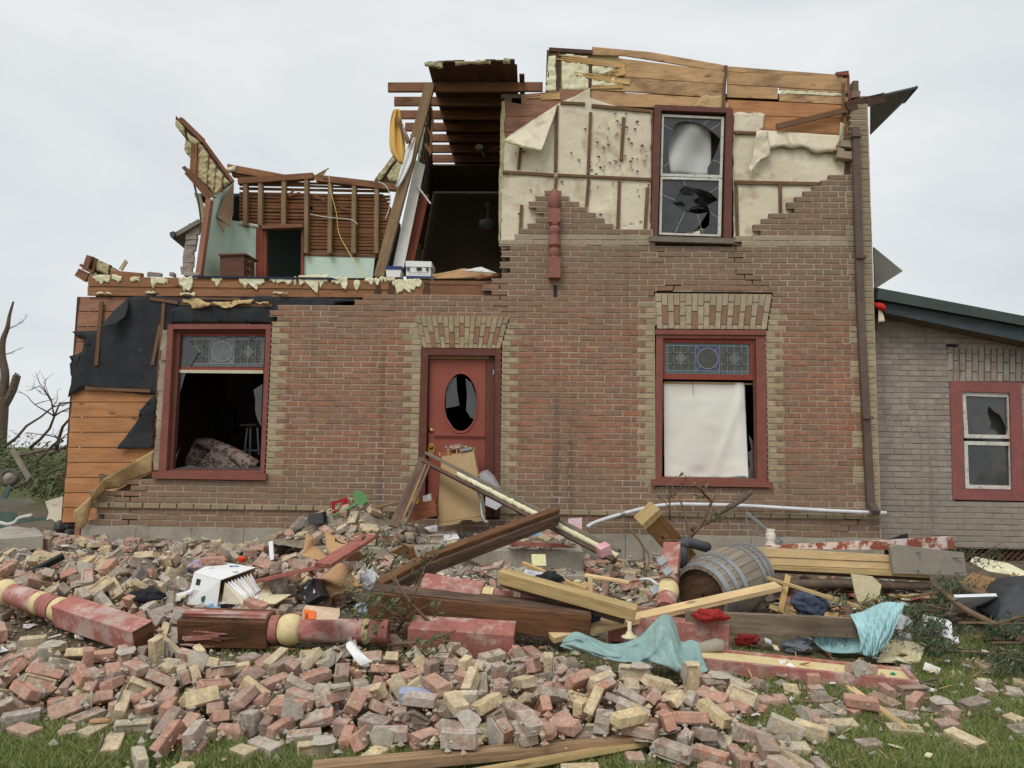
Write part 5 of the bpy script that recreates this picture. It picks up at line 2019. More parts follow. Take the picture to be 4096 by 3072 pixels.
def m_leaf(name,cols):
    b = NB(name)
    g = b.n('ShaderNodeNewGeometry')
    n = len(cols)
    col = b.ramp(g.outputs['Random Per Island'],[((i + .5) / n,C(*c)) for i,c in enumerate(cols)])
    b.i(b.b,'Subsurface Weight',0.0)
    return b.done(col,.7,None,0,.2)


M_LEAF = m_leaf('green_leaves',[(76,92,56),(92,108,66),(108,120,78),(62,78,50),(116,108,84)])
M_SPRUCE = m_leaf('spruce_needles',[(70,86,66),(84,100,74),(58,74,56),(104,112,84)])
M_WILT = m_leaf('wilted_leaves',[(82,94,68),(98,108,78),(68,80,58),(116,118,86)])
M_GRASS = m_leaf('grass_blades',[(112,132,66),(126,144,76),(98,118,58),(142,146,92),(160,150,108)])


def crown(mb,c,rad,n,size,rnd=random):
    for _ in range(n):
        th,ph = rnd.uniform(0,6.283),math.acos(rnd.uniform(-1,1))
        r = rnd.uniform(.1,1) ** .6
        p = V((c[0] + rad[0] * r * math.sin(ph) * math.cos(th),c[1] + rad[1] * r * math.sin(ph) * math.sin(th),c[2] + rad[2] * r * math.cos(ph)))
        leaf(mb,p,size * rnd.uniform(.6,1.3),rnd)


def leaf(mb,p,s,rnd=random,asp=.4):
    d = V((rnd.gauss(0,1),rnd.gauss(0,1),rnd.gauss(0,1))).normalized()
    a = d.orthogonal().normalized()
    b = d.cross(a)
    n = len(mb.v)
    mb.v += [p - a * s,p + b * s * asp,p + a * s,p - b * s * asp]
    mb.f.append((n,n + 1,n + 2,n + 3))
    mb.uv.append([(0,0),(1,0),(1,1),(0,1)])
    mb.mi.append(0)


def limb(mb,pts,r0,r1,n=7):
    P = [V(p) for p in pts]
    out = []
    for i in range(len(P) - 1):
        for k in range(4):
            t = k / 4
            a,b,c,d = P[max(0,i - 1)],P[i],P[i + 1],P[min(len(P) - 1,i + 2)]
            out.append(.5 * ((2 * b) + (c - a) * t + (2 * a - 5 * b + 4 * c - d) * t * t + (3 * b - a - 3 * c + d) * t ** 3))
    out.append(P[-1])
    mb.tube(out,[r0 + (r1 - r0) * i / (len(out) - 1) for i in range(len(out))],n)


def twigs(mb,p,d,L,depth,r,leaves=None,ls=.05,rnd=random,nl=6,zf=1.0):
    """recursive broken branch"""
    d = d.normalized()
    pts = [p]
    q = p.copy()
    dd = d.copy()
    k = 4
    for _ in range(k):
        dd = (dd + V((rnd.gauss(0,.18),rnd.gauss(0,.18),rnd.gauss(0,.14 * zf)))).normalized()
        q = q + dd * L / k
        pts.append(q.copy())
    mb.tube(pts,r,5,r1=r * .45)
    if depth > 0:
        for _ in range(rnd.randint(2,4)):
            i = rnd.randint(1,k)
            nd = (dd + V((rnd.gauss(0,.7),rnd.gauss(0,.7),rnd.gauss(0,.5) * zf - (.12 if zf < 1 else 0)))).normalized()
            twigs(mb,pts[i],nd,L * rnd.uniform(.45,.7),depth - 1,r * .5,leaves,ls,rnd,nl,zf)
    elif leaves is not None:
        for _ in range(nl):
            leaf(leaves,pts[rnd.randint(1,k)] + V((rnd.gauss(0,ls),rnd.gauss(0,ls),rnd.gauss(0,ls))),ls * rnd.uniform(.6,1.2),rnd,.4 if zf == 1 else .16)


YT = 16
T = thing('broken_tree','bare snapped tree standing far left against the grey sky','tree',PY(8,1830,YT))
m = MB()
limb(m,[PY(-8,1840,YT),PY(-2,1740,YT),PY(6,1650,YT),PY(10,1590,YT)],.26,.2,10)
build(m,'trunk',M_BARK,T,smooth=True)
m = MB()
limb(m,[PY(10,1600,YT),PY(20,1500,YT),PY(8,1420,YT),PY(12,1360,YT),PY(30,1310,YT),PY(38,1262,YT),PY(54,1206,YT)],.16,.03,8)
build(m,'limb',M_BARK,T,smooth=True)
m = MB()
limb(m,[PY(2,1640,YT),PY(24,1610,YT),PY(50,1560,YT),PY(68,1502,YT)],.15,.13,8)
for i in range(6):
    p = PY(60 + i * 3,1504,YT)
    m.beam(p,p + V((0,0,random.uniform(.04,.15))),.03,.03)
build(m,'limb',M_BARK,T,smooth=False)
m = MB()
for p,d in ((PY(14,1420,YT),V((1,0,.2))),(PY(30,1318,YT),V((1,0,.3))),(PY(8,1400,YT),V((-.6,0,.8)))):
    twigs(m,p,d,.5,2,.02)
build(m,'twigs',M_BARK,T,smooth=True)

rb = random.Random(5)
m = MB()
for (px,py,y,r,n) in ((30,1850,9,.9,330),(110,1880,8,.9,330),(190,1890,7,.8,300),(245,1900,6,.7,260),(60,1900,6,.8,240),(150,1830,11,.9,200),(-10,1790,13,1.1,240),(240,1850,9,.7,160),(205,1950,4.5,.5,200)):
    c = PY(px,py,y)
    crown(m,c,(r * 1.2,r,r * .55),n * 2,.05,rb)
build(m,'brush_foliage',M_LEAF,None,label='dense green brush and torn foliage behind the house at far left',cat='brush',kind='stuff')
for i,(px,py,y,d,L,lb) in enumerate(((150,1830,8,V((1,.2,.5)),1.7,'fallen bare branch reaching up beside the wooden corner of the house'),(40,1830,8,V((1,0,.25)),1.9,'long bare branch lying across the brush at far left'),(225,1800,7,V((.25,0,1)),1.2,'thin bare twigs standing up beside the orange boards'),(90,1900,6.5,V((.5,0,.9)),1.1,'short torn branch leaning in the brush behind the wheel'),(15,1790,10,V((.6,0,.7)),1.6,'bare upright twigs in front of the snapped tree'),(120,1790,9,V((.8,0,.5)),1.5,'tangled bare branch over the brush near the house corner'),(60,1950,5,V((1,0,.2)),1.3,'bare branch lying low below the trailer wheel'))):
    m = MB()
    twigs(m,PY(px,py,y),d,L,3,.045,None,.05,rb)
    build(m,'fallen_branch',M_BARK,None,label=lb,cat='branch',smooth=True)
# wheel
T = thing('trailer_wheel','small black trailer wheel lying in the brush at far left','wheel',PY(38,1930,4))
m = MB()
c = PY(38,1910,4)
ax = V((.25,-1,.25)).normalized()
m.lathe(c,c + ax,[(-.07,.10),(-.07,.13),(-.06,.16),(0,.175),(.06,.16),(.07,.13),(.07,.10),(.03,.09)],24)
build(m,'tyre',m_plain('tyre_rubber',(84,80,74),(104,99,92),8,.9,.4,60),T,smooth=True)
m = MB()
m.lathe(c,c + ax,[(0,.1),(.05,.095),(.05,.06),(.07,.055),(.08,.02)],18)
build(m,'rim',m_plain('rusty_pale_rim',(178,170,158),(150,138,122),12),T,smooth=True)
# green wall pieces and other wreckage at far left
M_GREENB = m_wood('faded_green_paint',(96,104,96),(74,80,74),20,knots=False,paint=(82,104,96),pamt=.6,pscale=4)
for i,(q,y,mt,nm,lb) in enumerate((
        ([(-20,2000),(110,1992),(140,2012),(-10,2040)],2.0,M_SOFFIT,'shingle_sheet','grey shingled panel lying left of the house'),
        ([(-20,2040),(60,2050),(85,2090),(-20,2120)],1.5,M_GREENB,'green_siding','dark green painted siding under the shingles at far left'),
        ([(0,1990),(30,1940),(45,1950),(20,2000)],2.2,M_GREENB,'green_board','short green board standing beside the trailer wheel'),
        ([(60,2075),(190,2066),(192,2082),(60,2094)],1.2,M_GREENB,'green_trim_strip','long green trim strip lying on bricks left of the house'),
        ([(180,2005),(252,1985),(250,2095),(240,2100),(205,2075),(185,2080),(195,2050)],.5,M_PAPER,'torn_board','pale torn fibreboard leaning against the wooden house corner'))):
    m = MB()
    m.prism(rag(q,40,3),y,.03)
    build(m,nm,mt,None,label=lb,cat='panel' if 'sheet' in nm or 'sid' in nm else 'board',bevel=.003)
wire([(-10,2088,.9),(30,2098,.9),(60,2090,.9),(80,2072,.9),(130,2062,.9)],.03,m_plain('pale_hose',(186,184,174),(204,202,194),8),'plastic_hose',None,label='pale bent hose lying over bricks at far left',cat='hose')
m = MB()
m.beam(PY(50,1800,5),PY(120,1920,4.5),.09,.05,up=(0,1,0))
build(m,'leaning_post',M_GREYWOOD,None,label='grey post leaning in the brush right of the trailer wheel',cat='post')
m = MB()
m.prism3([PG(-60,2215,.1),PG(170,2195,.12),PG(150,2165,.12),PG(40,2150,.14),PG(-60,2180,.12)],V((0,0,.14)))
build(m,'concrete_slab',M_CONC,None,bevel=.02,label='broken grey concrete slab among bricks at the left edge',cat='concrete')
m = MB()
c = PG(210,2150,0)
for _ in range(7):
    p = c + V((random.uniform(-.12,.25),random.uniform(-.1,.3),random.uniform(.05,.25)))
    m.lathe(p - V((0,0,.08)),p + V((.02,.03,1)),[(0,.04),(.05,.09),(.11,.08),(.16,.03)],7)
build(m,'fieldstone_corner',m_plain('tarred_fieldstone',(62,62,64),(92,90,88),6,.85,.7,30),None,label='dark tarred fieldstones under the wooden house corner',cat='stones',kind='stuff')
# ------------------------------------------------------------------ wreckage: columns, beams, planks
def m_redcol(name,base,wear,amt=.35):
    b = NB(name)
    co = b.coord('Object')
    n1 = b.noise(co,5,7,.7)
    n2 = b.noise(co,16,5,.65)
    n3 = b.noise(co,70,3)
    col = b.ramp(n2,[(.3,tuple(c * .72 for c in C(*base)[:3]) + (1,)),(.65,C(*base))])
    col = b.mix(b.ramp(n1,[(1 - amt - .05,0),(1 - amt + .08,.85)]),col,b.ramp(n2,[(.35,C(*wear)),(.7,C(196,182,170))]))
    col = b.mix(b.ramp(b.noise(co,3,5),[(.5,0),(.8,.55)]),col,C(140,112,100))
    col = b.mix(.4,col,b.ramp(n3,[(.3,.6),(.7,1.25)]),'MULTIPLY')
    return b.done(col,.75,b.bump(b.math('ADD',n1,n3),.35,.006))


M_COLRED = m_redcol('chalky_red_column_paint',(184,116,106),(206,178,168),.5)
M_COLRED2 = m_redcol('worn_red_column_paint',(174,112,101),(198,170,158),.46)
M_COLCRM = m_plain('cream_column_paint',(226,208,158),(212,192,140),8,.7,.2,60,dirt=(150,130,92),dirtamt=.28,dscale=9)
M_ROT = m_wood('rotten_column_core',(112,74,50),(54,38,30),9,knots=False,stain=(34,26,22),stamt=.42,paint=(150,82,74),pamt=.24,bump=1.0)
M_BEAM = m_wood('dark_oiled_beam',(120,84,56),(74,50,34),11,stain=(52,38,30),stamt=.34,paint=(176,170,160),pamt=.2,pscale=6)
M_MOULD = m_wood('weathered_moulding',(122,98,82),(70,53,45),24,knots=False,stain=(60,46,40),stamt=.42,paint=(164,146,130),pamt=.3,pscale=9)
M_YTIM = m_wood('treated_yellow_timber',(196,170,120),(160,132,86),12,stain=(128,106,70),stamt=.25)
M_PINE = m_wood('new_pine',(226,196,148),(204,168,116),16)
M_GREYPLK = m_wood('grey_weathered_plank',(138,122,104),(104,90,76),18,knots=False,stain=(88,74,62),stamt=.4)
M_GREYPNT = m_plain('grey_painted_board',(140,132,118),(154,146,132),4,.75,.2,50,dirt=(112,102,90),dirtamt=.3,dscale=5)
M_REDWHT = m_wood('scraped_red_board',(150,96,66),(110,66,46),14,knots=False,paint=(214,198,190),pamt=.5,pscale=7,stain=(146,70,60),stamt=.55)
M_REDPLK = m_wood('red_stained_plank',(150,90,76),(112,64,54),18,knots=False,paint=(164,102,90),pamt=.55,pscale=6)
M_TANPANEL = m_plain('tan_cabinet_panel',(156,130,90),(168,142,102),3,.75,.1,50,dirt=(132,108,74),dirtamt=.25,dscale=6)
M_DRAWER = m_wood('drawer_wood',(140,84,56),(104,58,38),14,knots=False)
M_CREAMDW = m_plain('cream_drywall',(226,214,176),(214,202,164),3,.85,.15,60,dirt=(180,166,132),dirtamt=.22,dscale=6)


def column(label,p0,p1,segs,n=18,group='fallen red porch columns'):
    p0,p1 = V(p0),V(p1)
    d = p1 - p0
    T = thing('porch_column',label,'column',(p0 + p1) / 2,group)
    for s in segs:
        kind,t0,t1,r,mat = s[:5]
        a,b = p0 + d * t0,p0 + d * t1
        m = MB()
        L = (b - a).length
        if kind == 'sq':
            upv = s[5] if len(s) > 5 else (0,0,1)
            m.beam(a,b,r * 2,r * 2,up=upv,jit=.004,endmi=1)
            build(m,'square_block',[mat,M_ROT],T,bevel=.006)
        elif kind == 'ball':
            m.lathe(a,b,[(L * k / 10,r * (.72 + .28 * math.sin(math.pi * k / 10) ** .7)) for k in range(11)],n)
            build(m,'turned_ball',mat,T,angle=50)
        elif kind == 'ring':
            k = 3
            pr = []
            for i in range(k):
                for q in range(5):
                    pr.append((L * (i + q / 5) / k,r * (.93 + .07 * math.sin(math.pi * q / 5))))
            m.lathe(a,b,pr,n)
            build(m,'turned_ring',mat,T,angle=40)
        else:
            r1 = s[5] if len(s) > 5 else r
            m.lathe(a,b,[(0,r),(L * .5,(r + r1) / 2 * 1.02),(L,r1)],n)
            build(m,'turned_shaft',mat,T,angle=40)
    return T


# A: left column
a,b = PG(-90,2330,.25),PG(575,2548,.17)
up = V((0,-.35,1))
column('long red porch column with cream rings lying at the left edge',a,b,[('shaft',0,.06,.085,M_COLRED2),('ring',.06,.16,.088,M_COLRED2),('ball',.16,.235,.102,M_COLCRM),('shaft',.235,.40,.08,M_COLRED,.085),('ring',.40,.44,.089,M_COLCRM),('ring',.44,.52,.094,M_COLRED2),('ring',.52,.56,.094,M_COLCRM),('sq',.56,1,.088,M_COLRED,up)])
# B
a,b = PG(735,2508,.16),PG(1555,2528,.15)
column('red porch column with rotten square end and cream ball in mid rubble',a,b,[('sq',0,.43,.105,M_ROT,(0,-.25,1)),('shaft',.43,.47,.10,M_COLRED2),('ball',.47,.575,.115,M_COLCRM),('shaft',.575,.88,.082,M_COLRED,.088),('ring',.88,.91,.092,M_COLCRM),('shaft',.91,1,.088,M_COLRED2)])
rr_ = random.Random(31)
dB = (b - a).normalized()
for k in range(7):
    m = MB()
    z_ = rr_.uniform(-.095,.085)
    t0 = rr_.uniform(-.01,.2)
    t1 = t0 + rr_.uniform(.12,.25)
    m.splint(a.lerp(b,t0) + V((0,-.106,z_)),a.lerp(b,min(t1,.43)) + V((0,-.108 + rr_.uniform(-.01,.004),z_ + rr_.uniform(-.03,.03))),rr_.uniform(.012,.04),.012,up=(0,1,0),k=3,a0=.05,a1=.1)
    build(m,'rotten_splinter',M_ROT if k % 2 else M_COLRED2,bpy.data.objects[[o.name for o in bpy.data.objects if o.name.startswith('porch_column')][-1]])
m = MB()
pa,pb = a.lerp(b,.01) + V((0,.01,.1)),a.lerp(b,.42) + V((0,.01,.105))
m.beam(pa,pb,.2,.03,jit=.012)
build(m,'paint_skin',M_COLRED,bpy.data.objects[[o.name for o in bpy.data.objects if o.name.startswith('porch_column')][-1]],bevel=.006)
# C
a,b = PG(1645,2545,.12),PG(2060,2572,.12)
column('thick red square column block with chipped end near the branches',a,b,[('sq',0,1,.115,M_COLRED2,(0,-.2,1))])
# D
a,b = PG(1690,2352,.32),PG(2200,2425,.27)
column('red porch column with cream rings lying behind the dark beam',a,b,[('sq',0,.48,.085,M_COLRED2,(0,-.6,1)),('ring',.48,.57,.082,M_COLCRM),('shaft',.57,.72,.07,M_COLRED2),('ring',.72,.78,.078,M_COLCRM),('shaft',.78,1,.075,M_COLRED2)])
# E by the barrel
a,b = PY(2690,2195,-2.7),PY(2662,2440,-3.5)
column('red column with wide cream band standing tilted beside the barrel',a,b,[('sq',0,.55,.075,M_COLRED2),('shaft',.55,.62,.085,M_COLRED2),('ball',.62,.82,.095,M_COLCRM),('shaft',.82,1,.08,M_COLRED2)])


def plank(name,label,cat,p0,p1,w,h,mat,up=(0,0,1),bevel=.004,jit=.004,group=None,**kw):
    m = MB()
    m.beam(p0,p1,w,h,up=up,jit=jit)
    return build(m,name,mat,None,label=label,cat=cat,bevel=bevel,group=group,**kw)


plank('square_beam','red painted square beam behind the teal towel','beam',PG(2440,2498,.14),PG(2915,2555,.13),.19,.2,M_COLRED2)
# trim tray
T = thing('trim_tray','long red edged trim panel with cream inside lying on grass','trim',PG(3230,2690))
a,b = PG(2790,2632,.06),PG(3640,2722,.06)
d = (b - a).normalized()
sd_ = V((0,0,1)).cross(d).normalized()
m = MB()
m.beam(a + V((0,0,.012)),b + V((0,0,.012)),.30,.02)
build(m,'cream_face',M_COLCRM,T)
for s in (-1,1):
    m = MB()
    m.beam(a + sd_ * s * .16 + V((0,0,.0)),b + sd_ * s * .16 + V((0,0,.0)),.03,.085,jit=.003)
    build(m,'side_rail',M_COLRED2,T,bevel=.004)
m = MB()
m.beam(b - sd_ * .175,b + sd_ * .175,.03,.1)
build(m,'end_rail',M_COLRED2,T,bevel=.004)
# dark beam in front
T = thing('porch_beam','heavy dark wooden beam lying across the foot of the steps','beam',PG(1920,2500))
a,b = PG(1488,2410,.26),PG(2362,2500,.22)
m = MB()
m.beam(a,b,.16,.2,up=(0,-.12,1),jit=.008)
build(m,'timber',M_BEAM,T,bevel=.008)
m = MB()
m.beam(a + V((0,.02,.108)),b + V((0,.02,.108)),.18,.022,up=(0,-.12,1),jit=.004)
build(m,'cap_strip',M_MOULD,T,bevel=.003)
m = MB()
m.beam(a.lerp(b,.11) + V((0,-.1,-.02)),a.lerp(b,.17) + V((0,-.1,-.02)),.02,.05)
build(m,'cleat',M_MOULD,T)
# moulded timbers across the porch
def moulded(label,a,b,w,h):
    T = thing('moulded_timber',label,'timber',(a + b) / 2,'moulded porch timbers')
    d = (b - a).normalized()
    sx = d.cross(V((0,-.5,1))).normalized()
    u = sx.cross(d)
    for k,(o,ww,hh,mt) in enumerate(((0,w,h * .4,M_MOULD),(-.34,w * .8,h * .3,M_MOULD),(.33,w * .7,h * .3,M_BEAM))):
        m = MB()
        m.beam(a + u * o * h,b + u * o * h,ww,hh,up=u,jit=.004)
        build(m,('body','lower_moulding','top_moulding')[k],mt,T,bevel=.006)
    m = MB()
    m.beam(a - u * h * .2 - sx * w * .5,b - u * h * .2 - sx * w * .5,.012,h * .16,up=u)
    build(m,'white_bead',M_WHTSASH,T)
    return T
moulded('long dark moulded timber slanting up across the porch steps',PY(1690,2262,-3.0),PY(2225,2062,-1.75),.12,.2)
moulded('short dark moulded timber end pointing down left of the beam',PY(1512,2362,-3.45),PY(1712,2252,-2.9),.12,.17)
# foam edged rail leaning on the door, with its props
T = thing('foam_edged_rail','long leaning rail filled with yellow foam in front of the door','rail',PY(2080,2200,-1.3))
a,b = PY(1700,1828,-.55),PY(2470,2222,-2.05)
d = (b - a).normalized()
u = V((0,-1,0)).cross(d).normalized()
u = u if u.z > 0 else -u
for o,nm,mt in ((.05,'upper_rail',M_GREYWOOD),(-.05,'lower_rail',M_MOULD)):
    m = MB()
    m.beam(a + u * o,b + u * o,.09,.035,up=u,jit=.003)
    build(m,nm,mt,T,bevel=.004)
m = MB()
N0 = 150
m.tube([a.lerp(b,.2 + .8 * i / N0) + V((0,-.022 + .008 * NZ.noise(V((i * .31,1,0))),.008 * NZ.noise(V((i * .27,5,0))))) for i in range(N0 + 1)],[.033 + .012 * NZ.noise(V((i * .22,2,0))) + .008 * NZ.noise(V((i * .7,9,0))) for i in range(N0 + 1)],9)
build(m,'foam_fill',M_FOAM,T,smooth=True)
m = MB()
m.beam(a - u * .075 + V((0,.01,0)),b - u * .075 + V((0,.01,0)),.07,.012,up=u)
build(m,'black_edge',M_BLACK,T)
for k,(p,q,w,mt,nm,lb) in enumerate((((1696,1835,-.5),(1572,2108,-1.5),.11,M_MOULD,'leaning_board','dark board leaning left of the red door'),((1706,1850,-.58),(1598,2108,-1.5),.03,M_STUD,'thin_strip','thin wooden strip leaning beside the dark board at the door'),((1722,1850,-.6),(1622,2100,-1.45),.03,M_MOULD,'thin_strip','second thin dark strip leaning beside the door board'))):
    plank(nm,lb,'board',PY(*p),PY(*q),w,.03,mt,up=(0,1,0))
# cabinet leaning on the door
T = thing('cabinet','overturned tan cabinet leaning against the red front door','cabinet',PY(1840,2090,-.5))
m = MB()
m.prism3([PY(1766,1830,-.28),PY(1895,1804,-.28),PY(1938,2062,-.75),PY(1748,2090,-.75)],V((0,.16,.05)))
build(m,'side_panel',M_TANPANEL,T,bevel=.003)
m = MB()
m.prism3([PY(1752,2092,-.76),PY(1936,2066,-.76),PY(1940,2082,-.78),PY(1900,2088,-.78),PY(1880,2078,-.78),PY(1850,2080,-.78),PY(1835,2095,-.78),PY(1754,2106,-.78)],V((0,.14,.04)))
build(m,'base_board',M_TANPANEL,T)
m = MB()
m.prism3([PY(1742,1812,-.2),PY(1890,1788,-.2),PY(1892,1806,-.24),PY(1768,1830,-.24)],V((0,.12,0)))
dr = build(m,'drawer_edge',M_DRAWER,T)
for x in (1758,1792,1826):
    m = MB()
    m.beam(PY(x,1812 - (x - 1742) * .16,-.27),PY(x + 2,1828 - (x - 1742) * .16,-.27),.012,.01,up=(0,1,0))
    build(m,'divider',M_FRESH,dr)
m = MB()
m.beam(PY(1845,1802,-.27),PY(1888,1792,-.27),.05,.04,up=(0,0,1))
build(m,'drawer_slide',M_STEEL,T)
T = thing('drawer','red brown wooden drawer lying left of the tan cabinet','drawer',PY(1690,2085,-.8))
m = MB()
m.prism3([PY(1632,2024,-.85),PY(1738,2000,-.85),PY(1746,2062,-.9),PY(1660,2084,-.9),PY(1640,2080,-.9)],V((0,.35,.02)))
build(m,'drawer_box',M_DRAWER,T,bevel=.003)
m = MB()
m.prism([(1634,2040),(1742,2018),(1743,2026),(1635,2048)],-.862,.005)
build(m,'pale_strip',M_FRESH,T)
M_CLEARP = m_plain('cloudy_plastic',(168,168,170),(184,184,186),3,.3,.1,40)
m = MB()
m.prism3([PY(1914,1900,-.4),PY(1945,1890,-.4),PY(1972,1915,-.4),PY(1990,1945,-.4),PY(2020,2010,-.5),PY(1985,2040,-.5),PY(1940,2020,-.5),PY(1945,1960,-.4)],V((0,.25,.03)))
build(m,'plastic_tub',M_CLEARP,None,label='cloudy plastic tub squeezed behind the leaning rail at the door',cat='tub',bevel=.015)
m = MB()
m.tube([PY(1910,1952,-.9),PY(1922,2000,-.95),PY(1928,2060,-1.0),PY(1940,2086,-1.05),PY(1950,2088,-1.1)],.018,8)
build(m,'metal_tube',M_STEEL,None,label='thin white metal tube standing right of the tan cabinet',cat='tube',smooth=True)
for q,mt,nm,lb,ct in (([(1652,1975),(1662,1972),(1672,1985),(1672,2014),(1650,2018)],m_plain('yellow_book',(222,186,66),(232,196,80)),'yellow_book','small yellow book standing on the drawer','book'),([(1690,1985),(1720,1975),(1724,2002),(1692,2008)],M_WHITEGYP,'plaster_lump','grey plaster lump resting on the drawer','plaster')):
    m = MB()
    m.prism(q,-.78,.1)
    build(m,nm,mt,None,label=lb,cat=ct,bevel=.008)
# yellow timbers
plank('yellow_timber','thick yellow square timber slanting down right of the steps','timber',PG(2000,2300,.5),PG(2545,2452,.36),.125,.1,M_YTIM,up=(0,-.1,1),bevel=.006)
m = MB()
m.splint(PG(2500,2478,.28),PG(2030,2338,.40),.11,.05,k=6,a0=0,a1=.16)
build(m,'split_plank',M_MOULD,None,label='split brown plank under the thick yellow timber',cat='plank')
plank('narrow_plank','narrow new pine plank crossing in front of the barrel','plank',PG(2205,2552,.12),PG(3112,2346,.38),.1,.045,M_PINE,up=(0,-.25,1),bevel=.003)
plank('batten_stick','pale square stick lying above the yellow timber','stick',PG(2090,2252,.42),PG(2345,2360,.3),.03,.03,M_FRESH)
plank('batten_stick','pale flat batten end beside the brick heap right of the steps','stick',PG(2340,2300,.32),PG(2520,2330,.30),.06,.025,M_PINE)
plank('short_stake','short pale stake standing in the rubble right of the steps','stake',PY(2362,2380,-3.2),PY(2358,2300,-3.2),.04,.03,M_PINE,up=(0,1,0))
# box section leaning by the barrel
T = thing('timber_box_beam','hollow brown timber box end leaning up left of the barrel','beam',PY(2700,2250,-1.7))
a,b = PY(2592,2062,-1.9),PY(2740,2230,-1.6)
d = (b - a).normalized()
m = MB()
m.beam(a,b,.22,.2,up=(0,1,0),jit=.004,endmi=1)
build(m,'box',[m_wood('brown_plywood',(150,110,66),(120,84,48),10,knots=False),M_DKWOOD],T,bevel=.005)
m = MB()
m.beam(a + d * -.04 + V((0,-.03,.0)),a + d * .03 + V((0,-.03,0)),.24,.2,up=(0,1,0),jit=.006)
build(m,'end_cap',M_YTIM,T,bevel=.004)
# barrel
hc,rc = PY(2800,2385,-3.1),PY(2985,2290,-2.5)
ax = (rc - hc).normalized()
BT_ = thing('oak_barrel','weathered grey oak barrel with steel hoops lying on its side','barrel',PG(2880,2480))
Lb = .86
hc0 = hc
rad = lambda t: .262 + .052 * math.sin(math.pi * t)
e1 = ax.cross(V((0,0,1))).normalized()
e2 = e1.cross(ax)
M_STAVE = m_wood('silver_oak_stave',(150,138,122),(112,102,90),26,knots=False,stain=(126,100,76),stamt=.28)
ns = 26
for k in range(ns):
    m = MB()
    th0,th1 = 2 * math.pi * (k + .03) / ns,2 * math.pi * (k + .97) / ns
    rows = 8
    vv,ff = [],[]
    for i in range(rows + 1):
        t = i / rows
        p = hc0 + ax * (t * Lb)
        for th,dr in ((th0,0),(th1,0),(th1,-.028),(th0,-.028)):
            r = rad(t) + dr
            vv.append(p + (e1 * math.cos(th) + e2 * math.sin(th)) * r)
    for i in range(rows):
        for j in range(4):
            q = (j + 1) % 4
            ff.append((i * 4 + j,i * 4 + q,(i + 1) * 4 + q,(i + 1) * 4 + j))
    ff += [(3,2,1,0),tuple(rows * 4 + j for j in range(4))]
    o_ = random.uniform(0,30)
    m.mesh(vv,ff,0,lambda v: ((v - hc0).dot(ax) + o_,math.atan2((v - hc0).dot(e2),(v - hc0).dot(e1)) * .3 + o_))
    build(m,'stave',M_STAVE,BT_)
for t0,t1 in ((.0,.065),(.14,.195),(.27,.33),(.67,.73),(.80,.86),(.935,1.0)):
    m = MB()
    m.lathe(hc0,rc,[(t0 * Lb,rad(t0) + .0005),(t0 * Lb,rad(t0) + .006),(t1 * Lb,rad(t1) + .006),(t1 * Lb,rad(t1) + .0005)],40,cap=False)
    hp_ = build(m,'hoop',M_STEEL,BT_,angle=40)
    for dth in (0,.16):
        th = 1.1 + dth
        p = hc0 + ax * ((t0 + t1) / 2 * Lb)
        o = e1 * math.cos(th) + e2 * math.sin(th)
        m = MB()
        m.lathe(p + o * (rad((t0 + t1) / 2) + .004),p + o * 2,[(0,.008),(.005,.008),(.009,.004)],8)
        build(m,'rivet',M_STEEL,hp_)
m = MB()
M_HEAD = m_wood('stained_barrel_head',(104,80,60),(66,48,36),12,knots=False,stain=(46,34,28),stamt=.4)
for k in range(6):
    w0,w1 = -.24 + k * .08 + .001,-.24 + (k + 1) * .08 - .001
    m = MB()
    pts = []
    for w in (w0,w1):
        s = math.sqrt(max(0,.24 ** 2 - w * w))
        pts.append((w,s))
    p = [hc0 + ax * .05 + e1 * pts[0][1] + e2 * w0,hc0 + ax * .05 + e1 * pts[1][1] + e2 * w1,hc0 + ax * .05 - e1 * pts[1][1] + e2 * w1,hc0 + ax * .05 - e1 * pts[0][1] + e2 * w0]
    m.prism3(p,ax * .02)
    build(m,'head_board',M_HEAD,BT_)
m = MB()
m.lathe(hc0 + ax * .048,hc0 - ax,[(0,.012),(.004,.012)],10)
build(m,'bung',M_BLACK,BT_)
m = MB()
m.lathe(hc0 + ax * (Lb - .05),rc + ax,[(0,.245),(.02,.245)],30)
build(m,'rear_head',M_HEAD,BT_)
# pipe elbow
m = MB()
m.tube([PY(2728,2270,-2.7),PY(2728,2200,-2.65),PY(2732,2176,-2.6),PY(2748,2168,-2.6),PY(2780,2176,-2.5),PY(2830,2190,-2.4)],.05,12)
m.tube([PY(2728,2190,-2.65),PY(2730,2170,-2.62)],.058,12)
build(m,'drain_pipe',m_plain('dark_grey_abs_pipe',(72,72,74),(90,90,92),6,.6,.2,50),None,label='dark grey plastic elbow pipe left of the barrel top',cat='pipe',smooth=True)
# white conduit along the wall
wire([(2348,2108,-.35),(2385,2088,-.3),(2480,2058,-.22),(2600,2028,-.15),(2690,2018,-.12),(2800,2018,-.1),(3000,2024,-.1),(3300,2042,-.1),(3545,2052,-.1)],.026,m_plain('white_pvc',(206,206,208),(224,224,226),6,.5,.1,40,dirt=(150,146,140),dirtamt=.25,dscale=12),'white_conduit',None,label='long white plastic conduit bowed along the foot of the wall',cat='conduit')
m = MB()
m.tube([PY(2482,2058,-.22),PY(2498,2053,-.21)],.031,10)
build(m,'conduit_joint',M_STEEL,bpy.data.objects['white_conduit'])

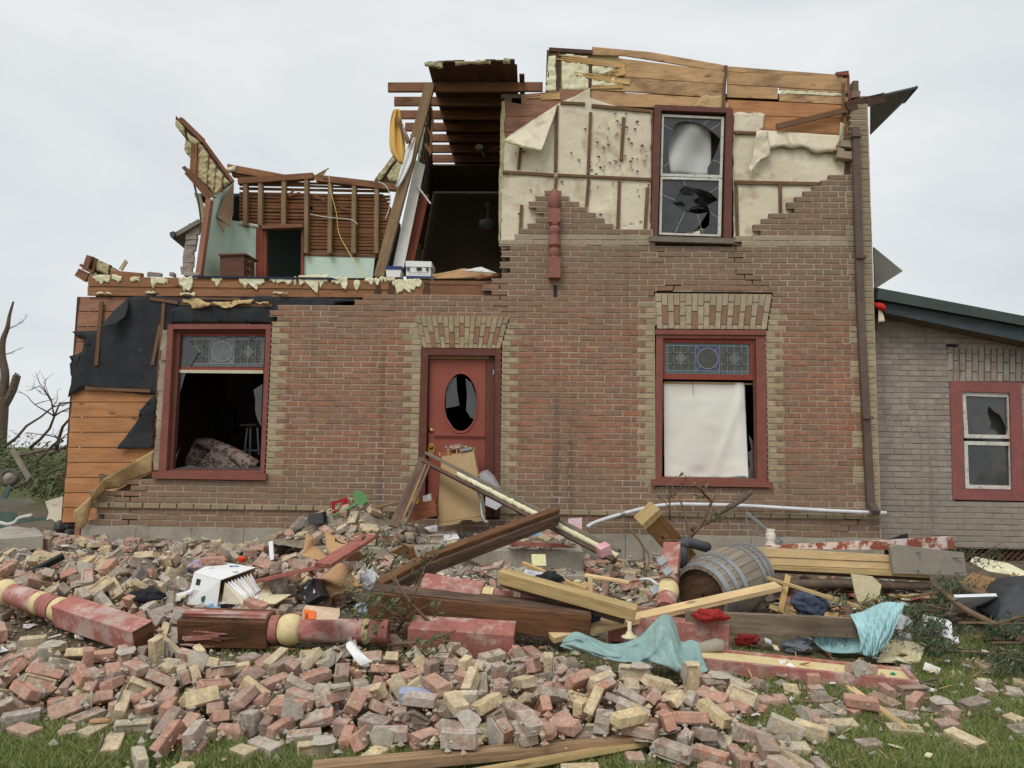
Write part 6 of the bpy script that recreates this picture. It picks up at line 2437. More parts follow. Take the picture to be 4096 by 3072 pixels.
# lumber box right
T = thing('lumber_box','long cream pine box section with grey painted end above dark debris','lumber',PY(3300,2300,-2.2))
for q,y,mt,nm in (([(2950,2186),(3570,2222),(3572,2248),(2950,2222)],-2.2,M_PINE,'pine_board'),([(2960,2224),(3572,2250),(3574,2278),(3060,2258)],-2.19,M_PINE,'pine_board'),([(3040,2262),(3580,2282),(3720,2300),(3720,2312),(3040,2276)],-2.25,M_YTIM,'bottom_board')):
    m = MB()
    m.prism(q,y,.04)
    build(m,nm,mt,T,bevel=.004)
m = MB()
m.prism(rag([(3562,2188),(3590,2180),(3856,2212),(3868,2302),(3575,2294)],1e9,0),-2.3,.05)
build(m,'grey_end_board',M_GREYPNT,T,bevel=.005)
m = MB()
m.prism3([PY(2960,2186,-2.18),PY(3570,2222,-2.18),PY(3570,2222,-2.18) + V((0,.5,-.12)),PY(2960,2186,-2.18) + V((0,.5,-.12))],V((0,0,-.03)))
build(m,'top_board',M_PINE,T)
m = MB()
m.prism3([PY(3040,2276,-2.2),PY(3720,2312,-2.2),PY(3720,2312,-2.2) + V((0,.7,.1)),PY(3040,2276,-2.2) + V((0,.7,.1))],V((0,0,-.03)))
build(m,'under_board',M_DKWOOD,T)
for x,y,l in ((3668,2210,20),(3810,2228,44),(3672,2282,8),(3820,2288,36)):
    m = MB()
    p = PY(x,y,-2.3)
    m.tube([p,PY(x + l,y,-2.36)],.008,6)
    build(m,'bolt',M_STEEL,T)
m = MB()
m.prism([(3050,2186),(3200,2176),(3560,2160),(3808,2146),(3828,2198),(3600,2200),(3200,2196)],-1.7,.04)
build(m,'red_white_board',M_REDWHT,None,label='red and white scraped board tilted behind the pine lumber',cat='board',bevel=.004)
m = MB()
m.prism([(3560,2158),(3630,2134),(3634,2156),(3560,2166)],-1.2,.03)
build(m,'shingle_scrap',M_TAR,None,label='dark shingle scrap behind the red and white board',cat='shingle')
m = MB()
m.beam(PY(2740,2482,-3.85),PY(3468,2514,-3.85),.04,.155,up=(0,-.1,1),jit=.003)
build(m,'grey_plank',M_GREYPLK,None,bevel=.004,label='wide grey plank on edge in front of the barrel and blue sheet',cat='plank')
plank('leaning_stick','pale stick slanting down under the pine lumber box','stick',PY(3070,2312,-2.9),PY(3514,2455,-3.6),.035,.045,M_YTIM,up=(0,1,0))
plank('leaning_stick','short cream stick standing upright right of the barrel','stick',PY(3152,2300,-2.8),PY(3122,2450,-3.1),.05,.02,M_FRESH,up=(0,1,0))
m = MB()
limb(m,[PY(3090,2340,-2.3),PY(3300,2335,-2.25),PY(3500,2340,-2.2),PY(3720,2345,-2.2)],.05,.04)
build(m,'fallen_log',M_BARK,None,label='long thin log lying in the dark under the pine lumber',cat='log',smooth=True)
m = MB()
m.prism([(3405,2296),(3490,2306),(3526,2340),(3520,2372),(3534,2432),(3440,2430),(3420,2370)],-2.5,.015)
build(m,'drywall_sheet',M_CREAMDW,None,label='cream drywall sheet standing under the pine lumber box',cat='drywall')
m = MB()
m.prism3([PG(3508,2650,.02),PG(3572,2534,.05),PG(3700,2598,.04),PG(3680,2652,.03)],V((0,0,.015)))
build(m,'drywall_sheet',M_CREAMDW,None,label='cream drywall sheet lying flat beside the light blue cloth',cat='drywall')
# metal mesh screen by the wall
m = MB()
m.frame([(2985,2046),(2998,2050),(3136,2168),(3124,2184),(2982,2110)],[(2988,2062),(2996,2066),(3122,2164),(3116,2172),(2988,2104)],-.6,.02)
build(m,'window_screen',M_STEEL,None,label='bent grey metal screen frame leaning on the wall behind the barrel',cat='screen')
m = MB()
p = PY(3082,2190,-1.5)
m.lathe(PY(3082,2192,-1.5),PY(3082,2130,-1.5),[(0,.055),(.04,.055),(.045,.045),(.09,.045),(.095,.052),(.15,.052),(.155,.045),(.2,.045)],16)
build(m,'pipe_fitting',m_plain('white_fitting',(214,210,198),(224,220,210)),None,label='white threaded pipe fitting standing behind the pine lumber',cat='pipe fitting',angle=40)

# red planks and cardboard on the left of the porch
plank('red_plank','red stained plank sloping down toward the white box','plank',PG(1040,2322,.26),PG(1312,2258,.44),.15,.035,M_REDPLK)
plank('red_plank','red stained plank sloping up toward the porch corner','plank',PG(1292,2262,.48),PG(1482,2144,.55),.15,.035,M_REDPLK)
m = MB()
m.splint(PY(2030,2172,-1.55),PY(2270,2185,-1.5),.16,.03,k=6,a0=0,a1=.1)
build(m,'red_board',M_REDPLK,None,label='red painted board with torn end lying on the top step',cat='board')
plank('dark_board','dark board leaning on bricks left of the leaning door board','board',PY(1460,2040,-.7),PY(1590,2012,-.6),.12,.03,M_STUD)
def card(label,pts,mat,name='cardboard_flap',cat='cardboard',amp=.01,**kw):
    return sheet([PG(p[0],p[1],p[2]) if len(p) == 3 else PY(p[0],p[1],p[3]) for p in pts],.06,lambda c: V((amp * NZ.noise(c * 6),amp * NZ.noise(c * 6 + V((9,0,0))),amp * NZ.noise(c * 5))),name,mat,None,solid=.006,label=label,cat=cat,**kw)
card('brown cardboard flap standing left of the porch corner',[(1208,2222,.25),(1225,2130,0,-2.1),(1252,2145,0,-2.1),(1258,2180,0,-2.1),(1310,2225,0,-2.3),(1290,2245,0,-2.4)],M_CARD)
card('brown cardboard flap with a black arrow printed on it',[(1300,2122,0,-1.9),(1332,2140,0,-1.95),(1392,2168,0,-2.1),(1385,2200,0,-2.3),(1330,2235,0,-2.3),(1305,2200,0,-2.1)],M_CARD)
m = MB()
m.tube([PY(1343,2156,-2.03),PY(1352,2166,-2.07),PY(1366,2172,-2.1),PY(1384,2176,-2.14)],.006,6)
m.beam(PY(1342,2165,-2.05),PY(1342,2152,-2.05),.008,.008)
build(m,'printed_arrow',M_BLACK,bpy.data.objects['cardboard_flap.001'])
card('large bent cardboard sheet below the red plank',[(1275,2320,.25),(1340,2258,.35),(1390,2262,.35),(1455,2340,.25),(1400,2356,.22),(1330,2368,.2),(1300,2400,.1),(1270,2350,.15)],M_CARD,amp=.04)
card('pale cardboard flap below the red plank end',[(1380,2240,.4),(1440,2200,.5),(1464,2228,.45),(1440,2242,.38),(1395,2246,.35)],M_CARD)
card('torn brown paper sack lying on the step',[(1560,2210,.35),(1622,2172,.45),(1650,2185,.45),(1664,2230,.3),(1640,2240,.25),(1600,2225,.3)],M_CARD,'paper_sack','sack',.03)

# white carton with lettering
CB = thing('supply_carton','white open carton of papers lettered in blue among bricks','box',PG(850,2410))
A0,A1,A2,A3 = PY(744,2420,-3.62),PY(868,2428,-3.62),PY(882,2322,-3.6),PY(776,2292,-3.56)
L2_,L3_,B2_,B3_ = PY(1022,2272,-3.28),PY(864,2246,-3.12),PY(1016,2350,-3.28),PY(850,2360,-3.12)
m = MB()
m.prism3([A0,A1,A2,A3],V((0,.006,0)))
fr_ = build(m,'end_panel',M_WHBOX,CB)
m = MB()
m.prism3([A3 + V((0,0,.006)),A2 + V((0,0,.006)),L2_ + V((0,0,.006)),L3_ + V((0,0,.006))],V((0,0,-.006)))
lid = build(m,'lid_flap',M_WHBOX,CB)
m = MB()
m.prism3([A0,A3,L3_,B3_],V((.006,0,0)))
build(m,'side_panel',M_WHBOX,CB)
m = MB()
m.prism3([B3_,L3_,L2_,B2_],V((0,.006,0)))
build(m,'rear_panel',M_CARD,CB)
m = MB()
m.prism3([A0,A1,B2_,B3_],V((0,0,.006)))
build(m,'bottom_panel',M_CARD,CB)
q = lambda u,v: A0.lerp(A1,u).lerp(A3.lerp(A2,u),v) - V((0,.006,0))
m = MB()
m.prism3([q(.52 + .07 * math.cos(t),.26 + .14 * math.sin(t)) for t in (k * .524 for k in range(12))],V((0,.004,0)))
build(m,'hand_hole',m_plain('green_hand_hole',(58,96,72),(64,104,80)),fr_)
for k in range(7):
    m = MB()
    u = .16 + k * .022
    m.prism3([q(u,.66),q(u + .012,.66),q(u + .012,.86),q(u,.86)],V((0,.003,0)))
    build(m,'barcode_bar',M_BLACK,fr_)
for k in range(5):
    m = MB()
    u = .12 + k * .05
    m.prism3([q(u,.2 + .02 * k),q(u + .012,.2 + .02 * k),q(u + .012,.5),q(u,.5)],V((0,.003,0)))
    build(m,'printed_lines',M_GREYPNT,fr_)


def text3(body,o,xd,yd,size,mat,parent,name='printed_lettering'):
    cu_ = bpy.data.curves.new(name,'FONT')
    cu_.body = body
    cu_.size = size
    cu_.extrude = .001
    cu_.materials.append(mat)
    tmp = bpy.data.objects.new(name,cu_)
    ob = bpy.data.objects.new(name,bpy.data.meshes.new_from_object(tmp))
    bpy.data.objects.remove(tmp)
    COL.objects.link(ob)
    xd = V(xd).normalized()
    yd = (V(yd) - xd * V(yd).dot(xd)).normalized()
    zd = xd.cross(yd)
    ob.parent = parent
    p = V(o) - ORG[parent]
    ob.matrix_local = Matrix(((xd.x,yd.x,zd.x,p.x),(xd.y,yd.y,zd.y,p.y),(xd.z,yd.z,zd.z,p.z),(0,0,0,1)))
    return ob


M_BLUEPR = m_plain('blue_print',(36,70,120),(44,80,132),6,.6,.02,40)
L0,L1,L2,L3 = (p + V((0,0,.010)) for p in (A3,A2,L2_,L3_))
lq = lambda u,v: L0.lerp(L1,u).lerp(L3.lerp(L2,u),v)
xd = lq(.1,.5) - lq(.9,.5) + (lq(.5,.2) - lq(.5,.9)) * .25
yd = lq(.5,.2) - lq(.5,.9)
text3('DewDrop',lq(.92,.60),xd,yd,.062,M_BLUEPR,lid)
c = lq(.62,.80)
xn,yn = xd.normalized(),yd.normalized()
zn = xn.cross(yn)
m = MB()
m.prism3([c + (xn * math.cos(t) * .042 + yn * math.sin(t) * .03) for t in (k * .42 for k in range(15))],zn * .002)
em = build(m,'logo_oval',M_BLUEPR,lid)
m = MB()
m.prism3([c + xn * .008 + zn * .003 + (xn * math.cos(t) * .018 + yn * math.sin(t) * .013) for t in (k * .52 for k in range(12))],zn * .002)
build(m,'logo_highlight',m_plain('pale_blue_print',(150,186,214),(160,196,224)),lid)
M_PAPERW = m_plain('white_paper',(228,228,230),(238,238,240),4,.8,.1,60)
for i in range(9):
    t = .12 + i * .09
    p_,q_ = A1.lerp(B2_,t) + V((0,0,.01)),A2.lerp(L2_,t) - V((0,0,.03))
    m = MB()
    m.prism3([p_,q_,q_ + V((.16 - .01 * i,-.03,-.10)),p_ + V((.20 - .01 * i,-.05,.0))],V((.004,.006,0)))
    build(m,'paper_sheet',M_PAPERW if i % 3 else M_PAPER,CB)
for i,(px,py,a,w,l) in enumerate(((960,2395,.1,.21,.3),(1000,2385,.35,.21,.3),(1060,2400,-.2,.24,.34))):
    c = PG(px,py,.14 + i * .01)
    m = MB()
    ux,uy = V((math.cos(a),math.sin(a),.08)),V((-math.sin(a),math.cos(a),.12))
    m.prism3([c - ux * l / 2 - uy * w / 2,c + ux * l / 2 - uy * w / 2,c + ux * l / 2 + uy * w / 2,c - ux * l / 2 + uy * w / 2],V((0,0,.008)))
    build(m,'folder',(M_PAPERW,M_PAPERW,M_CREAMDW)[i],None,label=('white envelope spilling from the white carton','second white envelope pile spilling beside the carton','cream folder lying right of the white carton')[i],cat='papers')
# stack of books and magazines left of carton
for i in range(5):
    m = MB()
    c = PG(600 + i * 22,2440 - i * 14,.12 + .02 * i)
    ux,uy = V((.9,.35,.25)).normalized(),V((-.3,.9,.1)).normalized()
    m.prism3([c - ux * .16 - uy * .1,c + ux * .16 - uy * .1,c + ux * .16 + uy * .1,c - ux * .16 + uy * .1],V((0,0,.018)))
    build(m,'magazine',(M_PAPERW,M_SOFFIT,M_WHBOX,M_CREAMDW,M_PAPERW)[i],None,label=('lowest magazine of the slanted pile left of the carton','grey magazine second from the bottom of the slanted pile','white magazine in the middle of the slanted pile','cream magazine second from the top of the slanted pile','topmost white magazine of the pile left of the carton')[i],cat='magazine',group='magazines left of the carton')


def cloth(label,rows,mat,name='cloth',cat='cloth',sub=2,solid=.006,fold=0,ff=1.0):
    m = MB()
    rr = []
    for i,r in enumerate(rows):
        rr.append([V(p) + V((0,-abs(fold) * math.sin(j * ff + i * .5),0)) for j,p in enumerate(r)])
    m.loft(rr)
    return build(m,name,mat,None,smooth=True,sub=sub,solid=solid,label=label,cat=cat)


def m_cloth(name,c1,c2,dirt):
    b = NB(name)
    co = b.coord('Object')
    w = b.noise(co,9,6,.65,1.5)
    f = b.noise(co,220,2,.6)
    col = b.ramp(b.noise(co,4,4),[(.3,C(*c1)),(.7,C(*c2))])
    col = b.mix(b.ramp(b.noise(co,6,6,.7),[(.5,0),(.72,.55)]),col,C(*dirt))
    col = b.mix(.35,col,b.ramp(f,[(.3,.6),(.7,1.2)]),'MULTIPLY')
    return b.done(col,.97,b.bump(w,.8,.03,b.bump(f,.5,.004)),0,.1)


M_TEAL = m_cloth('teal_terry',(142,170,166),(158,186,181),(126,142,136))
M_SKYCL = m_cloth('light_blue_sheet',(160,200,203),(178,214,216),(140,164,164))
def spline(pts,n):
    """even points along a smooth px line"""
    out = []
    for k in range(n):
        t = k / (n - 1) * (len(pts) - 1)
        i = min(int(t),len(pts) - 2)
        t -= i
        p = [pts[max(0,i - 1)],pts[i],pts[i + 1],pts[min(len(pts) - 1,i + 2)]]
        out.append(tuple(.5 * (2 * p[1][c] + (p[2][c] - p[0][c]) * t + (2 * p[0][c] - 5 * p[1][c] + 4 * p[2][c] - p[3][c]) * t * t + (3 * p[1][c] - p[0][c] - 3 * p[2][c] + p[3][c]) * t ** 3) for c in range(len(p[0]))))
    return out


def drape(label,top,mid,bot,mat,name,cat,amp,freq,nc=60,nr=16,seed=0,swirl=.5):
    """cloth between px lines (x, y, depth) with running folds"""
    a,m_,b = spline(top,nc),spline(mid,nc),spline(bot,nc)
    rows = []
    for i in range(nr):
        v = i / (nr - 1)
        row = []
        for j in range(nc):
            wa,wm,wb = (1 - v) * (1 - 2 * v) ,4 * v * (1 - v),v * (2 * v - 1)
            x,y,d = (a[j][c] * wa + m_[j][c] * wm + b[j][c] * wb for c in range(3))
            u = j / (nc - 1)
            f = math.sin(freq * (u + swirl * v) * 6.283 + 5 * NZ.noise(V((u * 4,v * 2,seed)))) + .5 * math.sin(freq * 2.3 * (u - swirl * .6 * v) * 6.283 + 3 * NZ.noise(V((u * 3,v * 3,seed + 9))))
            row.append(PY(x,y,d + amp * f * (.35 + .65 * v)))
        rows.append(row)
    m = MB()
    m.loft(rows)
    return build(m,name,mat,None,smooth=True,sub=1,solid=.006,label=label,cat=cat)


drape('teal terry towel draped over beam and bricks',
      [(2252,2560,-4.4),(2300,2528,-4.4),(2360,2548,-4.4),(2430,2575,-4.4),(2500,2570,-4.4),(2560,2545,-4.38),(2605,2500,-4.36),(2645,2462,-4.36),(2682,2464,-4.36),(2704,2505,-4.36),(2722,2566,-4.36),(2760,2560,-4.36),(2794,2570,-4.36)],
      [(2250,2572,-4.5),(2300,2560,-4.52),(2350,2575,-4.52),(2420,2605,-4.52),(2500,2615,-4.52),(2560,2608,-4.52),(2606,2570,-4.54),(2640,2545,-4.56),(2680,2560,-4.56),(2706,2600,-4.56),(2732,2630,-4.54),(2774,2636,-4.5),(2808,2622,-4.48)],
      [(2240,2584,-4.5),(2290,2600,-4.58),(2350,2612,-4.6),(2420,2632,-4.62),(2500,2650,-4.64),(2560,2652,-4.66),(2605,2648,-4.68),(2640,2656,-4.7),(2680,2672,-4.72),(2712,2692,-4.72),(2748,2702,-4.7),(2790,2698,-4.66),(2832,2684,-4.62)],M_TEAL,'towel','towel',.03,3.2,80,20,2,.55)
drape('light blue bedsheet tangled around the end of the grey plank',
      [(3400,2458,-3.85),(3440,2450,-3.85),(3480,2432,-3.85),(3520,2414,-3.85),(3560,2408,-3.85),(3596,2412,-3.85),(3622,2410,-3.85)],
      [(3436,2540,-4.0),(3462,2530,-4.02),(3490,2520,-4.04),(3520,2508,-4.04),(3546,2500,-4.02),(3570,2492,-4.0),(3590,2486,-3.98)],
      [(3440,2606,-4.05),(3460,2622,-4.08),(3480,2628,-4.1),(3500,2622,-4.1),(3520,2604,-4.08),(3540,2580,-4.06),(3562,2556,-4.04)],M_SKYCL,'bedsheet','sheet',.022,5,50,18,5,.35)
drape('light blue sheet corner hanging under the grey plank',
      [(3186,2462,-3.8),(3260,2462,-3.8),(3340,2468,-3.8),(3440,2475,-3.8)],
      [(3216,2510,-3.78),(3280,2560,-3.78),(3350,2580,-3.8),(3440,2580,-3.84)],
      [(3250,2560,-3.8),(3300,2602,-3.86),(3370,2612,-3.9),(3450,2608,-3.94)],M_SKYCL,'bedsheet_corner','sheet',.02,4,40,12,8,.3)


def PP(px,py,dz):
    """on the ground, or on the porch platform for the higher things"""
    return PZ(px,py,ZP + dz - .5 + .02) if dz >= .5 else PG(px,py,dz)


def lump(label,px,py,dz,size,mat,name,cat,seed=0,flat=.6,amp=.2):
    """crumpled soft thing"""
    bm = bmesh.new()
    bmesh.ops.create_icosphere(bm,subdivisions=4,radius=1)
    c = PP(px,py,dz)
    m = MB()
    vs_ = []
    for v in bm.verts:
        n = v.co.normalized()
        k = 1 + amp * NZ.noise(n * 1.3 + V((seed * 3.7,0,0))) * 2.2 - amp * 2.2 * abs(NZ.noise(V((n.x * 2.2,n.y * 2.2,n.z * 4)) + V((seed,3,0)))) + amp * 1.2 * (.4 - abs(NZ.noise(n * 5 + V((seed,7,0)))))
        vs_.append(c + V((n.x * size[0] * k,n.y * size[1] * k,n.z * size[2] * k)))
    bm.verts.index_update()
    m.mesh(vs_,[tuple(v.index for v in f.verts) for f in bm.faces])
    bm.free()
    return build(m,name,mat,None,label=label,cat=cat,smooth=True)


M_BAGW = m_plain('white_plastic_bag',(216,216,218),(232,232,234),8,.45,.3,30)
M_BLKCL = m_plain('black_cloth',(30,30,33),(44,44,48),6,.9,.4,90)
M_REDCL = m_plain('scarlet_fleece',(142,38,36),(156,50,46),6,.95,.5,160)
M_GREYCL = m_plain('grey_knit',(104,108,116),(126,130,138),8,.95,.7,180)
M_DENIM = m_plain('blue_denim',(62,70,86),(82,92,110),8,.95,.5,160)
M_BLUCL = m_plain('pale_blue_cloth',(120,160,184),(136,176,198),8,.9,.4,120)
M_TAUPE = m_plain('striped_taupe_cloth',(120,112,108),(146,138,134),14,.95,.4,120)
for a in (('white plastic bag snagged below the steps heap left of the door',1495,2065,.5,(.14,.1,.07),M_BAGW,'plastic_bag','bag',1),('crumpled white paper ball on the second step',1475,2322,.2,(.09,.07,.09),M_BAGW,'paper_ball','paper',2),('black hat lying left of the white carton',590,2385,.25,(.14,.1,.06),M_BLKCL,'hat','hat',3),('red fleece cap lying on the grey plank',2840,2462,.32,(.12,.09,.05),M_REDCL,'cap','cap',4),('red cloth lying on the grass below the grey plank',2990,2560,.05,(.10,.08,.05),M_REDCL,'cloth_scrap','cloth',5),('grey knitted sock below the grey plank',3190,2580,.06,(.13,.07,.05),M_GREYCL,'sock','sock',6),('blue jeans stuffed under the pine lumber',3240,2420,.2,(.14,.1,.11),M_DENIM,'jeans','jeans',7),('dark denim scrap at the end of the dark beam',2370,2460,.25,(.07,.08,.12),M_DENIM,'denim_scrap','cloth',8),('black cloth lying on the yellow timber',2195,2318,.45,(.1,.08,.06),M_BLKCL,'black_rag','rag',9),('pale blue cloth under the white carton',830,2430,.12,(.1,.06,.04),M_BLUCL,'blue_cloth','cloth',10),('striped taupe cloth sleeve hanging over bricks left of the hat',560,2320,.3,(.06,.09,.12),M_TAUPE,'sleeve','cloth',11),('grey cloth end with pale blue lining below the magazines',690,2490,.1,(.07,.1,.07),M_TAUPE,'grey_cloth','cloth',12),('striped cloth bundle behind the white carton',800,2270,.3,(.12,.08,.06),m_plain('striped_cloth',(90,100,150),(206,180,170),20),'striped_cloth','cloth',13),('blue plastic bag with white tub on the right of the steps',2140,2150,.54,(.13,.08,.06),M_BLUCL,'blue_bag','bag',14),('crumpled clear plastic bag beside the light blue sheet',3600,2520,.12,(.09,.08,.12),M_CLEARP,'clear_bag','bag',15)):
    lump(*a)
# white fabric hanging on a brick in the middle
cloth('white glove shaped cloth hanging over bricks below the column',[[PY(1378 + 60 * k / 4,2585 - 22 * math.sin(k),-4.9 + .02 * k) for k in range(5)],[PY(1400 + 50 * k / 4,2610 + 4 * math.sin(k * 2),-4.97) for k in range(5)],[PY(1420 + 55 * k / 4,2640,-5.0) for k in range(5)],[PY(1445 + 52 * k / 4,2668 - 6 * k,-5.0) for k in range(5)]],M_WHTCLOTH,'white_cloth')
# black product box
T = thing('product_box','black glossy product box with white pictures tilted in the rubble','box',PG(1240,2420))
b0,b1,b2,b3 = PY(1188,2352,-3.3),PY(1252,2312,-3.35),PY(1284,2382,-3.5),PY(1222,2416,-3.5)
m = MB()
m.prism3([b0,b1,b2,b3],V((.05,.10,-.03)))
build(m,'carton',m_plain('glossy_black_print',(42,42,44),(60,60,62),6,.35,.05,40),T,bevel=.003)
bq = lambda u,v: b0.lerp(b1,u).lerp(b3.lerp(b2,u),v) + V((0,-.004,.002))
for (u0,v0,u1,v1,mt) in ((.35,.2,.7,.55,M_PAPERW),(.45,.5,.8,.72,M_PAPERW),(.6,.12,.75,.2,M_STEEL),(.08,.1,.3,.14,M_GREYPNT),(.1,.6,.3,.8,M_GREYPNT),(.75,.6,.84,.7,M_REDCL)):
    m = MB()
    m.prism3([bq(u0,v0),bq(u1,v0),bq(u1,v1),bq(u0,v1)],V((0,.002,0)))
    build(m,'printed_picture',mt,T)
# snack bag
T = thing('snack_bag','clear snack bag with orange label lying above the red column','bag',PG(1270,2480))
M_ORANGE = m_plain('orange_label',(222,104,40),(232,116,52),4,.4,.05,40)
g0,g1,g2,g3 = PY(1212,2438,-4.3),PY(1350,2452,-4.3),PY(1350,2478,-4.4),PY(1208,2478,-4.4)
m = MB()
m.prism3([g0,g1,g2,g3],V((0,.06,.02)))
build(m,'film',m_plain('pinkish_snack',(200,168,140),(214,184,158),14,.4,.3,60),T,bevel=.01)
m = MB()
m.prism3([PY(1216,2438,-4.32),PY(1262,2446,-4.32),PY(1260,2476,-4.42),PY(1212,2476,-4.42)],V((0,.01,0)))
lb_ = build(m,'label_print',M_ORANGE,T)
text3('ppers',PY(1228,2474,-4.43),PY(1234,2440,-4.34) - PY(1228,2474,-4.43),PY(1205,2466,-4.43) - PY(1228,2474,-4.43),.028,M_BLACK,lb_)
# small printed carton with blue pattern
T = thing('patterned_cup','white paper cup with blue pattern left of the dark beam','cup',PG(1445,2455))
m = MB()
p0_,p1_ = PY(1424,2436,-3.9),PY(1478,2434,-3.9)
m.lathe(p0_,p1_,[(0,.03),(.005,.036),(.09,.042),(.095,.036)],16)
build(m,'cup_body',m_plain('blue_white_print',(230,232,236),(80,130,170),26,.6,.05,40),T,angle=40)
# books and papers on the steps
def flat_thing(name,label,cat,px,py,dz,w,l,a,tilt,mat,th=.015,**kw):
    c = PP(px,py,dz)
    ux = V((math.cos(a),math.sin(a),tilt[0])).normalized()
    uy = V((-math.sin(a),math.cos(a),tilt[1])).normalized()
    m = MB()
    m.prism3([c - ux * l / 2 - uy * w / 2,c + ux * l / 2 - uy * w / 2,c + ux * l / 2 + uy * w / 2,c - ux * l / 2 + uy * w / 2],ux.cross(uy) * th)
    o = build(m,name,mat,None,label=label,cat=cat,bevel=.002,**kw)
    return o,c,ux,uy
o,c,ux,uy = flat_thing('floral_book','white picture book with flower wreath on the top step','book',1785,2148,.52,.24,.27,.35,(.12,.3),M_PAPERW)
zz = ux.cross(uy)
fcols = [m_plain('petal_%s' % n,c1,c2) for n,c1,c2 in (('orange',(214,140,70),(224,150,84)),('violet',(112,90,160),(124,100,172)),('green',(96,132,84),(108,144,96)),('pink',(206,120,130),(216,134,144)),('blue',(90,110,170),(104,124,182)))]
for k in range(16):
    t = k * .39
    p = c + ux * (.075 * math.cos(t) - .01) + uy * (.065 * math.sin(t)) + zz * .016
    r = random.uniform(.008,.015)
    m = MB()
    m.prism3([p + (ux * math.cos(s) + uy * math.sin(s)) * r for s in (q_ * 1.05 for q_ in range(6))],zz * .001)
    build(m,'printed_flower',fcols[k % 5],o)
flat_thing('spiral_notebook','open spiral notebook leaning on the top step','notebook',1725,2122,.54,.14,.16,.2,(.2,.7),M_PAPERW)
o,c,ux,uy = flat_thing('blue_tray','bright blue plastic tray on the top step','tray',1840,2092,.54,.12,.26,-.5,(-.35,.5),m_plain('bright_blue_plastic',(70,140,206),(84,154,216),4,.4,.05,40),.012)
for k in range(4):
    m = MB()
    p = c + ux * (-.09 + .06 * k) + ux.cross(uy) * .013
    m.prism3([p - ux * .018 - uy * .035,p + ux * .018 - uy * .035,p + ux * .018 + uy * .035,p - ux * .018 + uy * .035],ux.cross(uy) * .004)
    build(m,'raised_pocket',m_plain('light_blue_plastic',(96,164,220),(110,176,226)),o)
flat_thing('snack_pouch','colourful candy pouch standing left of the steps','pouch',1592,2150,.5,.16,.1,.1,(.1,1.6),m_plain('candy_print',(206,60,60),(240,190,90),18,.4,.1,60),.015)
flat_thing('yellow_card','yellow printed card standing on the step right side','card',2155,2242,.4,.12,.13,.1,(0,1.2),m_plain('pale_yellow_card',(208,200,152),(216,208,162),6),.01)
flat_thing('photo_page','black and white printed page under the black cloth','page',2135,2300,.5,.14,.2,-.35,(-.1,.3),m_plain('printed_page',(216,216,216),(120,120,122),26,.7,.02,50),.004)
flat_thing('white_page','small blank white page standing right of the tan cabinet','page',1968,2085,.54,.06,.1,0,(0,1.5),M_PAPERW,.004)
flat_thing('green_box','dark green flat box under the leaning rail','box',2040,2052,.66,.12,.26,-.45,(-.3,.8),m_plain('dark_green_box',(44,62,50),(54,74,60)),.04)
flat_thing('childs_picture','lilac lined paper with a child painting right of the moulded timber','picture',2300,2110,.62,.24,.17,-.1,(.1,2.2),m_plain('painted_picture',(206,150,130),(200,190,214),9,.7,.05,40),.006)
flat_thing('pink_box','pink and white small box on bricks right of the steps','box',2418,2215,.42,.12,.12,.4,(.35,.2),m_plain('pink_print',(206,128,138),(222,186,188),7),.09)
flat_thing('smartphone','dark glass smartphone lying on foreground bricks','phone',2495,2850,.12,.07,.14,.15,(.05,.2),m_plain('dark_phone_glass',(38,44,48),(48,54,58),3,.15,.02,40,spec=.7),.01)
flat_thing('paper_slip','white paper slip standing in the grass near the red trim','paper',3145,2690,.05,.07,.16,.5,(.55,.4),M_PAPERW,.003)
flat_thing('blue_brick_slab','pale blue painted brick in the foreground','brick',1672,2800,.12,.1,.22,.05,(.02,.1),m_plain('pale_blue_paint',(150,160,186),(170,178,200),12),.06)
# green scoop, red lid, black boxes left of the door
T = thing('toy_shovel','green plastic toy shovel sticking up left of the door','toy shovel',PY(1380,2060,-.9))
m = MB()
m.tube([PY(1330,2066,-1.0),PY(1380,2040,-.95),PY(1432,2014,-.9)],.018,10)
M_GREENP = m_plain('green_plastic',(98,148,92),(112,160,104),4,.4,.05,40)
build(m,'handle',M_GREENP,T,smooth=True)
m = MB()
m.prism3([PY(1416,1964,-.9),PY(1440,1970,-.9),PY(1464,2008,-.9),PY(1450,2020,-.9),PY(1424,2018,-.9),PY(1414,1996,-.9)],V((.03,.04,0)))
build(m,'blade',M_GREENP,T,bevel=.006)
m = MB()
m.frame([(1325,2008),(1390,1990),(1388,2010),(1352,2058),(1330,2062)],[(1338,2016),(1372,2006),(1366,2016),(1348,2044),(1340,2046)],-.8,.02)
build(m,'plastic_lid_cover',m_plain('clear_red_plastic',(150,26,34),(170,36,44),4,.3,.05,40),None,label='broken translucent red plastic lid left of the toy shovel',cat='lid')
m = MB()
m.prism3([PY(1230,2060,-1.1),PY(1290,2048,-1.1),PY(1294,2092,-1.15),PY(1236,2100,-1.15)],V((.02,.08,0)))
build(m,'black_case',M_BLACK,None,label='small black case on the heap left of the red lid',cat='case',bevel=.004)
card('black plastic sheet crumpled at the wall foot left of the black case',[(1152,2130,0,-1.0),(1172,2112,0,-.9),(1206,2094,0,-.9),(1214,2108,0,-1.0),(1180,2138,0,-1.1)],M_BLACK,'plastic_sheet','plastic',.03)
m = MB()
p = PG(966,2238,.32)
m.lathe(p - V((0,0,.02)),p + V((.1,0,1)),[(0,.03),(.01,.038),(.04,.038),(.045,.03),(.045,.018)],14)
build(m,'bottle_cap',m_plain('orange_red_plastic',(226,70,44),(236,84,56)),None,label='bright orange red cap on bricks behind the white carton',cat='cap',angle=40)
m = MB()
p = PG(3560,2722,.04)
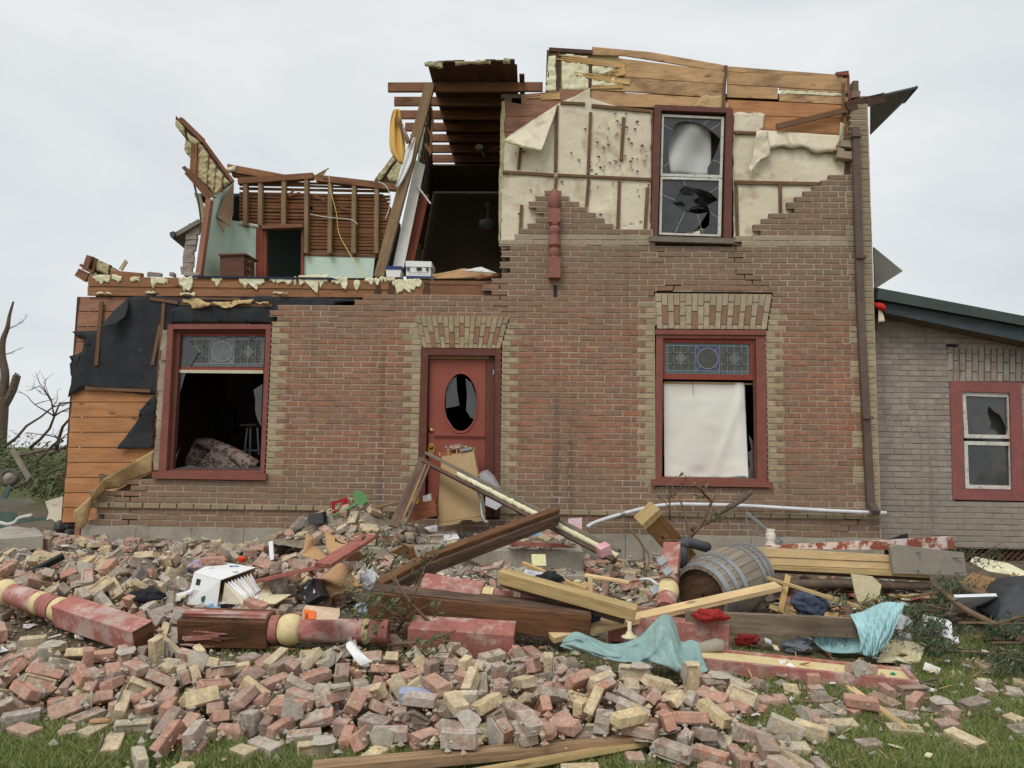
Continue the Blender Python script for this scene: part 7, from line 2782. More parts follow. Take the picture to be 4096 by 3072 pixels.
m.lathe(p,p + V((.5,-.4,.5)),[(0,.03),(.01,.036),(.05,.036),(.055,.02)],14)
build(m,'green_bottle_cap',m_plain('green_cap_plastic',(36,124,76),(46,138,88)),None,label='green plastic cap lying in the grass below the red trim',cat='cap',angle=40)
# cream wooden box panel near corner (left heap)
flat_thing('white_board','white board leaning at the wall foot behind the heap','board',1085,2205,.3,.2,.04,.5,(.3,1.5),M_PAPERW,.02)
flat_thing('black_strip','black plastic strip standing in the left brick heap','strip',185,2270,.35,.04,.3,.75,(.5,.4),M_BLACK,.05)
# electrical boxes by the red post
for i,(px,py,lb) in enumerate(((2648,2245,'small steel electrical box hanging by the tilted column top'),(2668,2285,'second steel electrical box hanging below the first'),(2620,2360,'grey plastic junction box left of the tilted column'))):
    m = MB()
    c = PY(px,py,-3.3)
    m.beam(c - V((.03,0,.02)),c + V((.03,0,.025)),.05,.07,up=(0,.3,1))
    build(m,'electrical_box',M_STEEL,None,bevel=.004,label=lb,cat='electrical box')
wire([(2560,2318,-3.1),(2600,2318,-3.2),(2630,2340,-3.3)],.014,M_CABLE,'conduit_stub',None,label='short white conduit with coupling left of the tilted column',cat='conduit')
m = MB()
p = PY(2518,2486,-4.3)
m.lathe(p,p - V((0,0,1)),[(0,.015),(.06,.014),(.09,.03),(.1,.055),(.11,.06)],14)
build(m,'lamp_shade',m_plain('ivory_glass_shade',(206,196,160),(218,208,176),8,.5,.2,40),None,label='small ivory lamp shade under the yellow timber end',cat='lamp shade',smooth=True)
# shoe on the trim
T = thing('shoe','grey suede shoe on the red edged trim beside the towel','shoe',PG(2830,2605))
c = PG(2832,2604,.08)
m = MB()
m.tube([c + V((-.11,.0,.0)),c + V((-.06,0,.015)),c + V((0,0,.03)),c + V((.06,0,.045)),c + V((.11,0,.045))],[.028,.042,.045,.048,.04],12)
build(m,'upper',m_plain('grey_suede',(150,144,132),(164,158,146),8,.95,.4,120),T,smooth=True)
m = MB()
m.beam(c + V((-.13,0,-.035)),c + V((.13,0,-.035)),.085,.03)
build(m,'sole',m_plain('cream_sole',(196,186,158),(206,196,170)),T,bevel=.008)
# tote and cardboard on the right
T = thing('black_tote','black plastic tote lying at the right edge under spruce branches','tote',PG(4060,2520))
m = MB()
m.prism3([PY(3986,2470,-3.4),PY(4020,2370,-3.2),PY(4060,2340,-3.1),PY(4180,2330,-3.1),PY(4200,2560,-3.6),PY(4040,2530,-3.6)],V((.1,.4,0)))
build(m,'tub',m_plain('scuffed_black_plastic',(50,52,56),(70,72,76),5,.45,.1,40),T,bevel=.04)
m = MB()
m.prism3([PY(3980,2474,-3.42),PY(3990,2466,-3.42),PY(4046,2528,-3.64),PY(4036,2536,-3.64)],V((.1,.5,.02)))
build(m,'rim',M_BLACK,T,bevel=.006)
CBR = thing('cardboard_box','open brown cardboard box behind the black tote at right','box',PY(3960,2400,-2.2))
for k,q in enumerate(([(3898,2292),(4030,2326),(4012,2402),(3876,2360)],[(3840,2330),(3898,2290),(3880,2350),(3862,2362)],[(4032,2326),(4056,2288),(4088,2325),(4020,2405)])):
    m = MB()
    m.prism(q,-2.2 - .1 * k,.012)
    build(m,('front_panel','side_flap','end_flap')[k],M_CARD,CBR)
m = MB()
m.prism3([PY(3960,2260,-1.7),PY(4110,2290,-1.7),PY(4110,2310,-1.8),PY(3950,2284,-1.8)],V((0,.3,.05)))
build(m,'foam_board',M_FOAM,None,label='cream foam board behind the cardboard box at right',cat='foam board')
m = MB()
m.prism3([PG(3800,2470,.05),PG(3990,2440,.08),PG(3990,2385,.3),PG(3820,2390,.3)],V((0,.02,.02)))
build(m,'white_panel_sheet',M_BAGW,None,label='white plastic sheet under the spruce branches',cat='plastic sheet')
T = thing('printed_bag','white printed bag with red lettering under the spruce branches','bag',PG(3760,2540))
pq = [PG(3704,2468,.14),PG(3806,2490,.12),PG(3812,2556,.06),PG(3700,2536,.06)]
m = MB()
m.prism3(pq,V((0,.05,.01)))
bgp = build(m,'bag_film',M_BAGW,T,bevel=.01)
text3('BP',pq[3].lerp(pq[0],.25) + V((.03,0,.006)),pq[1] - pq[0],pq[0] - pq[3],.05,M_REDCL,bgp)
text3('1',pq[3].lerp(pq[0],.65) + V((.03,0,.006)),pq[1] - pq[0],pq[0] - pq[3],.035,M_BLACK,bgp)
# foreground plank
T = thing('foreground_plank','long weathered plank with splintered end in the bottom foreground','plank',PG(2000,3010))
a,b = PG(1250,3078,.08),PG(2680,2946,.07)
m = MB()
m.splint(a,b,.11,.05,k=5,a0=0,a1=.1)
build(m,'board',m_wood('splintered_grey_brown_wood',(166,136,104),(122,96,72),14,stain=(96,74,56),stamt=.3),T)
m = MB()
m.splint(a + V((.5,-.07,-.03)),b + V((-.1,-.05,-.01)),.05,.035,k=3,a0=.1,a1=.2)
build(m,'torn_strip',M_YTIM,T)
m = MB()
m.splint(PG(3395,2752,.05),PG(3630,2915,.05),.05,.03,k=4,a0=.05,a1=.14)
build(m,'pale_splinter',M_PINE,None,label='pale splintered stick lying on the grass at lower right',cat='stick')
plank('thin_lath','thin weathered lath under the red column with rotten end','lath',PG(760,2550,.03),PG(1180,2600,.03),.035,.02,M_STUD)
plank('thin_lath','thin grey lath under the cream ball of the column','lath',PG(1140,2582,.03),PG(1480,2578,.03),.03,.02,M_GREYWOOD)
plank('lath_strip','brown lath strip lying along the wall foot at left','lath',PG(640,2212,.12),PG(960,2226,.1),.04,.02,M_STUD)
plank('wood_block','short wooden block in the bricks left of the hat','block',PG(425,2322,.2),PG(545,2322,.2),.1,.09,M_STUD)
# branches
rb = random.Random(11)
def branch(label,px,py,dz,d,L,depth,r,leafm=None,ls=.03,name='torn_branch',base=None):
    T = thing(name,label,'branch',PG(px,py))
    m,lv = MB(),MB()
    p = base or PG(px,py,dz)
    twigs(m,p,V(d),L,depth,r,lv if leafm else None,ls,rb,28 if leafm is M_SPRUCE else 5,.25 if leafm is M_SPRUCE else 1)
    build(m,'twigs',M_TWIG,T,smooth=True)
    if leafm:
        build(lv,'leaves',leafm,T)
branch('leafy torn branch standing up between the wall and barrel',2760,2230,.2,(.1,.2,1),.62,2,.018,M_WILT,.035,base=PY(2770,2220,-1.9))
branch('leafy torn branch leaning right above the barrel',2820,2160,.3,(.6,.1,.8),.6,2,.02,M_WILT,.035,base=PY(2760,2150,-1.6))
branch('leafy sprig reaching up before the right window sill',2690,2100,.3,(.05,0,1),.5,1,.012,M_WILT,.03,base=PY(2680,2080,-1.7))
m = MB()
limb(m,[PY(2770,2120,-1.3),PY(2860,2060,-1.1),PY(2950,2010,-.95),PY(3005,1968,-.85)],.035,.03)
build(m,'broken_limb',M_BARK,None,label='thick broken limb end pointing up right above the barrel',cat='branch',smooth=True)
branch('wilted leafy branch hanging over bricks left of the barrel',2560,2200,.3,(.1,-.4,-.25),.6,2,.014,M_WILT,.035,base=PY(2520,2120,-1.6))
branch('dark leafy twigs tangled below the column end in the middle',1700,2480,.2,(-.6,-.5,.3),.6,3,.016,M_WILT,.03,base=PG(1760,2520,.15))
branch('bare twigs with wilted leaves spreading below the dark beam',1640,2600,.1,(.7,-.2,.15),.6,3,.014,M_WILT,.03,base=PG(1560,2580,.08))
branch('grey roots and leaves under the column middle',1600,2560,.1,(.2,-.6,.35),.5,3,.014,M_WILT,.03,base=PG(1590,2520,.1))
SPL = ['spruce bough beside the printed bag','spruce bough over the white plastic sheet','spruce bough before the cardboard box','spruce bough against the black tote','spruce bough below the grey painted lumber end','spruce bough left of the printed bag','spruce bough under the long bare branch','spruce bough on the grass right of the flat drywall','spruce bough behind the black tote','spruce bough lying by the lattice skirt','short spruce bough between sheet and printed bag','dense spruce bough in the middle of the right tangle','low spruce bough at the foot of the tote','spruce bough trailing under the pine lumber']
SPP = [(3790,2500),(3870,2440),(3920,2400),(3990,2480),(3720,2360),(3680,2480),(3850,2480),(3730,2600),(4060,2360),(3960,2280),(3650,2520),(3800,2440),(3980,2560),(3620,2400)]
for i in range(14):
    branch(SPL[i],3800,2500,.1,(rb.uniform(-1,1),rb.uniform(-.8,.1),rb.uniform(-.05,.12)),.5,3,.012,M_SPRUCE,.03,'spruce_bough',base=PG(SPP[i][0] + rb.uniform(-20,20),SPP[i][1] + rb.uniform(-15,15),rb.uniform(.08,.22)))
for o in bpy.data.objects:
    if o.name.startswith('spruce_bough'):
        o['group'] = 'spruce boughs in the right tangle'
m = MB()
limb(m,[PY(3738,2340,-2.9),PY(3850,2430,-3.3),PY(3960,2490,-3.6),PY(4110,2570,-3.9)],.02,.03)
build(m,'long_branch',M_TWIG,None,label='long bare branch slanting across the spruce tangle to the tote',cat='branch',smooth=True)
m = MB()
limb(m,[PY(3850,2350,-2.9),PY(3960,2385,-3.0),PY(4020,2398,-3.1)],.03,.02)
build(m,'bent_branch',M_TWIG,None,label='bent brown branch crossing the cardboard box',cat='branch',smooth=True)
for i,(a,b) in enumerate((((3040,2800),(3560,2835)),((3520,2660),(3580,2720)),((3480,2740),(3570,2690)))):
    m = MB()
    limb(m,[PG(a[0],a[1],.03),PG((a[0] + b[0]) / 2,(a[1] + b[1]) / 2 - 8,.05),PG(b[0],b[1],.03)],.012,.008)
    build(m,'ground_twig',M_TWIG,None,label=('long thin twig lying on the lower right grass','short twig stuck by the end of the red trim','crooked twig on the grass below the drywall')[i],cat='twig',smooth=True)
m = MB()
limb(m,[PG(730,2195,.25),PY(780,2180,-1.3),PY(822,2162,-1.2)],.012,.006)
build(m,'forked_twig',M_TWIG,None,label='forked bare twig standing before the concrete foundation',cat='twig',smooth=True)
# ------------------------------------------------------------------ fallen bricks and their resting places
# x, y, z in half centimetres, turn in degrees, length class
BRICKS = (
-361,-1202,4,1,-1,-145,2,253,-1166,7,-2,-178,57,0,50,-1165,11,90,2,-177,0,255,-1160,20,3,-179,-73,0,-352,-1164,4,-1,-1,-9,2,297,-1141,11,91,-4,99,1,
192,-1144,8,-180,1,-39,0,-404,-1151,8,-89,2,-54,0,-74,-1142,34,-90,-1,-5,0,239,-1129,9,-1,6,-88,0,276,-1127,14,160,-3,-81,0,154,-1128,10,-8,-1,-154,2,
151,-1128,23,3,7,-31,0,110,-1126,11,-1,-4,97,2,219,-1123,13,-87,2,-83,0,-166,-1134,9,-1,4,-115,0,190,-1119,13,87,-3,145,0,-1,-1124,46,-4,-6,110,0,
252,-1113,23,-178,-5,84,0,-228,-1124,12,-93,2,-166,0,-307,-1123,7,6,2,-29,1,-7,-1116,33,-175,6,-69,0,15,-1112,35,5,6,-66,1,166,-1105,21,18,-98,125,1,
-390,-1120,19,89,38,-112,0,-32,-1110,25,82,62,121,0,-113,-1109,23,-176,-3,47,1,-363,-1115,7,-2,-5,97,1,-364,-1116,23,-92,-5,95,0,-453,-1116,8,-1,-174,-71,0,
-288,-1111,9,-5,-3,151,0,0,-1103,22,-6,4,-166,0,-184,-1108,19,60,7,86,0,-151,-1105,11,-179,-4,65,2,-153,-1105,24,4,-1,6,0,107,-1099,45,-3,1,-149,0,
-75,-1101,30,-127,12,-128,0,284,-1089,12,-175,1,-3,0,119,-1095,32,-2,-1,158,0,-125,-1100,11,1,4,-61,0,190,-1092,28,4,171,-76,1,-80,-1097,10,-6,-1,-178,0,
-201,-1101,14,-92,-4,95,0,149,-1090,40,71,13,93,0,65,-1089,16,-94,2,-166,0,241,-1082,23,-95,-160,5,0,36,-1089,31,-163,-9,-39,0,-53,-1090,21,143,-12,-110,0,
375,-1076,13,-176,-1,15,1,214,-1077,12,-178,5,-84,0,-384,-1094,18,1,-142,-115,0,-31,-1084,25,-8,-53,147,0,81,-1080,34,0,-5,77,0,193,-1073,13,-3,6,-84,0,
285,-1072,29,-98,-159,-7,0,-86,-1082,23,-37,16,29,0,-335,-1088,14,-84,-2,-4,1,-253,-1084,11,5,-1,14,0,-518,-1092,12,-5,3,-142,2,180,-1072,38,-16,-5,-17,0,
-567,-1092,11,-5,180,-24,0,-407,-1087,22,-9,134,59,0,81,-1071,18,-95,0,174,0,-9,-1073,37,-10,-12,148,0,-448,-1084,15,-96,-1,-163,0,-175,-1076,25,-7,1,151,0,
-490,-1084,12,-3,5,-107,0,165,-1064,15,-1,5,-67,0,490,-1054,14,-2,-6,117,0,129,-1065,19,-85,-1,6,0,-375,-1079,10,-6,-1,155,0,-282,-1076,16,87,5,-110,0,
116,-1066,42,5,19,-12,0,42,-1065,23,-27,-159,-67,0,-214,-1072,17,-4,85,78,2,260,-1058,15,7,2,-5,0,-318,-1075,21,-17,84,70,1,209,-1059,39,5,-155,-43,0,
319,-1054,19,-95,-3,144,0,-85,-1068,46,-6,-172,-63,0,21,-1062,14,-3,-5,105,0,-11,-1058,27,13,-8,50,0,-131,-1061,24,89,-145,15,1,-126,-1062,47,0,-1,167,0,
-301,-1064,17,91,6,-86,0,-358,-1065,22,2,154,-61,0,216,-1046,24,-13,-19,-168,0,-588,-1068,17,82,4,-150,0,-94,-1054,34,-5,179,-3,0,432,-1037,16,7,1,-4,0,
-612,-1069,27,65,152,20,0,-398,-1061,15,86,5,-117,1,-155,-1053,13,-1,2,-74,1,-473,-1064,32,-104,17,-73,0,-51,-1052,41,11,169,48,0,-69,-1051,18,-89,-5,74,2,
-246,-1056,21,23,-15,11,0,-420,-1061,29,-87,-7,96,1,-281,-1057,34,-6,-179,1,0,575,-1029,16,8,-2,5,0,-154,-1050,26,-2,-1,-165,2,72,-1044,41,65,38,-123,0,
140,-1039,17,-4,3,-135,2,-38,-1043,16,1,-6,71,0,175,-1038,28,92,-16,-76,0,-333,-1052,17,88,-6,86,0,-319,-1051,18,-70,-84,-112,2,-655,-1061,22,-10,-14,-57,0,
-451,-1055,27,-3,-176,-42,2,-627,-1060,31,20,-84,-79,2,-519,-1055,15,2,-4,65,0,191,-1034,17,0,-7,104,2,-186,-1044,15,2,5,-38,1,54,-1037,17,3,-4,54,0,
-204,-1047,39,-153,-16,85,0,363,-1027,17,-6,0,-175,0,155,-1034,31,-54,-30,-78,1,14,-1038,32,92,-41,-74,0,-211,-1043,24,-62,-15,82,0,-426,-1049,14,6,-4,63,0,
-465,-1050,15,-5,-2,170,0,488,-1020,18,8,0,12,1,-76,-1039,41,85,5,168,1,-181,-1040,31,30,13,113,0,59,-1034,34,93,-5,56,2,166,-1031,44,33,-20,-70,0,
-546,-1050,24,52,-12,44,0,331,-1024,21,-89,6,-82,0,-50,-1035,28,15,-2,-78,0,-106,-1035,15,2,5,-90,1,223,-1027,29,-48,-17,-20,0,-388,-1045,39,60,-3,39,0,
-369,-1043,24,6,-154,101,0,118,-1029,43,119,16,-40,0,83,-1027,22,87,-4,117,1,99,-1025,37,-117,-4,132,1,-238,-1031,36,24,-172,64,0,-343,-1033,35,-158,8,-96,0,
-243,-1028,17,6,4,-30,0,23,-1022,43,-39,15,28,0,578,-1003,19,4,7,-62,2,-397,-1033,30,-20,5,35,0,194,-1016,35,-94,-36,-119,0,142,-1018,41,47,-24,-80,0,
-274,-1028,35,-6,-166,-8,0,346,-1007,20,1,6,-78,2,-103,-1021,40,-11,-16,92,0,-559,-1032,20,-88,-3,32,0,37,-1013,19,-3,6,-105,0,-113,-1021,52,-14,-174,-53,0,
-488,-1029,21,88,4,-116,0,4,-1013,32,38,-18,-149,0,441,-998,20,5,2,-28,0,-337,-1020,24,-173,-22,-7,0,228,-1003,20,-4,-6,136,0,-520,-1026,28,-5,-26,-46,0,
-439,-1024,30,0,-174,-77,0,-644,-1029,29,-90,21,65,0,166,-1004,25,27,2,-164,0,-468,-1022,27,85,31,-124,1,-612,-1027,36,21,-11,152,0,-172,-1012,21,-89,-6,112,0,
-610,-1024,17,5,4,-27,0,-186,-1013,39,62,22,156,2,62,-1004,30,29,19,22,0,-73,-1010,52,82,-24,80,0,249,-997,26,133,4,-46,0,505,-989,25,-88,5,-81,0,368,-993,21,2,6,-73,1,
-666,-1023,32,-14,23,-134,0,-8,-1005,53,-8,13,109,0,403,-991,34,6,2,-17,0,86,-1002,45,55,9,-140,0,221,-997,37,-157,6,-44,0,-579,-1018,17,-3,-175,-57,1,
-418,-1014,23,-8,-46,-155,2,-33,-1001,24,-84,3,-38,0,-309,-1008,19,2,7,-94,0,-687,-1021,34,84,6,-128,2,401,-985,22,6,-3,31,0,260,-989,36,-44,-7,137,0,9,-997,42,8,12,176,0,
-197,-999,19,-1,8,-83,0,-225,-1000,20,-2,-9,118,0,-134,-999,35,-77,54,14,0,-340,-1004,34,80,-147,0,0,-257,-1001,34,-18,118,93,2,124,-990,44,3,1,85,0,271,-984,21,4,3,-39,0,
-39,-993,42,-3,-7,100,1,-62,-993,43,14,21,-85,0,-366,-1001,25,-6,-168,48,0,158,-986,49,-174,17,18,0,-161,-994,36,-67,-126,-17,0,-392,-1000,38,-13,-9,-133,0,
-518,-1004,40,-162,1,-97,1,-198,-993,33,-6,4,-134,1,-483,-1001,32,84,-155,14,0,-605,-1004,29,-119,35,15,2,60,-985,50,-59,-3,44,0,-405,-995,23,91,7,-71,0,
478,-969,27,-86,-4,48,0,-561,-998,19,-3,-5,121,0,-537,-998,30,1,29,72,0,42,-980,35,-42,-26,164,0,554,-963,25,7,-3,23,0,88,-977,26,-95,-2,153,0,87,-979,48,-59,-4,42,0,
-290,-986,34,-64,21,-14,0,-86,-980,37,13,79,76,0,-685,-997,40,-5,-6,142,0,-619,-993,33,65,20,23,0,-158,-979,25,101,0,4,0,366,-963,24,5,-2,0,1,202,-970,52,10,96,-76,0,
446,-960,24,-1,-5,111,0,149,-969,28,34,-83,-91,2,-466,-988,41,-25,24,12,0,-509,-988,21,2,5,-78,0,230,-967,40,96,1,5,1,305,-963,23,-4,2,-167,0,-247,-979,27,83,2,-156,0,
-568,-988,42,78,13,-45,0,-9,-970,37,-56,4,27,0,-326,-975,36,5,-7,49,0,640,-946,25,-4,4,-98,2,-589,-981,25,-91,-6,107,0,199,-958,25,-2,-6,129,0,141,-958,29,87,4,-143,2,
-532,-978,37,-63,11,139,2,-83,-966,52,103,80,75,0,-323,-970,24,-2,-8,98,1,-474,-974,26,95,-2,24,0,-357,-972,42,-147,-3,78,0,234,-954,42,84,-179,3,0,
116,-954,28,-95,0,165,2,-619,-977,43,154,18,19,0,-219,-963,32,4,-10,-70,0,48,-956,38,8,-45,23,0,365,-945,29,-31,85,64,2,-719,-978,42,23,-29,84,0,-507,-971,49,-174,3,-38,0,
-399,-967,45,10,165,-35,0,-423,-966,24,-3,6,-120,0,-162,-957,25,10,0,11,0,93,-951,49,93,-2,40,2,459,-938,30,-90,-3,95,1,493,-937,30,93,-2,5,0,-499,-966,36,-3,5,-133,0,
63,-948,29,89,-3,121,1,-566,-966,36,4,4,-44,0,-447,-963,36,73,16,116,0,133,-947,50,-93,1,166,0,-42,-951,41,38,-97,92,0,-279,-957,40,6,-6,40,0,-368,-958,34,-47,18,-84,0,
12,-947,37,86,18,117,0,-196,-951,27,-1,10,-85,0,-674,-965,38,21,40,-111,0,36,-944,47,57,13,-127,2,266,-935,30,-85,6,-37,0,-129,-947,41,-42,81,93,0,-92,-945,39,-4,7,-123,1,
339,-930,26,0,5,-102,1,-152,-946,40,-7,5,-134,0,-309,-951,44,-35,-49,-84,0,-484,-954,25,-5,5,-145,0,-438,-953,38,107,-20,-66,0,-247,-946,41,-2,-9,102,0,
-93,-942,53,-8,0,175,0,369,-927,36,-14,85,66,1,631,-918,27,3,4,-19,2,-731,-957,39,96,36,-45,0,-47,-936,31,-96,3,-137,0,-547,-950,33,5,30,-54,0,-517,-950,38,-5,5,-148,1,
-654,-952,25,-6,3,-148,0,-651,-953,43,-143,6,-60,1,-600,-950,34,-58,-84,-84,1,598,-913,29,3,-3,77,0,-340,-940,28,-8,-3,161,1,-329,-942,45,-87,-8,72,0,
-279,-938,29,-7,-7,128,0,-692,-949,30,-88,-6,82,1,75,-925,39,-2,-178,-44,1,-382,-937,33,48,-9,92,2,-693,-947,47,2,-6,76,1,297,-915,28,-6,4,-133,1,3,-926,51,75,11,75,0,
-415,-933,28,-172,4,-29,0,-622,-938,34,-172,19,39,0,-340,-931,51,-99,20,-110,0,-67,-921,45,-19,-170,-17,1,-465,-932,32,65,81,91,2,-114,-919,30,-7,-6,146,0,
-195,-921,38,137,2,6,0,-438,-927,48,-15,11,12,0,263,-904,30,-3,-5,130,0,-242,-918,33,-10,1,-179,0,23,-911,43,72,-85,-73,0,-298,-921,49,22,34,-125,0,
-24,-912,38,16,-15,-37,0,443,-898,49,-8,6,16,0,-164,-912,38,18,58,57,2,-491,-921,32,-83,3,-40,1,-747,-928,30,-3,-6,130,0,-570,-923,27,-176,4,-38,0,
-664,-926,39,85,27,-125,0,-597,-925,42,62,96,-82,0,-275,-916,50,35,8,-81,0,-529,-921,37,-6,-84,-106,1,-393,-916,34,-83,-5,25,1,-188,-912,48,3,141,-83,0,
660,-884,29,3,1,-18,2,-221,-912,51,-35,178,10,0,-685,-921,38,-23,-96,97,1,-634,-919,36,6,18,45,0,-152,-903,47,-136,36,-30,0,-328,-907,37,99,-2,10,0,
-476,-910,31,-2,7,-131,2,-358,-906,37,88,8,-115,0,-286,-903,34,0,8,-101,2,-18,-894,42,95,-16,-38,0,-120,-897,55,1,-10,86,0,-426,-903,32,-171,-1,4,0,
-727,-911,31,-4,-6,140,2,-558,-906,46,-94,-7,127,0,-599,-901,30,-8,-179,-4,2,-685,-903,44,8,2,-17,0,-595,-900,44,7,-3,24,0,-564,-898,30,7,4,-26,0,-141,-886,40,-82,1,1,0,
-108,-884,39,-86,7,-57,1,-500,-894,32,-10,-1,160,1,-663,-898,31,-8,-2,165,0,-267,-886,42,36,-5,128,0,28,-877,40,151,17,-69,0,48,-875,35,89,-7,113,0,
-755,-899,37,95,-3,27,2,-54,-878,48,-7,4,-141,0,-170,-880,41,45,-82,-66,2,-91,-878,46,12,52,51,1,-192,-880,44,-4,42,137,2,-370,-884,36,-2,9,-103,1,
-523,-888,48,84,-100,81,0,-18,-872,49,-51,-128,15,1,-482,-880,39,-80,3,-26,0,-543,-882,44,78,-10,-80,0,-397,-877,37,7,-7,45,1,-316,-874,39,2,9,-77,0,-53,-865,37,8,2,-1,0,
60,-861,33,-1,8,-67,0,-257,-871,52,96,-23,-55,0,-137,-862,39,7,-2,12,1,-637,-874,40,151,-1,11,0,-110,-858,49,1,-97,85,1,-471,-866,41,82,-6,134,1,-775,-872,36,1,6,-81,0,
-522,-863,50,-6,-142,-3,0,648,-818,34,-1,-5,110,0,-693,-853,39,-3,171,70,0,3,-830,40,3,9,-59,0,-803,-849,39,-172,-4,36,0,-732,-839,44,-79,-3,12,0,
-541,-832,61,107,-48,101,1,-556,-832,70,-52,129,-46,1,-525,-828,53,-2,64,-91,1,-835,-829,47,-90,-9,107,0,-204,-806,47,-3,-174,-61,0,-545,-811,49,78,2,-171,0,
-373,-798,77,78,-72,-82,0,-539,-800,76,121,-56,93,1,-804,-804,50,-96,-8,133,0,-437,-792,82,-26,-28,174,0,-530,-790,76,-73,-11,116,0,-605,-791,68,99,-24,-32,0,
-655,-793,81,-74,-10,-29,0,-554,-787,66,51,-81,-92,2,-570,-780,78,-27,15,-136,0,-876,-786,51,-171,2,-13,0,-638,-779,65,-6,174,65,0,-663,-777,88,-68,43,-11,0,
-412,-764,72,-11,-18,-40,1,-703,-774,94,69,46,136,0,-594,-766,83,-89,19,-106,0,-384,-758,70,11,-81,-97,0,-523,-760,69,-25,111,-43,0,-669,-762,72,84,-120,-62,0,
-627,-760,83,-11,-59,-105,0,-740,-762,103,49,29,129,0,-684,-755,110,-38,35,-134,0,-539,-747,80,130,16,85,0,-646,-749,82,113,-25,77,0,-720,-749,78,-12,-25,-173,0,
-575,-742,84,70,-136,-63,0,-708,-748,101,-138,-11,23,0,-440,-737,84,-170,14,-15,0,-745,-742,61,87,5,-128,0,-398,-731,72,0,7,-84,0,-670,-740,105,-144,38,-32,0,
-763,-734,67,4,-26,51,0,-633,-734,109,33,-31,-148,1,-771,-734,101,15,-21,66,1,-357,-717,64,-87,-6,53,1,-747,-731,87,18,-17,10,2,-855,-729,58,-1,-4,92,0,
-437,-718,77,95,2,-19,0,-581,-721,75,18,1,180,0,-656,-724,89,-49,-47,39,0,-689,-722,99,-159,-7,17,2,-724,-724,119,-4,-26,121,0,-393,-708,61,-5,-4,149,0,
-617,-716,106,60,-7,166,0,-660,-716,106,-54,-38,49,0,-803,-720,109,60,-19,-156,0,-576,-710,106,14,-12,-137,1,-429,-698,63,4,-4,47,0,-738,-711,107,-34,-10,43,0,
-844,-710,72,0,-4,73,2,-828,-712,107,-125,67,1,0,-791,-711,123,15,16,101,0,-763,-709,123,29,159,26,1,-749,-704,114,35,2,-124,0,-830,-700,60,0,4,-99,0,
-840,-702,96,-11,-72,166,1,-419,-686,77,6,0,1,0,-938,-702,79,-97,107,60,2,-608,-694,110,-61,9,-47,0,-881,-696,85,-42,134,18,1,-927,-693,60,-2,-6,119,0,
-858,-690,71,85,15,78,0,-718,-689,108,-70,6,-46,0,-598,-684,99,4,-36,48,0,-685,-687,105,137,11,84,1,-688,-689,121,-136,-5,-102,0,-385,-672,65,-6,4,-148,0,
-651,-685,118,66,-9,-9,0,-852,-688,94,-143,51,41,0,-830,-689,113,-106,19,136,0,-876,-682,61,0,5,-109,0,-763,-681,122,22,178,23,0,-716,-679,131,13,19,-81,0,
-693,-676,130,-141,-23,-82,2,-419,-661,72,-14,-11,10,0,-909,-675,69,-20,-7,-94,0,-455,-662,92,-4,-150,-51,0,-660,-672,134,69,15,41,0,-434,-664,131,-96,-14,2,2,
-895,-676,124,6,-27,62,0,-950,-672,71,-45,7,78,0,-881,-672,102,19,9,38,0,-825,-671,112,-16,17,135,0,-865,-672,112,-151,8,35,1,136,-635,51,-5,179,49,0,
-568,-661,109,5,155,-88,0,-621,-660,108,-102,-65,62,0,-640,-660,107,109,-18,-129,0,-781,-665,117,-50,-28,-153,0,-428,-652,97,-128,71,-47,0,-661,-660,147,24,172,-9,0,
-931,-661,78,-44,-17,-104,0,-349,-642,72,-89,4,-88,0,-448,-645,83,8,-150,-106,2,-549,-653,140,-176,0,31,0,-863,-660,129,-10,-39,-44,0,-330,-638,73,-22,-86,-100,2,
-732,-654,116,-65,-44,-104,0,-801,-655,117,-4,129,95,0,-831,-656,128,-113,-4,81,0,-466,-640,112,25,-36,-67,0,-648,-645,112,91,-16,51,0,-420,-633,89,6,107,-84,1,
-915,-648,102,-161,-43,3,0,-646,-643,134,74,5,162,0,-601,-640,119,-11,-94,152,2,-424,-629,112,-7,-2,177,0,-839,-639,111,46,-149,50,0,-376,-619,70,-176,1,-32,1,
-296,-616,70,0,4,-55,0,-476,-621,90,-155,16,-37,2,-626,-629,136,72,60,56,2,-782,-633,130,1,11,-83,0,-391,-617,89,-179,-49,9,0,-971,-634,91,-42,8,-140,1,
-421,-613,69,1,-3,17,2,-761,-629,125,-23,29,-88,0,200,-594,56,-92,-1,160,0,-890,-630,123,109,14,-91,0,-691,-625,128,-43,-8,-172,0,-330,-606,74,-93,3,-142,1,
-551,-616,113,-69,106,-8,0,-617,-616,125,-5,150,46,0,154,-586,54,-6,-1,-164,0,-589,-615,128,-51,47,76,0,-998,-620,101,-92,170,6,1,-402,-601,93,53,130,8,1,
-452,-599,96,3,165,-88,0,-654,-608,132,-141,-5,120,0,-419,-598,105,40,-23,50,0,-742,-610,137,62,-14,96,0,233,-571,53,-2,1,-138,0,-202,-585,83,-177,5,-54,0,
126,-574,73,-88,-4,78,0,212,-568,56,88,1,-140,0,-645,-600,139,-140,2,111,0,120,-569,56,3,-3,52,0,-728,-599,124,117,7,-73,0,-908,-603,128,88,16,51,0,
-964,-601,100,-23,-37,35,0,-476,-583,86,-41,-97,114,0,-497,-584,99,51,-50,-76,0,-371,-580,100,-38,-1,-37,0,-985,-596,103,23,32,-160,0,-536,-583,114,-33,25,14,0,
-866,-592,112,-52,-32,-156,0,-184,-566,72,5,-4,40,0,-487,-578,122,-35,-10,155,0,-640,-585,147,-12,38,4,2,-275,-566,72,4,-1,59,0,-1024,-590,98,22,-12,-121,2,
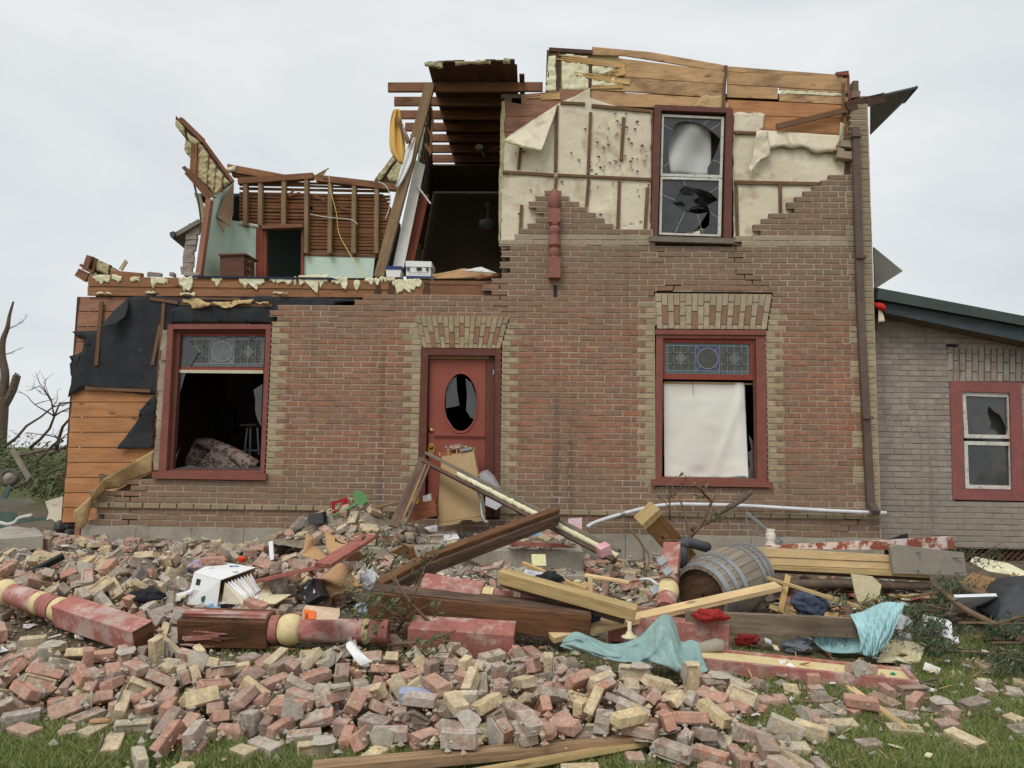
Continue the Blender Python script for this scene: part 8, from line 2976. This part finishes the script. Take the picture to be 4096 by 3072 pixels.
-614,-580,128,155,-27,43,2,-37,-557,68,3,5,8,0,-465,-571,113,45,7,-21,0,193,-545,64,0,157,-46,0,-621,-576,138,-21,-30,36,0,-876,-579,112,61,-23,62,0,
-941,-580,114,24,34,-30,2,-424,-562,97,-9,36,0,0,219,-540,70,91,6,-66,2,-828,-572,110,57,-13,178,0,-995,-574,111,-6,-21,-111,0,-648,-565,134,43,-33,-160,0,
-322,-549,74,-4,0,169,0,-459,-555,104,115,-52,67,0,90,-534,59,-4,-2,-163,0,-238,-544,73,4,0,-16,1,-82,-540,77,-90,8,-39,0,-549,-557,120,104,-32,-55,0,
-1033,-569,96,-91,4,-121,0,-504,-555,116,52,18,-151,0,19,-533,69,37,1,-117,0,-954,-565,115,-58,164,46,0,-581,-555,131,3,-165,75,0,-325,-544,93,58,-3,131,0,
-408,-541,84,4,36,-1,0,-348,-539,84,33,-20,-68,0,-37,-527,70,-172,3,35,0,-903,-557,116,-7,22,18,2,171,-518,58,-2,0,-127,0,214,-518,73,-85,2,-3,1,1,-523,71,-34,-1,64,0,
137,-520,86,-34,87,133,0,-773,-547,119,-27,42,2,0,-600,-542,127,-18,14,75,0,139,-511,59,2,-1,75,0,-511,-534,120,26,-56,-24,0,-1055,-549,103,87,0,-179,0,
-724,-540,117,159,45,33,0,-377,-528,101,101,-30,-26,0,69,-510,62,4,4,5,0,-266,-520,79,-105,-85,-70,2,-113,-514,79,87,0,167,1,-533,-530,116,149,2,-85,0,
-887,-541,121,-46,-20,-40,0,-448,-522,101,20,4,129,0,112,-502,64,89,-3,152,1,-573,-528,135,-56,41,10,0,-987,-536,110,-174,37,58,0,-436,-520,115,71,7,-22,0,
-785,-531,123,-71,-173,18,0,-370,-515,99,81,6,160,0,236,-490,56,-4,3,-117,0,-422,-513,92,47,-16,80,1,-75,-501,79,-88,-3,98,0,-829,-521,118,102,1,-65,0,
198,-484,58,0,0,177,0,-415,-506,111,8,28,-23,0,-494,-506,108,73,16,43,0,-1030,-520,97,-10,-54,86,0,74,-482,63,0,-6,145,1,-928,-514,111,47,-146,70,2,
-859,-511,114,1,-12,-53,0,-805,-507,120,86,1,157,0,-821,-506,136,4,1,-65,0,-52,-477,76,-1,5,-70,0,-940,-506,120,37,14,53,0,-402,-484,95,-175,15,-54,0,
94,-467,67,4,-85,-40,2,-331,-481,85,-1,-23,-167,0,-625,-491,121,-120,-26,-121,0,-1054,-501,102,-64,-137,17,0,-993,-500,114,61,148,35,0,223,-459,62,-91,-1,25,0,
34,-464,68,1,-6,119,1,-1090,-493,110,-45,2,105,0,196,-449,58,3,1,8,2,194,-450,78,76,-9,-4,0,-485,-466,101,95,144,-14,0,-910,-478,105,-89,16,-63,0,114,-442,63,6,0,54,0,
252,-436,59,5,1,-32,0,76,-440,73,-7,-8,6,0,-847,-469,109,-53,-152,38,0,198,-430,63,85,-179,0,0,-1080,-468,99,0,-26,90,0,-1034,-462,104,25,-23,84,0,
-938,-460,107,9,131,122,0,-1016,-453,103,121,-34,77,0,248,-404,78,93,-3,13,0,-1139,-444,97,-84,-40,-47,0,256,-398,62,-5,-1,135,0,206,-399,69,-3,-25,131,0,
-1054,-440,113,-77,-7,99,0,-960,-427,109,-1,5,-97,0,-933,-423,101,89,-5,85,2,198,-374,62,2,0,35,0,145,-367,65,5,1,42,0,165,-363,82,26,-1,-140,0,-1171,-399,98,4,4,-66,0,
189,-353,70,149,-4,30,0,-1114,-394,90,-92,-1,68,0,-288,-361,89,0,0,14,0,-1029,-370,101,-75,30,35,0,220,-325,64,-1,0,173,0,-342,-342,89,0,-180,-82,0,
-1081,-366,105,-172,-7,-30,0,-1125,-365,99,-89,31,-148,0,278,-320,67,92,-2,65,0,169,-323,88,101,14,68,0,149,-322,71,-86,-3,129,0,203,-317,78,-179,1,-18,0,
-1144,-356,95,-2,-23,-143,0,258,-303,65,-3,1,-138,0,-515,-329,100,38,22,163,0,-615,-327,89,-2,-178,-51,0,-1029,-334,93,135,1,-84,0,-334,-308,94,85,-179,-1,0,
-462,-312,103,-47,17,180,0,-565,-313,94,-90,3,-102,0,-498,-309,106,-46,144,-31,0,217,-286,78,2,1,-18,0,220,-279,66,1,2,-57,0,-540,-304,94,-105,-86,-44,2,
147,-277,68,4,-3,123,0,-377,-295,134,-92,5,-116,1,-146,-285,133,-90,0,91,1,-620,-294,91,-1,180,-1,2,-477,-292,139,-179,-31,55,0,-1043,-302,88,0,-2,-177,0,
-315,-278,143,-173,1,-16,0,-454,-282,135,-25,-6,138,0,-390,-280,139,50,-12,63,0,-125,-269,133,-3,-90,0,2,-1000,-290,88,180,0,-84,0,-16,-265,133,-90,0,-113,0,
-1259,-297,88,-178,-1,86,0,-176,-269,129,0,0,-97,0,-428,-276,136,-162,11,-40,0,-358,-269,136,0,-18,104,0,-408,-266,146,-33,165,-67,2,136,-242,70,-1,-4,-163,0,
-310,-260,132,0,7,-100,0,13,-248,129,0,0,113,0,86,-242,133,-90,0,87,0,-1080,-270,95,89,3,-82,1,-39,-241,133,90,90,0,2,50,-233,129,0,0,56,0,-1024,-260,89,4,2,6,0,
-366,-245,150,127,2,16,0,-428,-247,157,-19,31,-178,1,-464,-247,149,26,18,-40,0,-115,-231,129,0,0,121,0,-1099,-257,107,-44,-93,124,0,160,-215,72,88,1,-67,0,
199,-212,68,-1,1,-103,0,-523,-238,139,21,-9,-17,1,26,-221,137,-159,19,-34,1,-408,-236,153,3,-155,-94,1,-373,-230,156,-38,-173,20,0,-312,-227,139,19,17,-8,0,
-643,-230,95,-92,0,-144,1,197,-203,85,90,1,-51,0,-1288,-246,90,-2,-179,32,0,-257,-217,131,7,180,-69,0,-282,-211,135,0,-15,109,0,10,-201,132,14,0,7,0,
-224,-204,133,90,0,32,0,-560,-211,137,-23,-3,119,0,-1108,-223,93,2,0,-61,0,66,-191,137,18,-13,54,0,145,-180,70,-177,3,12,1,-335,-202,154,-28,6,-115,0,
-415,-204,175,-5,-40,90,0,-306,-196,153,52,-15,63,0,-126,-187,133,-90,0,113,0,-1274,-213,90,3,0,55,2,-659,-194,93,-1,-2,125,0,-539,-195,157,82,34,-152,0,
-500,-194,177,-61,-30,4,0,-92,-172,136,9,-22,16,2,-280,-176,137,-1,-19,172,1,38,-166,137,-16,-12,-173,0,-71,-168,142,-17,14,-163,2,-310,-172,149,-160,16,39,2,
-251,-169,131,-13,0,-85,0,-443,-178,192,10,23,-88,0,-593,-177,133,-165,8,-89,2,123,-148,72,178,-1,-86,0,149,-144,71,2,179,-69,0,-1298,-189,93,-1,-3,110,0,
-1172,-179,97,-85,1,-26,0,-375,-162,188,31,19,57,0,-1325,-181,101,24,-12,-40,0,-963,-167,91,-179,1,-27,1,-304,-148,151,3,-31,161,0,-1155,-167,99,-23,85,73,2,
-633,-149,98,-87,-3,111,0,-578,-139,138,12,15,-143,0,-397,-139,192,-6,23,44,0,-106,-124,140,-5,-19,7,0,-485,-139,186,5,21,-150,2,-438,-139,207,13,-80,-129,2,
-30,-121,161,4,-2,98,0,-292,-126,147,86,27,11,1,-614,-133,125,7,159,16,0,51,-114,139,18,14,43,0,1,-110,156,0,-10,-117,0,-1136,-135,99,91,2,112,2,-1345,-136,94,0,0,100,2,
106,-95,133,-89,-90,0,2,-414,-115,199,71,-22,-112,0,-282,-104,136,180,19,19,0,-349,-110,176,-32,-22,-112,2,-207,-99,129,0,0,-161,0,-243,-100,129,0,0,-65,0,
-324,-98,152,175,33,25,0,-1189,-118,95,-1,-1,-160,0,31,-78,141,-12,19,0,0,-359,-90,159,11,-147,41,0,-78,-72,143,-29,1,45,0,84,-66,133,-90,0,174,0,-922,-87,94,86,-1,29,0,
-276,-67,139,180,30,31,0,-334,-70,149,57,-164,-26,2,-656,-68,94,2,-1,74,0,-606,-63,96,-91,1,33,0,-200,-53,129,0,0,89,0,-1355,-79,94,0,-1,-11,0,-1253,-66,96,-86,-2,-141,0,
-391,-46,163,-90,-24,69,0,-321,-31,145,0,-98,-99,0,-197,-44,345,3,-10,-9,1,-1426,-56,93,1,0,-32,0,-339,-25,146,44,80,-145,0,-1180,-27,93,178,-1,10,0,
-1229,0,92,-180,-1,-82,0,-1275,14,101,94,93,27,1,-1320,38,93,-3,-2,-114,0,-1284,40,98,2,-20,162,0,-1369,127,89,-6,-1,3,2,)
M_CRUMB = m_plain('mortar_crumb',(160,152,138),(196,188,174),20,.95,.9,70,dirt=(140,128,112),dirtamt=.35,dscale=25)
BL = (.215,.155,.105)
rk = random.Random(3)


def loose_brick(L,seed,frog=True,broken=False,crust=0):
    """one worn brick: chamfered, chipped, hollow frog, mortar crust; materials 0 clay 1 mortar"""
    r = random.Random(seed)
    bm = bmesh.new()
    bmesh.ops.create_cube(bm,size=1)
    bmesh.ops.scale(bm,vec=(L * .90,.092,.060),verts=bm.verts)
    for v in bm.verts:
        v.co += V((r.uniform(-.003,.003),r.uniform(-.003,.003),r.uniform(-.002,.002)))
    if broken:
        e = [f for f in bm.faces if f.normal.x > .9]
        bmesh.ops.subdivide_edges(bm,edges=list(e[0].edges),cuts=2,use_grid_fill=True)
        for v in bm.verts:
            if v.co.x > L / 2 - .008:
                v.co.x += r.uniform(-.028,.012)
                v.co.y += r.uniform(-.005,.005)
    bm.normal_update()
    if frog:
        f = max(bm.faces,key=lambda q: q.normal.z * q.calc_area())
        q = bmesh.ops.inset_region(bm,faces=[f],thickness=.022)
        q = bmesh.ops.inset_region(bm,faces=[f],thickness=.006,depth=-.013)
    bm.normal_update()
    es = [e for e in bm.edges if len(e.link_faces) == 2 and e.calc_face_angle(0) > .9]
    bmesh.ops.bevel(bm,geom=es,offset=.0045,segments=1,profile=.5,affect='EDGES')
    # chips
    for _ in range(r.randint(2,5)):
        c = V((r.choice((-1,1)) * L / 2,r.choice((-1,1)) * .051,r.choice((-1,1)) * .0325))
        rad = r.uniform(.012,.042)
        for v in bm.verts:
            d = (v.co - c).length
            if d < rad:
                v.co += (-c).normalized() * (rad - d) * r.uniform(.4,.8)
    for f in bm.faces:
        f.material_index = 0
    if crust:
        for _ in range(crust):
            face = r.choice(((0,0,-1),(0,0,-1),(1,0,0),(0,1,0),(0,-1,0),(-1,0,0)))
            n = V(face)
            a = n.orthogonal().normalized()
            b = n.cross(a)
            ha = abs(a.x) * L / 2 + abs(a.y) * .051 + abs(a.z) * .0325
            hb = abs(b.x) * L / 2 + abs(b.y) * .051 + abs(b.z) * .0325
            hn = abs(n.x) * L / 2 + abs(n.y) * .051 + abs(n.z) * .0325
            k = 9
            ca,cb = r.uniform(-.3,.3) * ha,r.uniform(-.3,.3) * hb
            ring = []
            for i in range(k):
                t = 6.283 * i / k
                ring.append(n * (hn - .002) + a * max(-ha,min(ha,ca + ha * r.uniform(.5,.95) * math.cos(t))) + b * max(-hb,min(hb,cb + hb * r.uniform(.5,.95) * math.sin(t))))
            top = [p * .97 + n * r.uniform(.002,.006) for p in ring]
            cv = bm.verts.new(n * (hn + r.uniform(.003,.009)) + a * ca + b * cb)
            v0 = [bm.verts.new(p) for p in ring]
            v1 = [bm.verts.new(p) for p in top]
            for i in range(k):
                j = (i + 1) % k
                for fv in ((v0[i],v0[j],v1[j],v1[i]),(v1[i],v1[j],cv)):
                    f = bm.faces.new(fv)
                    f.material_index = 1
    bm.normal_update()
    return bm


VAR = []
sd0 = 0
for cls in range(3):
    for k in range((9,4,4)[cls]):
        sd0 += 1
        VAR.append((cls,loose_brick(BL[cls],sd0,frog=(cls == 0 and k % 3 != 0) or (cls == 1 and k % 2 == 0),broken=cls > 0 or k in (4,7,8),crust=(0,0,1,0,0,1,0,0,1)[k])))
MATS3 = [M_REDBR,M_BUFBR,M_BRNBR]
CNAME = ['red','buff','brown']
BMESH_ = {}
for i,(cls,bm) in enumerate(VAR):
    for mi in range(3):
        me = bpy.data.meshes.new('loose_brick')
        bm.to_mesh(me)
        me.materials.append(MATS3[mi])
        me.materials.append(M_CRUMB)
        BMESH_[(i,mi)] = me
rec = [BRICKS[i:i + 7] for i in range(0,len(BRICKS),7)]
NAMED = []
restv,restf,restm,off = [],[],[],0
KCACHE = {}
for i,(cls,bm) in enumerate(VAR):
    bm.verts.index_update()
    KCACHE[i] = (np.array([tuple(v.co) for v in bm.verts]),[tuple(v.index for v in f.verts) for f in bm.faces],[f.material_index for f in bm.faces])


def zone(p):
    d = p - CAM
    zc = d.dot(cf)
    x,y = CX + F * d.dot(cr) / zc,CY - F * d.dot(cu) / zc
    if y > 2880:
        return 'in the front row by the grass' if x < 1400 else 'near the foreground plank' if x < 2700 else 'on the grass at lower right'
    if x > 2950:
        return 'on the grass beside the red edged trim'
    if y > 2700:
        return 'in the lower left brick field' if x < 1100 else 'in the brick field below the dark beam' if x < 2100 else 'in the brick field below the teal towel'
    if y > 2560:
        return 'below the long red column' if x < 700 else 'below the column with the cream ball' if x < 1550 else 'below the red square block' if x < 2250 else 'beside the teal towel'
    return 'in the heap left of the white carton' if x < 740 else 'around the white carton' if x < 1200 else 'on the porch steps' if x < 2350 else 'in the heap beside the barrel'


def onpic(p):
    d = p - CAM
    zc = d.dot(cf)
    return CX + F * d.dot(cr) / zc,CY - F * d.dot(cu) / zc


# nothing lies on the carton; a thin second cover fills the foot of the wall
rec = [q for q in rec if not (inpoly(*onpic(V((q[0] / 200,q[1] / 200,q[2] / 200))),[(735,2250),(1030,2235),(1020,2345),(890,2440),(735,2440)]) and q[1] > -780)]
for poly,cnt in (([(330,2145),(1150,2178),(1180,2215),(330,2180)],80),([(-50,2120),(330,2150),(330,2190),(-50,2180)],40),([(1250,2230),(1700,2240),(1500,2330),(1230,2330)],34),([(1900,2230),(2350,2240),(2400,2300),(1950,2290)],24),([(2350,2190),(2640,2200),(2640,2270),(2350,2260)],22)):
    for _ in range(cnt):
        while True:
            a_,b_ = rk.uniform(min(p[0] for p in poly),max(p[0] for p in poly)),rk.uniform(min(p[1] for p in poly),max(p[1] for p in poly))
            if inpoly(a_,b_,poly):
                break
        p = PG(a_,b_,.045)
        rec.append((p.x * 200,p.y * 200,p.z * 200,rk.gauss(0,22) + rk.choice((0,0,180,90)),rk.gauss(0,18),rk.uniform(0,360),rk.choices((0,1,2),(.6,.2,.2))[0]))
for idx,(x,y,z,rx,ry,rz,cls) in enumerate(rec):
    p = V((x / 200,y / 200,z / 200))
    eul = Euler((R(rx),R(ry),R(rz)))
    vi = rk.choice([i for i,v in enumerate(VAR) if v[0] == cls])
    mi = rk.choices((0,1,2),(.54,.29,.17))[0]
    if idx < 298:
        o = bpy.data.objects.new('loose_brick',BMESH_[(vi,mi)])
        COL.objects.link(o)
        o.location = p
        o.rotation_euler = eul
        up = eul.to_matrix() @ V((0,0,1))
        st = ('broken half' if cls == 2 else 'broken') if cls else ('hollow side up' if up.z > .7 else 'hollow side down' if up.z < -.7 else 'lying tilted' if abs(up.z) > .35 else 'standing on edge')
        NAMED.append((('%s %s brick %s' % (st,CNAME[mi],zone(p))) if cls else '%s brick %s %s' % (CNAME[mi],st,zone(p)),(p - CAM).dot(cr) / (p - CAM).dot(cf),o))
    else:
        v,f,m_ = KCACHE[vi]
        R3 = np.array(eul.to_matrix())
        restv.append(v @ R3.T + np.array(tuple(p)))
        restf += [tuple(q + off for q in ff) for ff in f]
        restm += [mi if q == 0 else 3 for q in m_]
        off += len(v)
ORDN = 'leftmost,second from left,third from left,fourth from left,fifth from left,sixth from left,seventh from left,eighth from left,ninth from left,tenth from left,eleventh from left,twelfth from left,thirteenth from left,fourteenth from left,fifteenth from left'.split(',')
KIN = {}
for lb,sx,o in NAMED:
    KIN.setdefault(lb,[]).append((sx,o))
for lb,lst in KIN.items():
    lst.sort(key=lambda q: q[0])
    for i,(sx,o) in enumerate(lst):
        tag(o,lb if len(lst) == 1 else '%s, %s' % (lb,ORDN[min(i,14)]),'brick','loose bricks fallen from the house wall')
me = bpy.data.meshes.new('brick_rubble')
me.from_pydata(np.concatenate(restv).tolist(),[],restf)
for mt in MATS3 + [M_CRUMB]:
    me.materials.append(mt)
me.polygons.foreach_set('material_index',restm)
o = bpy.data.objects.new('brick_rubble',me)
COL.objects.link(o)
tag(o,'mass of smaller looking fallen bricks heaped between the wall and the columns','bricks',None,'stuff')

# ------------------------------------------------------------------ mortar crumbs and litter
rng = np.random.default_rng(4)
OCT = np.array([(1,0,0),(-1,0,0),(0,1,0),(0,-1,0),(0,0,1),(0,0,-1)],float)
OCF = [(0,2,4),(2,1,4),(1,3,4),(3,0,4),(2,0,5),(1,2,5),(3,1,5),(0,3,5)]


def inpx(x,y,poly):
    return inpoly(x,y,poly)


def scatter(polys,n,dz=0.0):
    out = []
    for poly,share in polys:
        xs_,ys_ = [p[0] for p in poly],[p[1] for p in poly]
        k = 0
        while k < n * share:
            a,b = rk.uniform(min(xs_),max(xs_)),rk.uniform(min(ys_),max(ys_))
            if inpx(a,b,poly):
                out.append(PG(a,b,dz))
                k += 1
    return out


HEAPZ = [([(-100,2170),(1200,2200),(1300,2430),(-100,2420)],.22),([(-100,2420),(1500,2440),(2950,2700),(2950,2960),(1500,2990),(700,2960),(-100,2890)],.5),([(1250,2250),(2400,2260),(2600,2430),(1300,2430)],.12),([(2600,2880),(3300,2880),(3300,3072),(2600,3072)],.06),([(2900,2650),(4096,2640),(4096,3072),(3000,3072)],.10)]


def crumbs(name,label,n,smin,smax,mats,zones,seed,flat=.7,lift=.3):
    r = np.random.default_rng(seed)
    pts = scatter(zones,n)
    vs_,fs_,ms_ = [],[],[]
    for i,p in enumerate(pts):
        s = smin + (smax - smin) * r.random() ** 2.2
        q = OCT * (s * r.uniform(.55,1.25,(6,3))) * np.array((1,1,flat))
        a = r.uniform(0,6.28)
        ca,sa = math.cos(a),math.sin(a)
        q = q @ np.array(((ca,-sa,0),(sa,ca,0),(0,0,1))).T
        vs_.append(q + np.array((p.x,p.y,p.z + s * lift)))
        fs_ += [tuple(k + 6 * i for k in f) for f in OCF]
        ms_ += [int(r.choice(len(mats),p=[.5,.25,.25][:len(mats)] if len(mats) == 3 else None))] * 8
    me = bpy.data.meshes.new(name)
    me.from_pydata(np.concatenate(vs_).tolist(),[],fs_)
    for mt in mats:
        me.materials.append(mt)
    me.polygons.foreach_set('material_index',ms_)
    o = bpy.data.objects.new(name,me)
    COL.objects.link(o)
    return tag(o,label,'rubble',None,'stuff')


crumbs('mortar_gravel','pale mortar crumbs and grit strewn between the fallen bricks',9000,.004,.028,[M_CRUMB,M_REDBR,M_BUFBR],HEAPZ,1)
crumbs('mortar_chunks','fist sized grey mortar lumps among the fallen bricks',420,.02,.06,[M_CRUMB,M_CONC,M_BUFBR],HEAPZ,2)
# lumps caught between and on the bricks
r = np.random.default_rng(9)
vs_,fs_,ms_ = [],[],[]
for q in rec:
    for _ in range(11):
        sz = .004 + .026 * r.random() ** 2
        o_ = OCT * (sz * r.uniform(.55,1.25,(6,3)))
        i = len(vs_)
        vs_.append(o_ + np.array((q[0] / 200 + r.uniform(-.14,.14),q[1] / 200 + r.uniform(-.14,.14),q[2] / 200 + r.uniform(-.05,.02))))
        fs_ += [tuple(k + 6 * i for k in f) for f in OCF]
        ms_ += [int(r.choice(3,p=[.6,.2,.2]))] * 8
me = bpy.data.meshes.new('brick_chips')
me.from_pydata(np.concatenate(vs_).tolist(),[],fs_)
for mt in (M_CRUMB,M_REDBR,M_BUFBR):
    me.materials.append(mt)
me.polygons.foreach_set('material_index',ms_)
o = bpy.data.objects.new('brick_chips',me)
COL.objects.link(o)
tag(o,'brick chips and mortar lumps caught between the fallen bricks','rubble',None,'stuff')
# step and porch grit
pz = ZP
vs_,fs_ = [],[]
for i in range(900):
    st = rk.choice(((-1.5,-.1,0),(-1.5,-.1,0),(-1.85,-1.5,.2),(-2.2,-1.85,.4)))
    s = rk.uniform(.005,.03)
    q = OCT * (s * rng.uniform(.6,1.2,(6,3)))
    vs_.append(q + np.array((rk.uniform(x0 + .1,x1 - .1),rk.uniform(st[0],st[1]),pz - st[2] + s * .3)))
    fs_ += [tuple(k + 6 * i for k in f) for f in OCF]
me = bpy.data.meshes.new('step_grit')
me.from_pydata(np.concatenate(vs_).tolist(),[],fs_)
me.materials.append(M_CRUMB)
o = bpy.data.objects.new('step_grit',me)
COL.objects.link(o)
tag(o,'plaster grit lying on the concrete porch steps','grit',None,'stuff')


# slivers, paper bits, leaf litter
def litter(name,label,cat,n,zones,seed,lo,hi,wr,mats):
    r = random.Random(seed)
    m = MB()
    for p in scatter(zones,n):
        L = r.uniform(lo,hi)
        w = L * r.uniform(*wr)
        a = r.uniform(0,6.28)
        d = V((math.cos(a),math.sin(a),r.uniform(-.25,.45)))
        c = p + V((0,0,r.uniform(.005,.07)))
        m.beam(c - d * L / 2,c + d * L / 2,w,min(w,.012) * r.uniform(.4,1),up=(r.gauss(0,.4),r.gauss(0,.4),1),mi=r.randrange(len(mats)))
    return build(m,name,mats,None,label=label,cat=cat,kind='stuff')


CTR = [([(1150,2180),(1650,2200),(2350,2230),(2650,2260),(2600,2440),(1400,2440),(1150,2380)],.7),([(3050,2330),(3700,2330),(3650,2480),(3100,2480)],.3)]
ZR = [([(2300,2420),(4096,2420),(4096,2800),(2900,2760),(2300,2620)],.5),([(600,2200),(2700,2160),(2700,2450),(700,2440)],.5)]
litter('wood_slivers','splinters of lath and board scattered through the wreckage','splinters',300,HEAPZ + ZR,5,.05,.2,(.03,.1),[M_STUD,M_FRESH,M_MOULD,M_STUD,M_GREYWOOD,M_REDPLK])
litter('board_fragments','tangle of broken boards and lath ends between the steps and the barrel','boards',230,CTR,12,.18,.55,(.08,.2),[M_STUD,M_MOULD,M_GREYWOOD,M_REDPLK,M_BEAM,M_YTIM])
litter('paper_scraps','scraps of white paper and plaster scattered through the wreckage','scraps',360,HEAPZ + ZR + CTR + CTR,6,.025,.10,(.4,.9),[M_PAPERW,M_CREAMDW,M_WHITEGYP,M_CARD,M_GREYPNT])

# ------------------------------------------------------------------ grass
GZ = [([(-50,2880),(260,2900),(700,2950),(900,2990),(1500,3010),(2500,3000),(2600,3072),(2600,3110),(-50,3110)],17000,.055),([(2850,2720),(3400,2760),(4150,2640),(4150,3110),(2600,3110),(2700,2960),(2950,2860)],26000,.055),([(3560,2560),(4150,2540),(4150,2660),(3600,2700)],3500,.05),([(500,2560),(1600,2590),(2800,2640),(2900,2740),(1500,2720),(400,2640)],3000,.045),([(0,2700),(2600,2760),(2600,2900),(0,2860)],2600,.05),([(2900,2600),(3400,2700),(3100,2740),(2850,2690)],2500,.05)]
gv,gf = [],[]
r = random.Random(8)
cnt = 0
for poly,n,hh in GZ:
    xs_,ys_ = [p[0] for p in poly],[p[1] for p in poly]
    k = t_ = 0
    while k < n and t_ < n * 6:
        t_ += 1
        a,b = r.uniform(min(xs_),max(xs_)),r.uniform(min(ys_),max(ys_))
        if not inpx(a,b,poly):
            continue
        p = PG(a,b)
        dn = NZ.noise(V((p.x * 1.8,p.y * 1.8,4))) + .6 * NZ.noise(V((p.x * 6,p.y * 6,1)))
        if dn < r.uniform(-.75,.15):
            continue
        for _ in range(2):
            q = p + V((r.gauss(0,.012),r.gauss(0,.012),-.004))
            h = hh * r.uniform(.5,1.5)
            th = r.uniform(0,6.28)
            wv = V((math.cos(th),math.sin(th),0)) * r.uniform(.0015,.003)
            ln = V((r.gauss(0,.5),r.gauss(0,.5),0)) * h
            i = len(gv)
            gv += [q - wv,q + wv,q + wv * .7 + ln * .35 + V((0,0,h * .6)),q - wv * .7 + ln * .35 + V((0,0,h * .6)),q + ln + V((0,0,h))]
            gf += [(i,i + 1,i + 2,i + 3),(i + 3,i + 2,i + 4)]
        k += 1
me = bpy.data.meshes.new('grass')
me.from_pydata([tuple(v) for v in gv],[],gf)
me.materials.append(M_GRASS)
o = bpy.data.objects.new('grass',me)
COL.objects.link(o)
tag(o,'short trampled green lawn grass along the bottom and lower right','grass',None,'stuff')
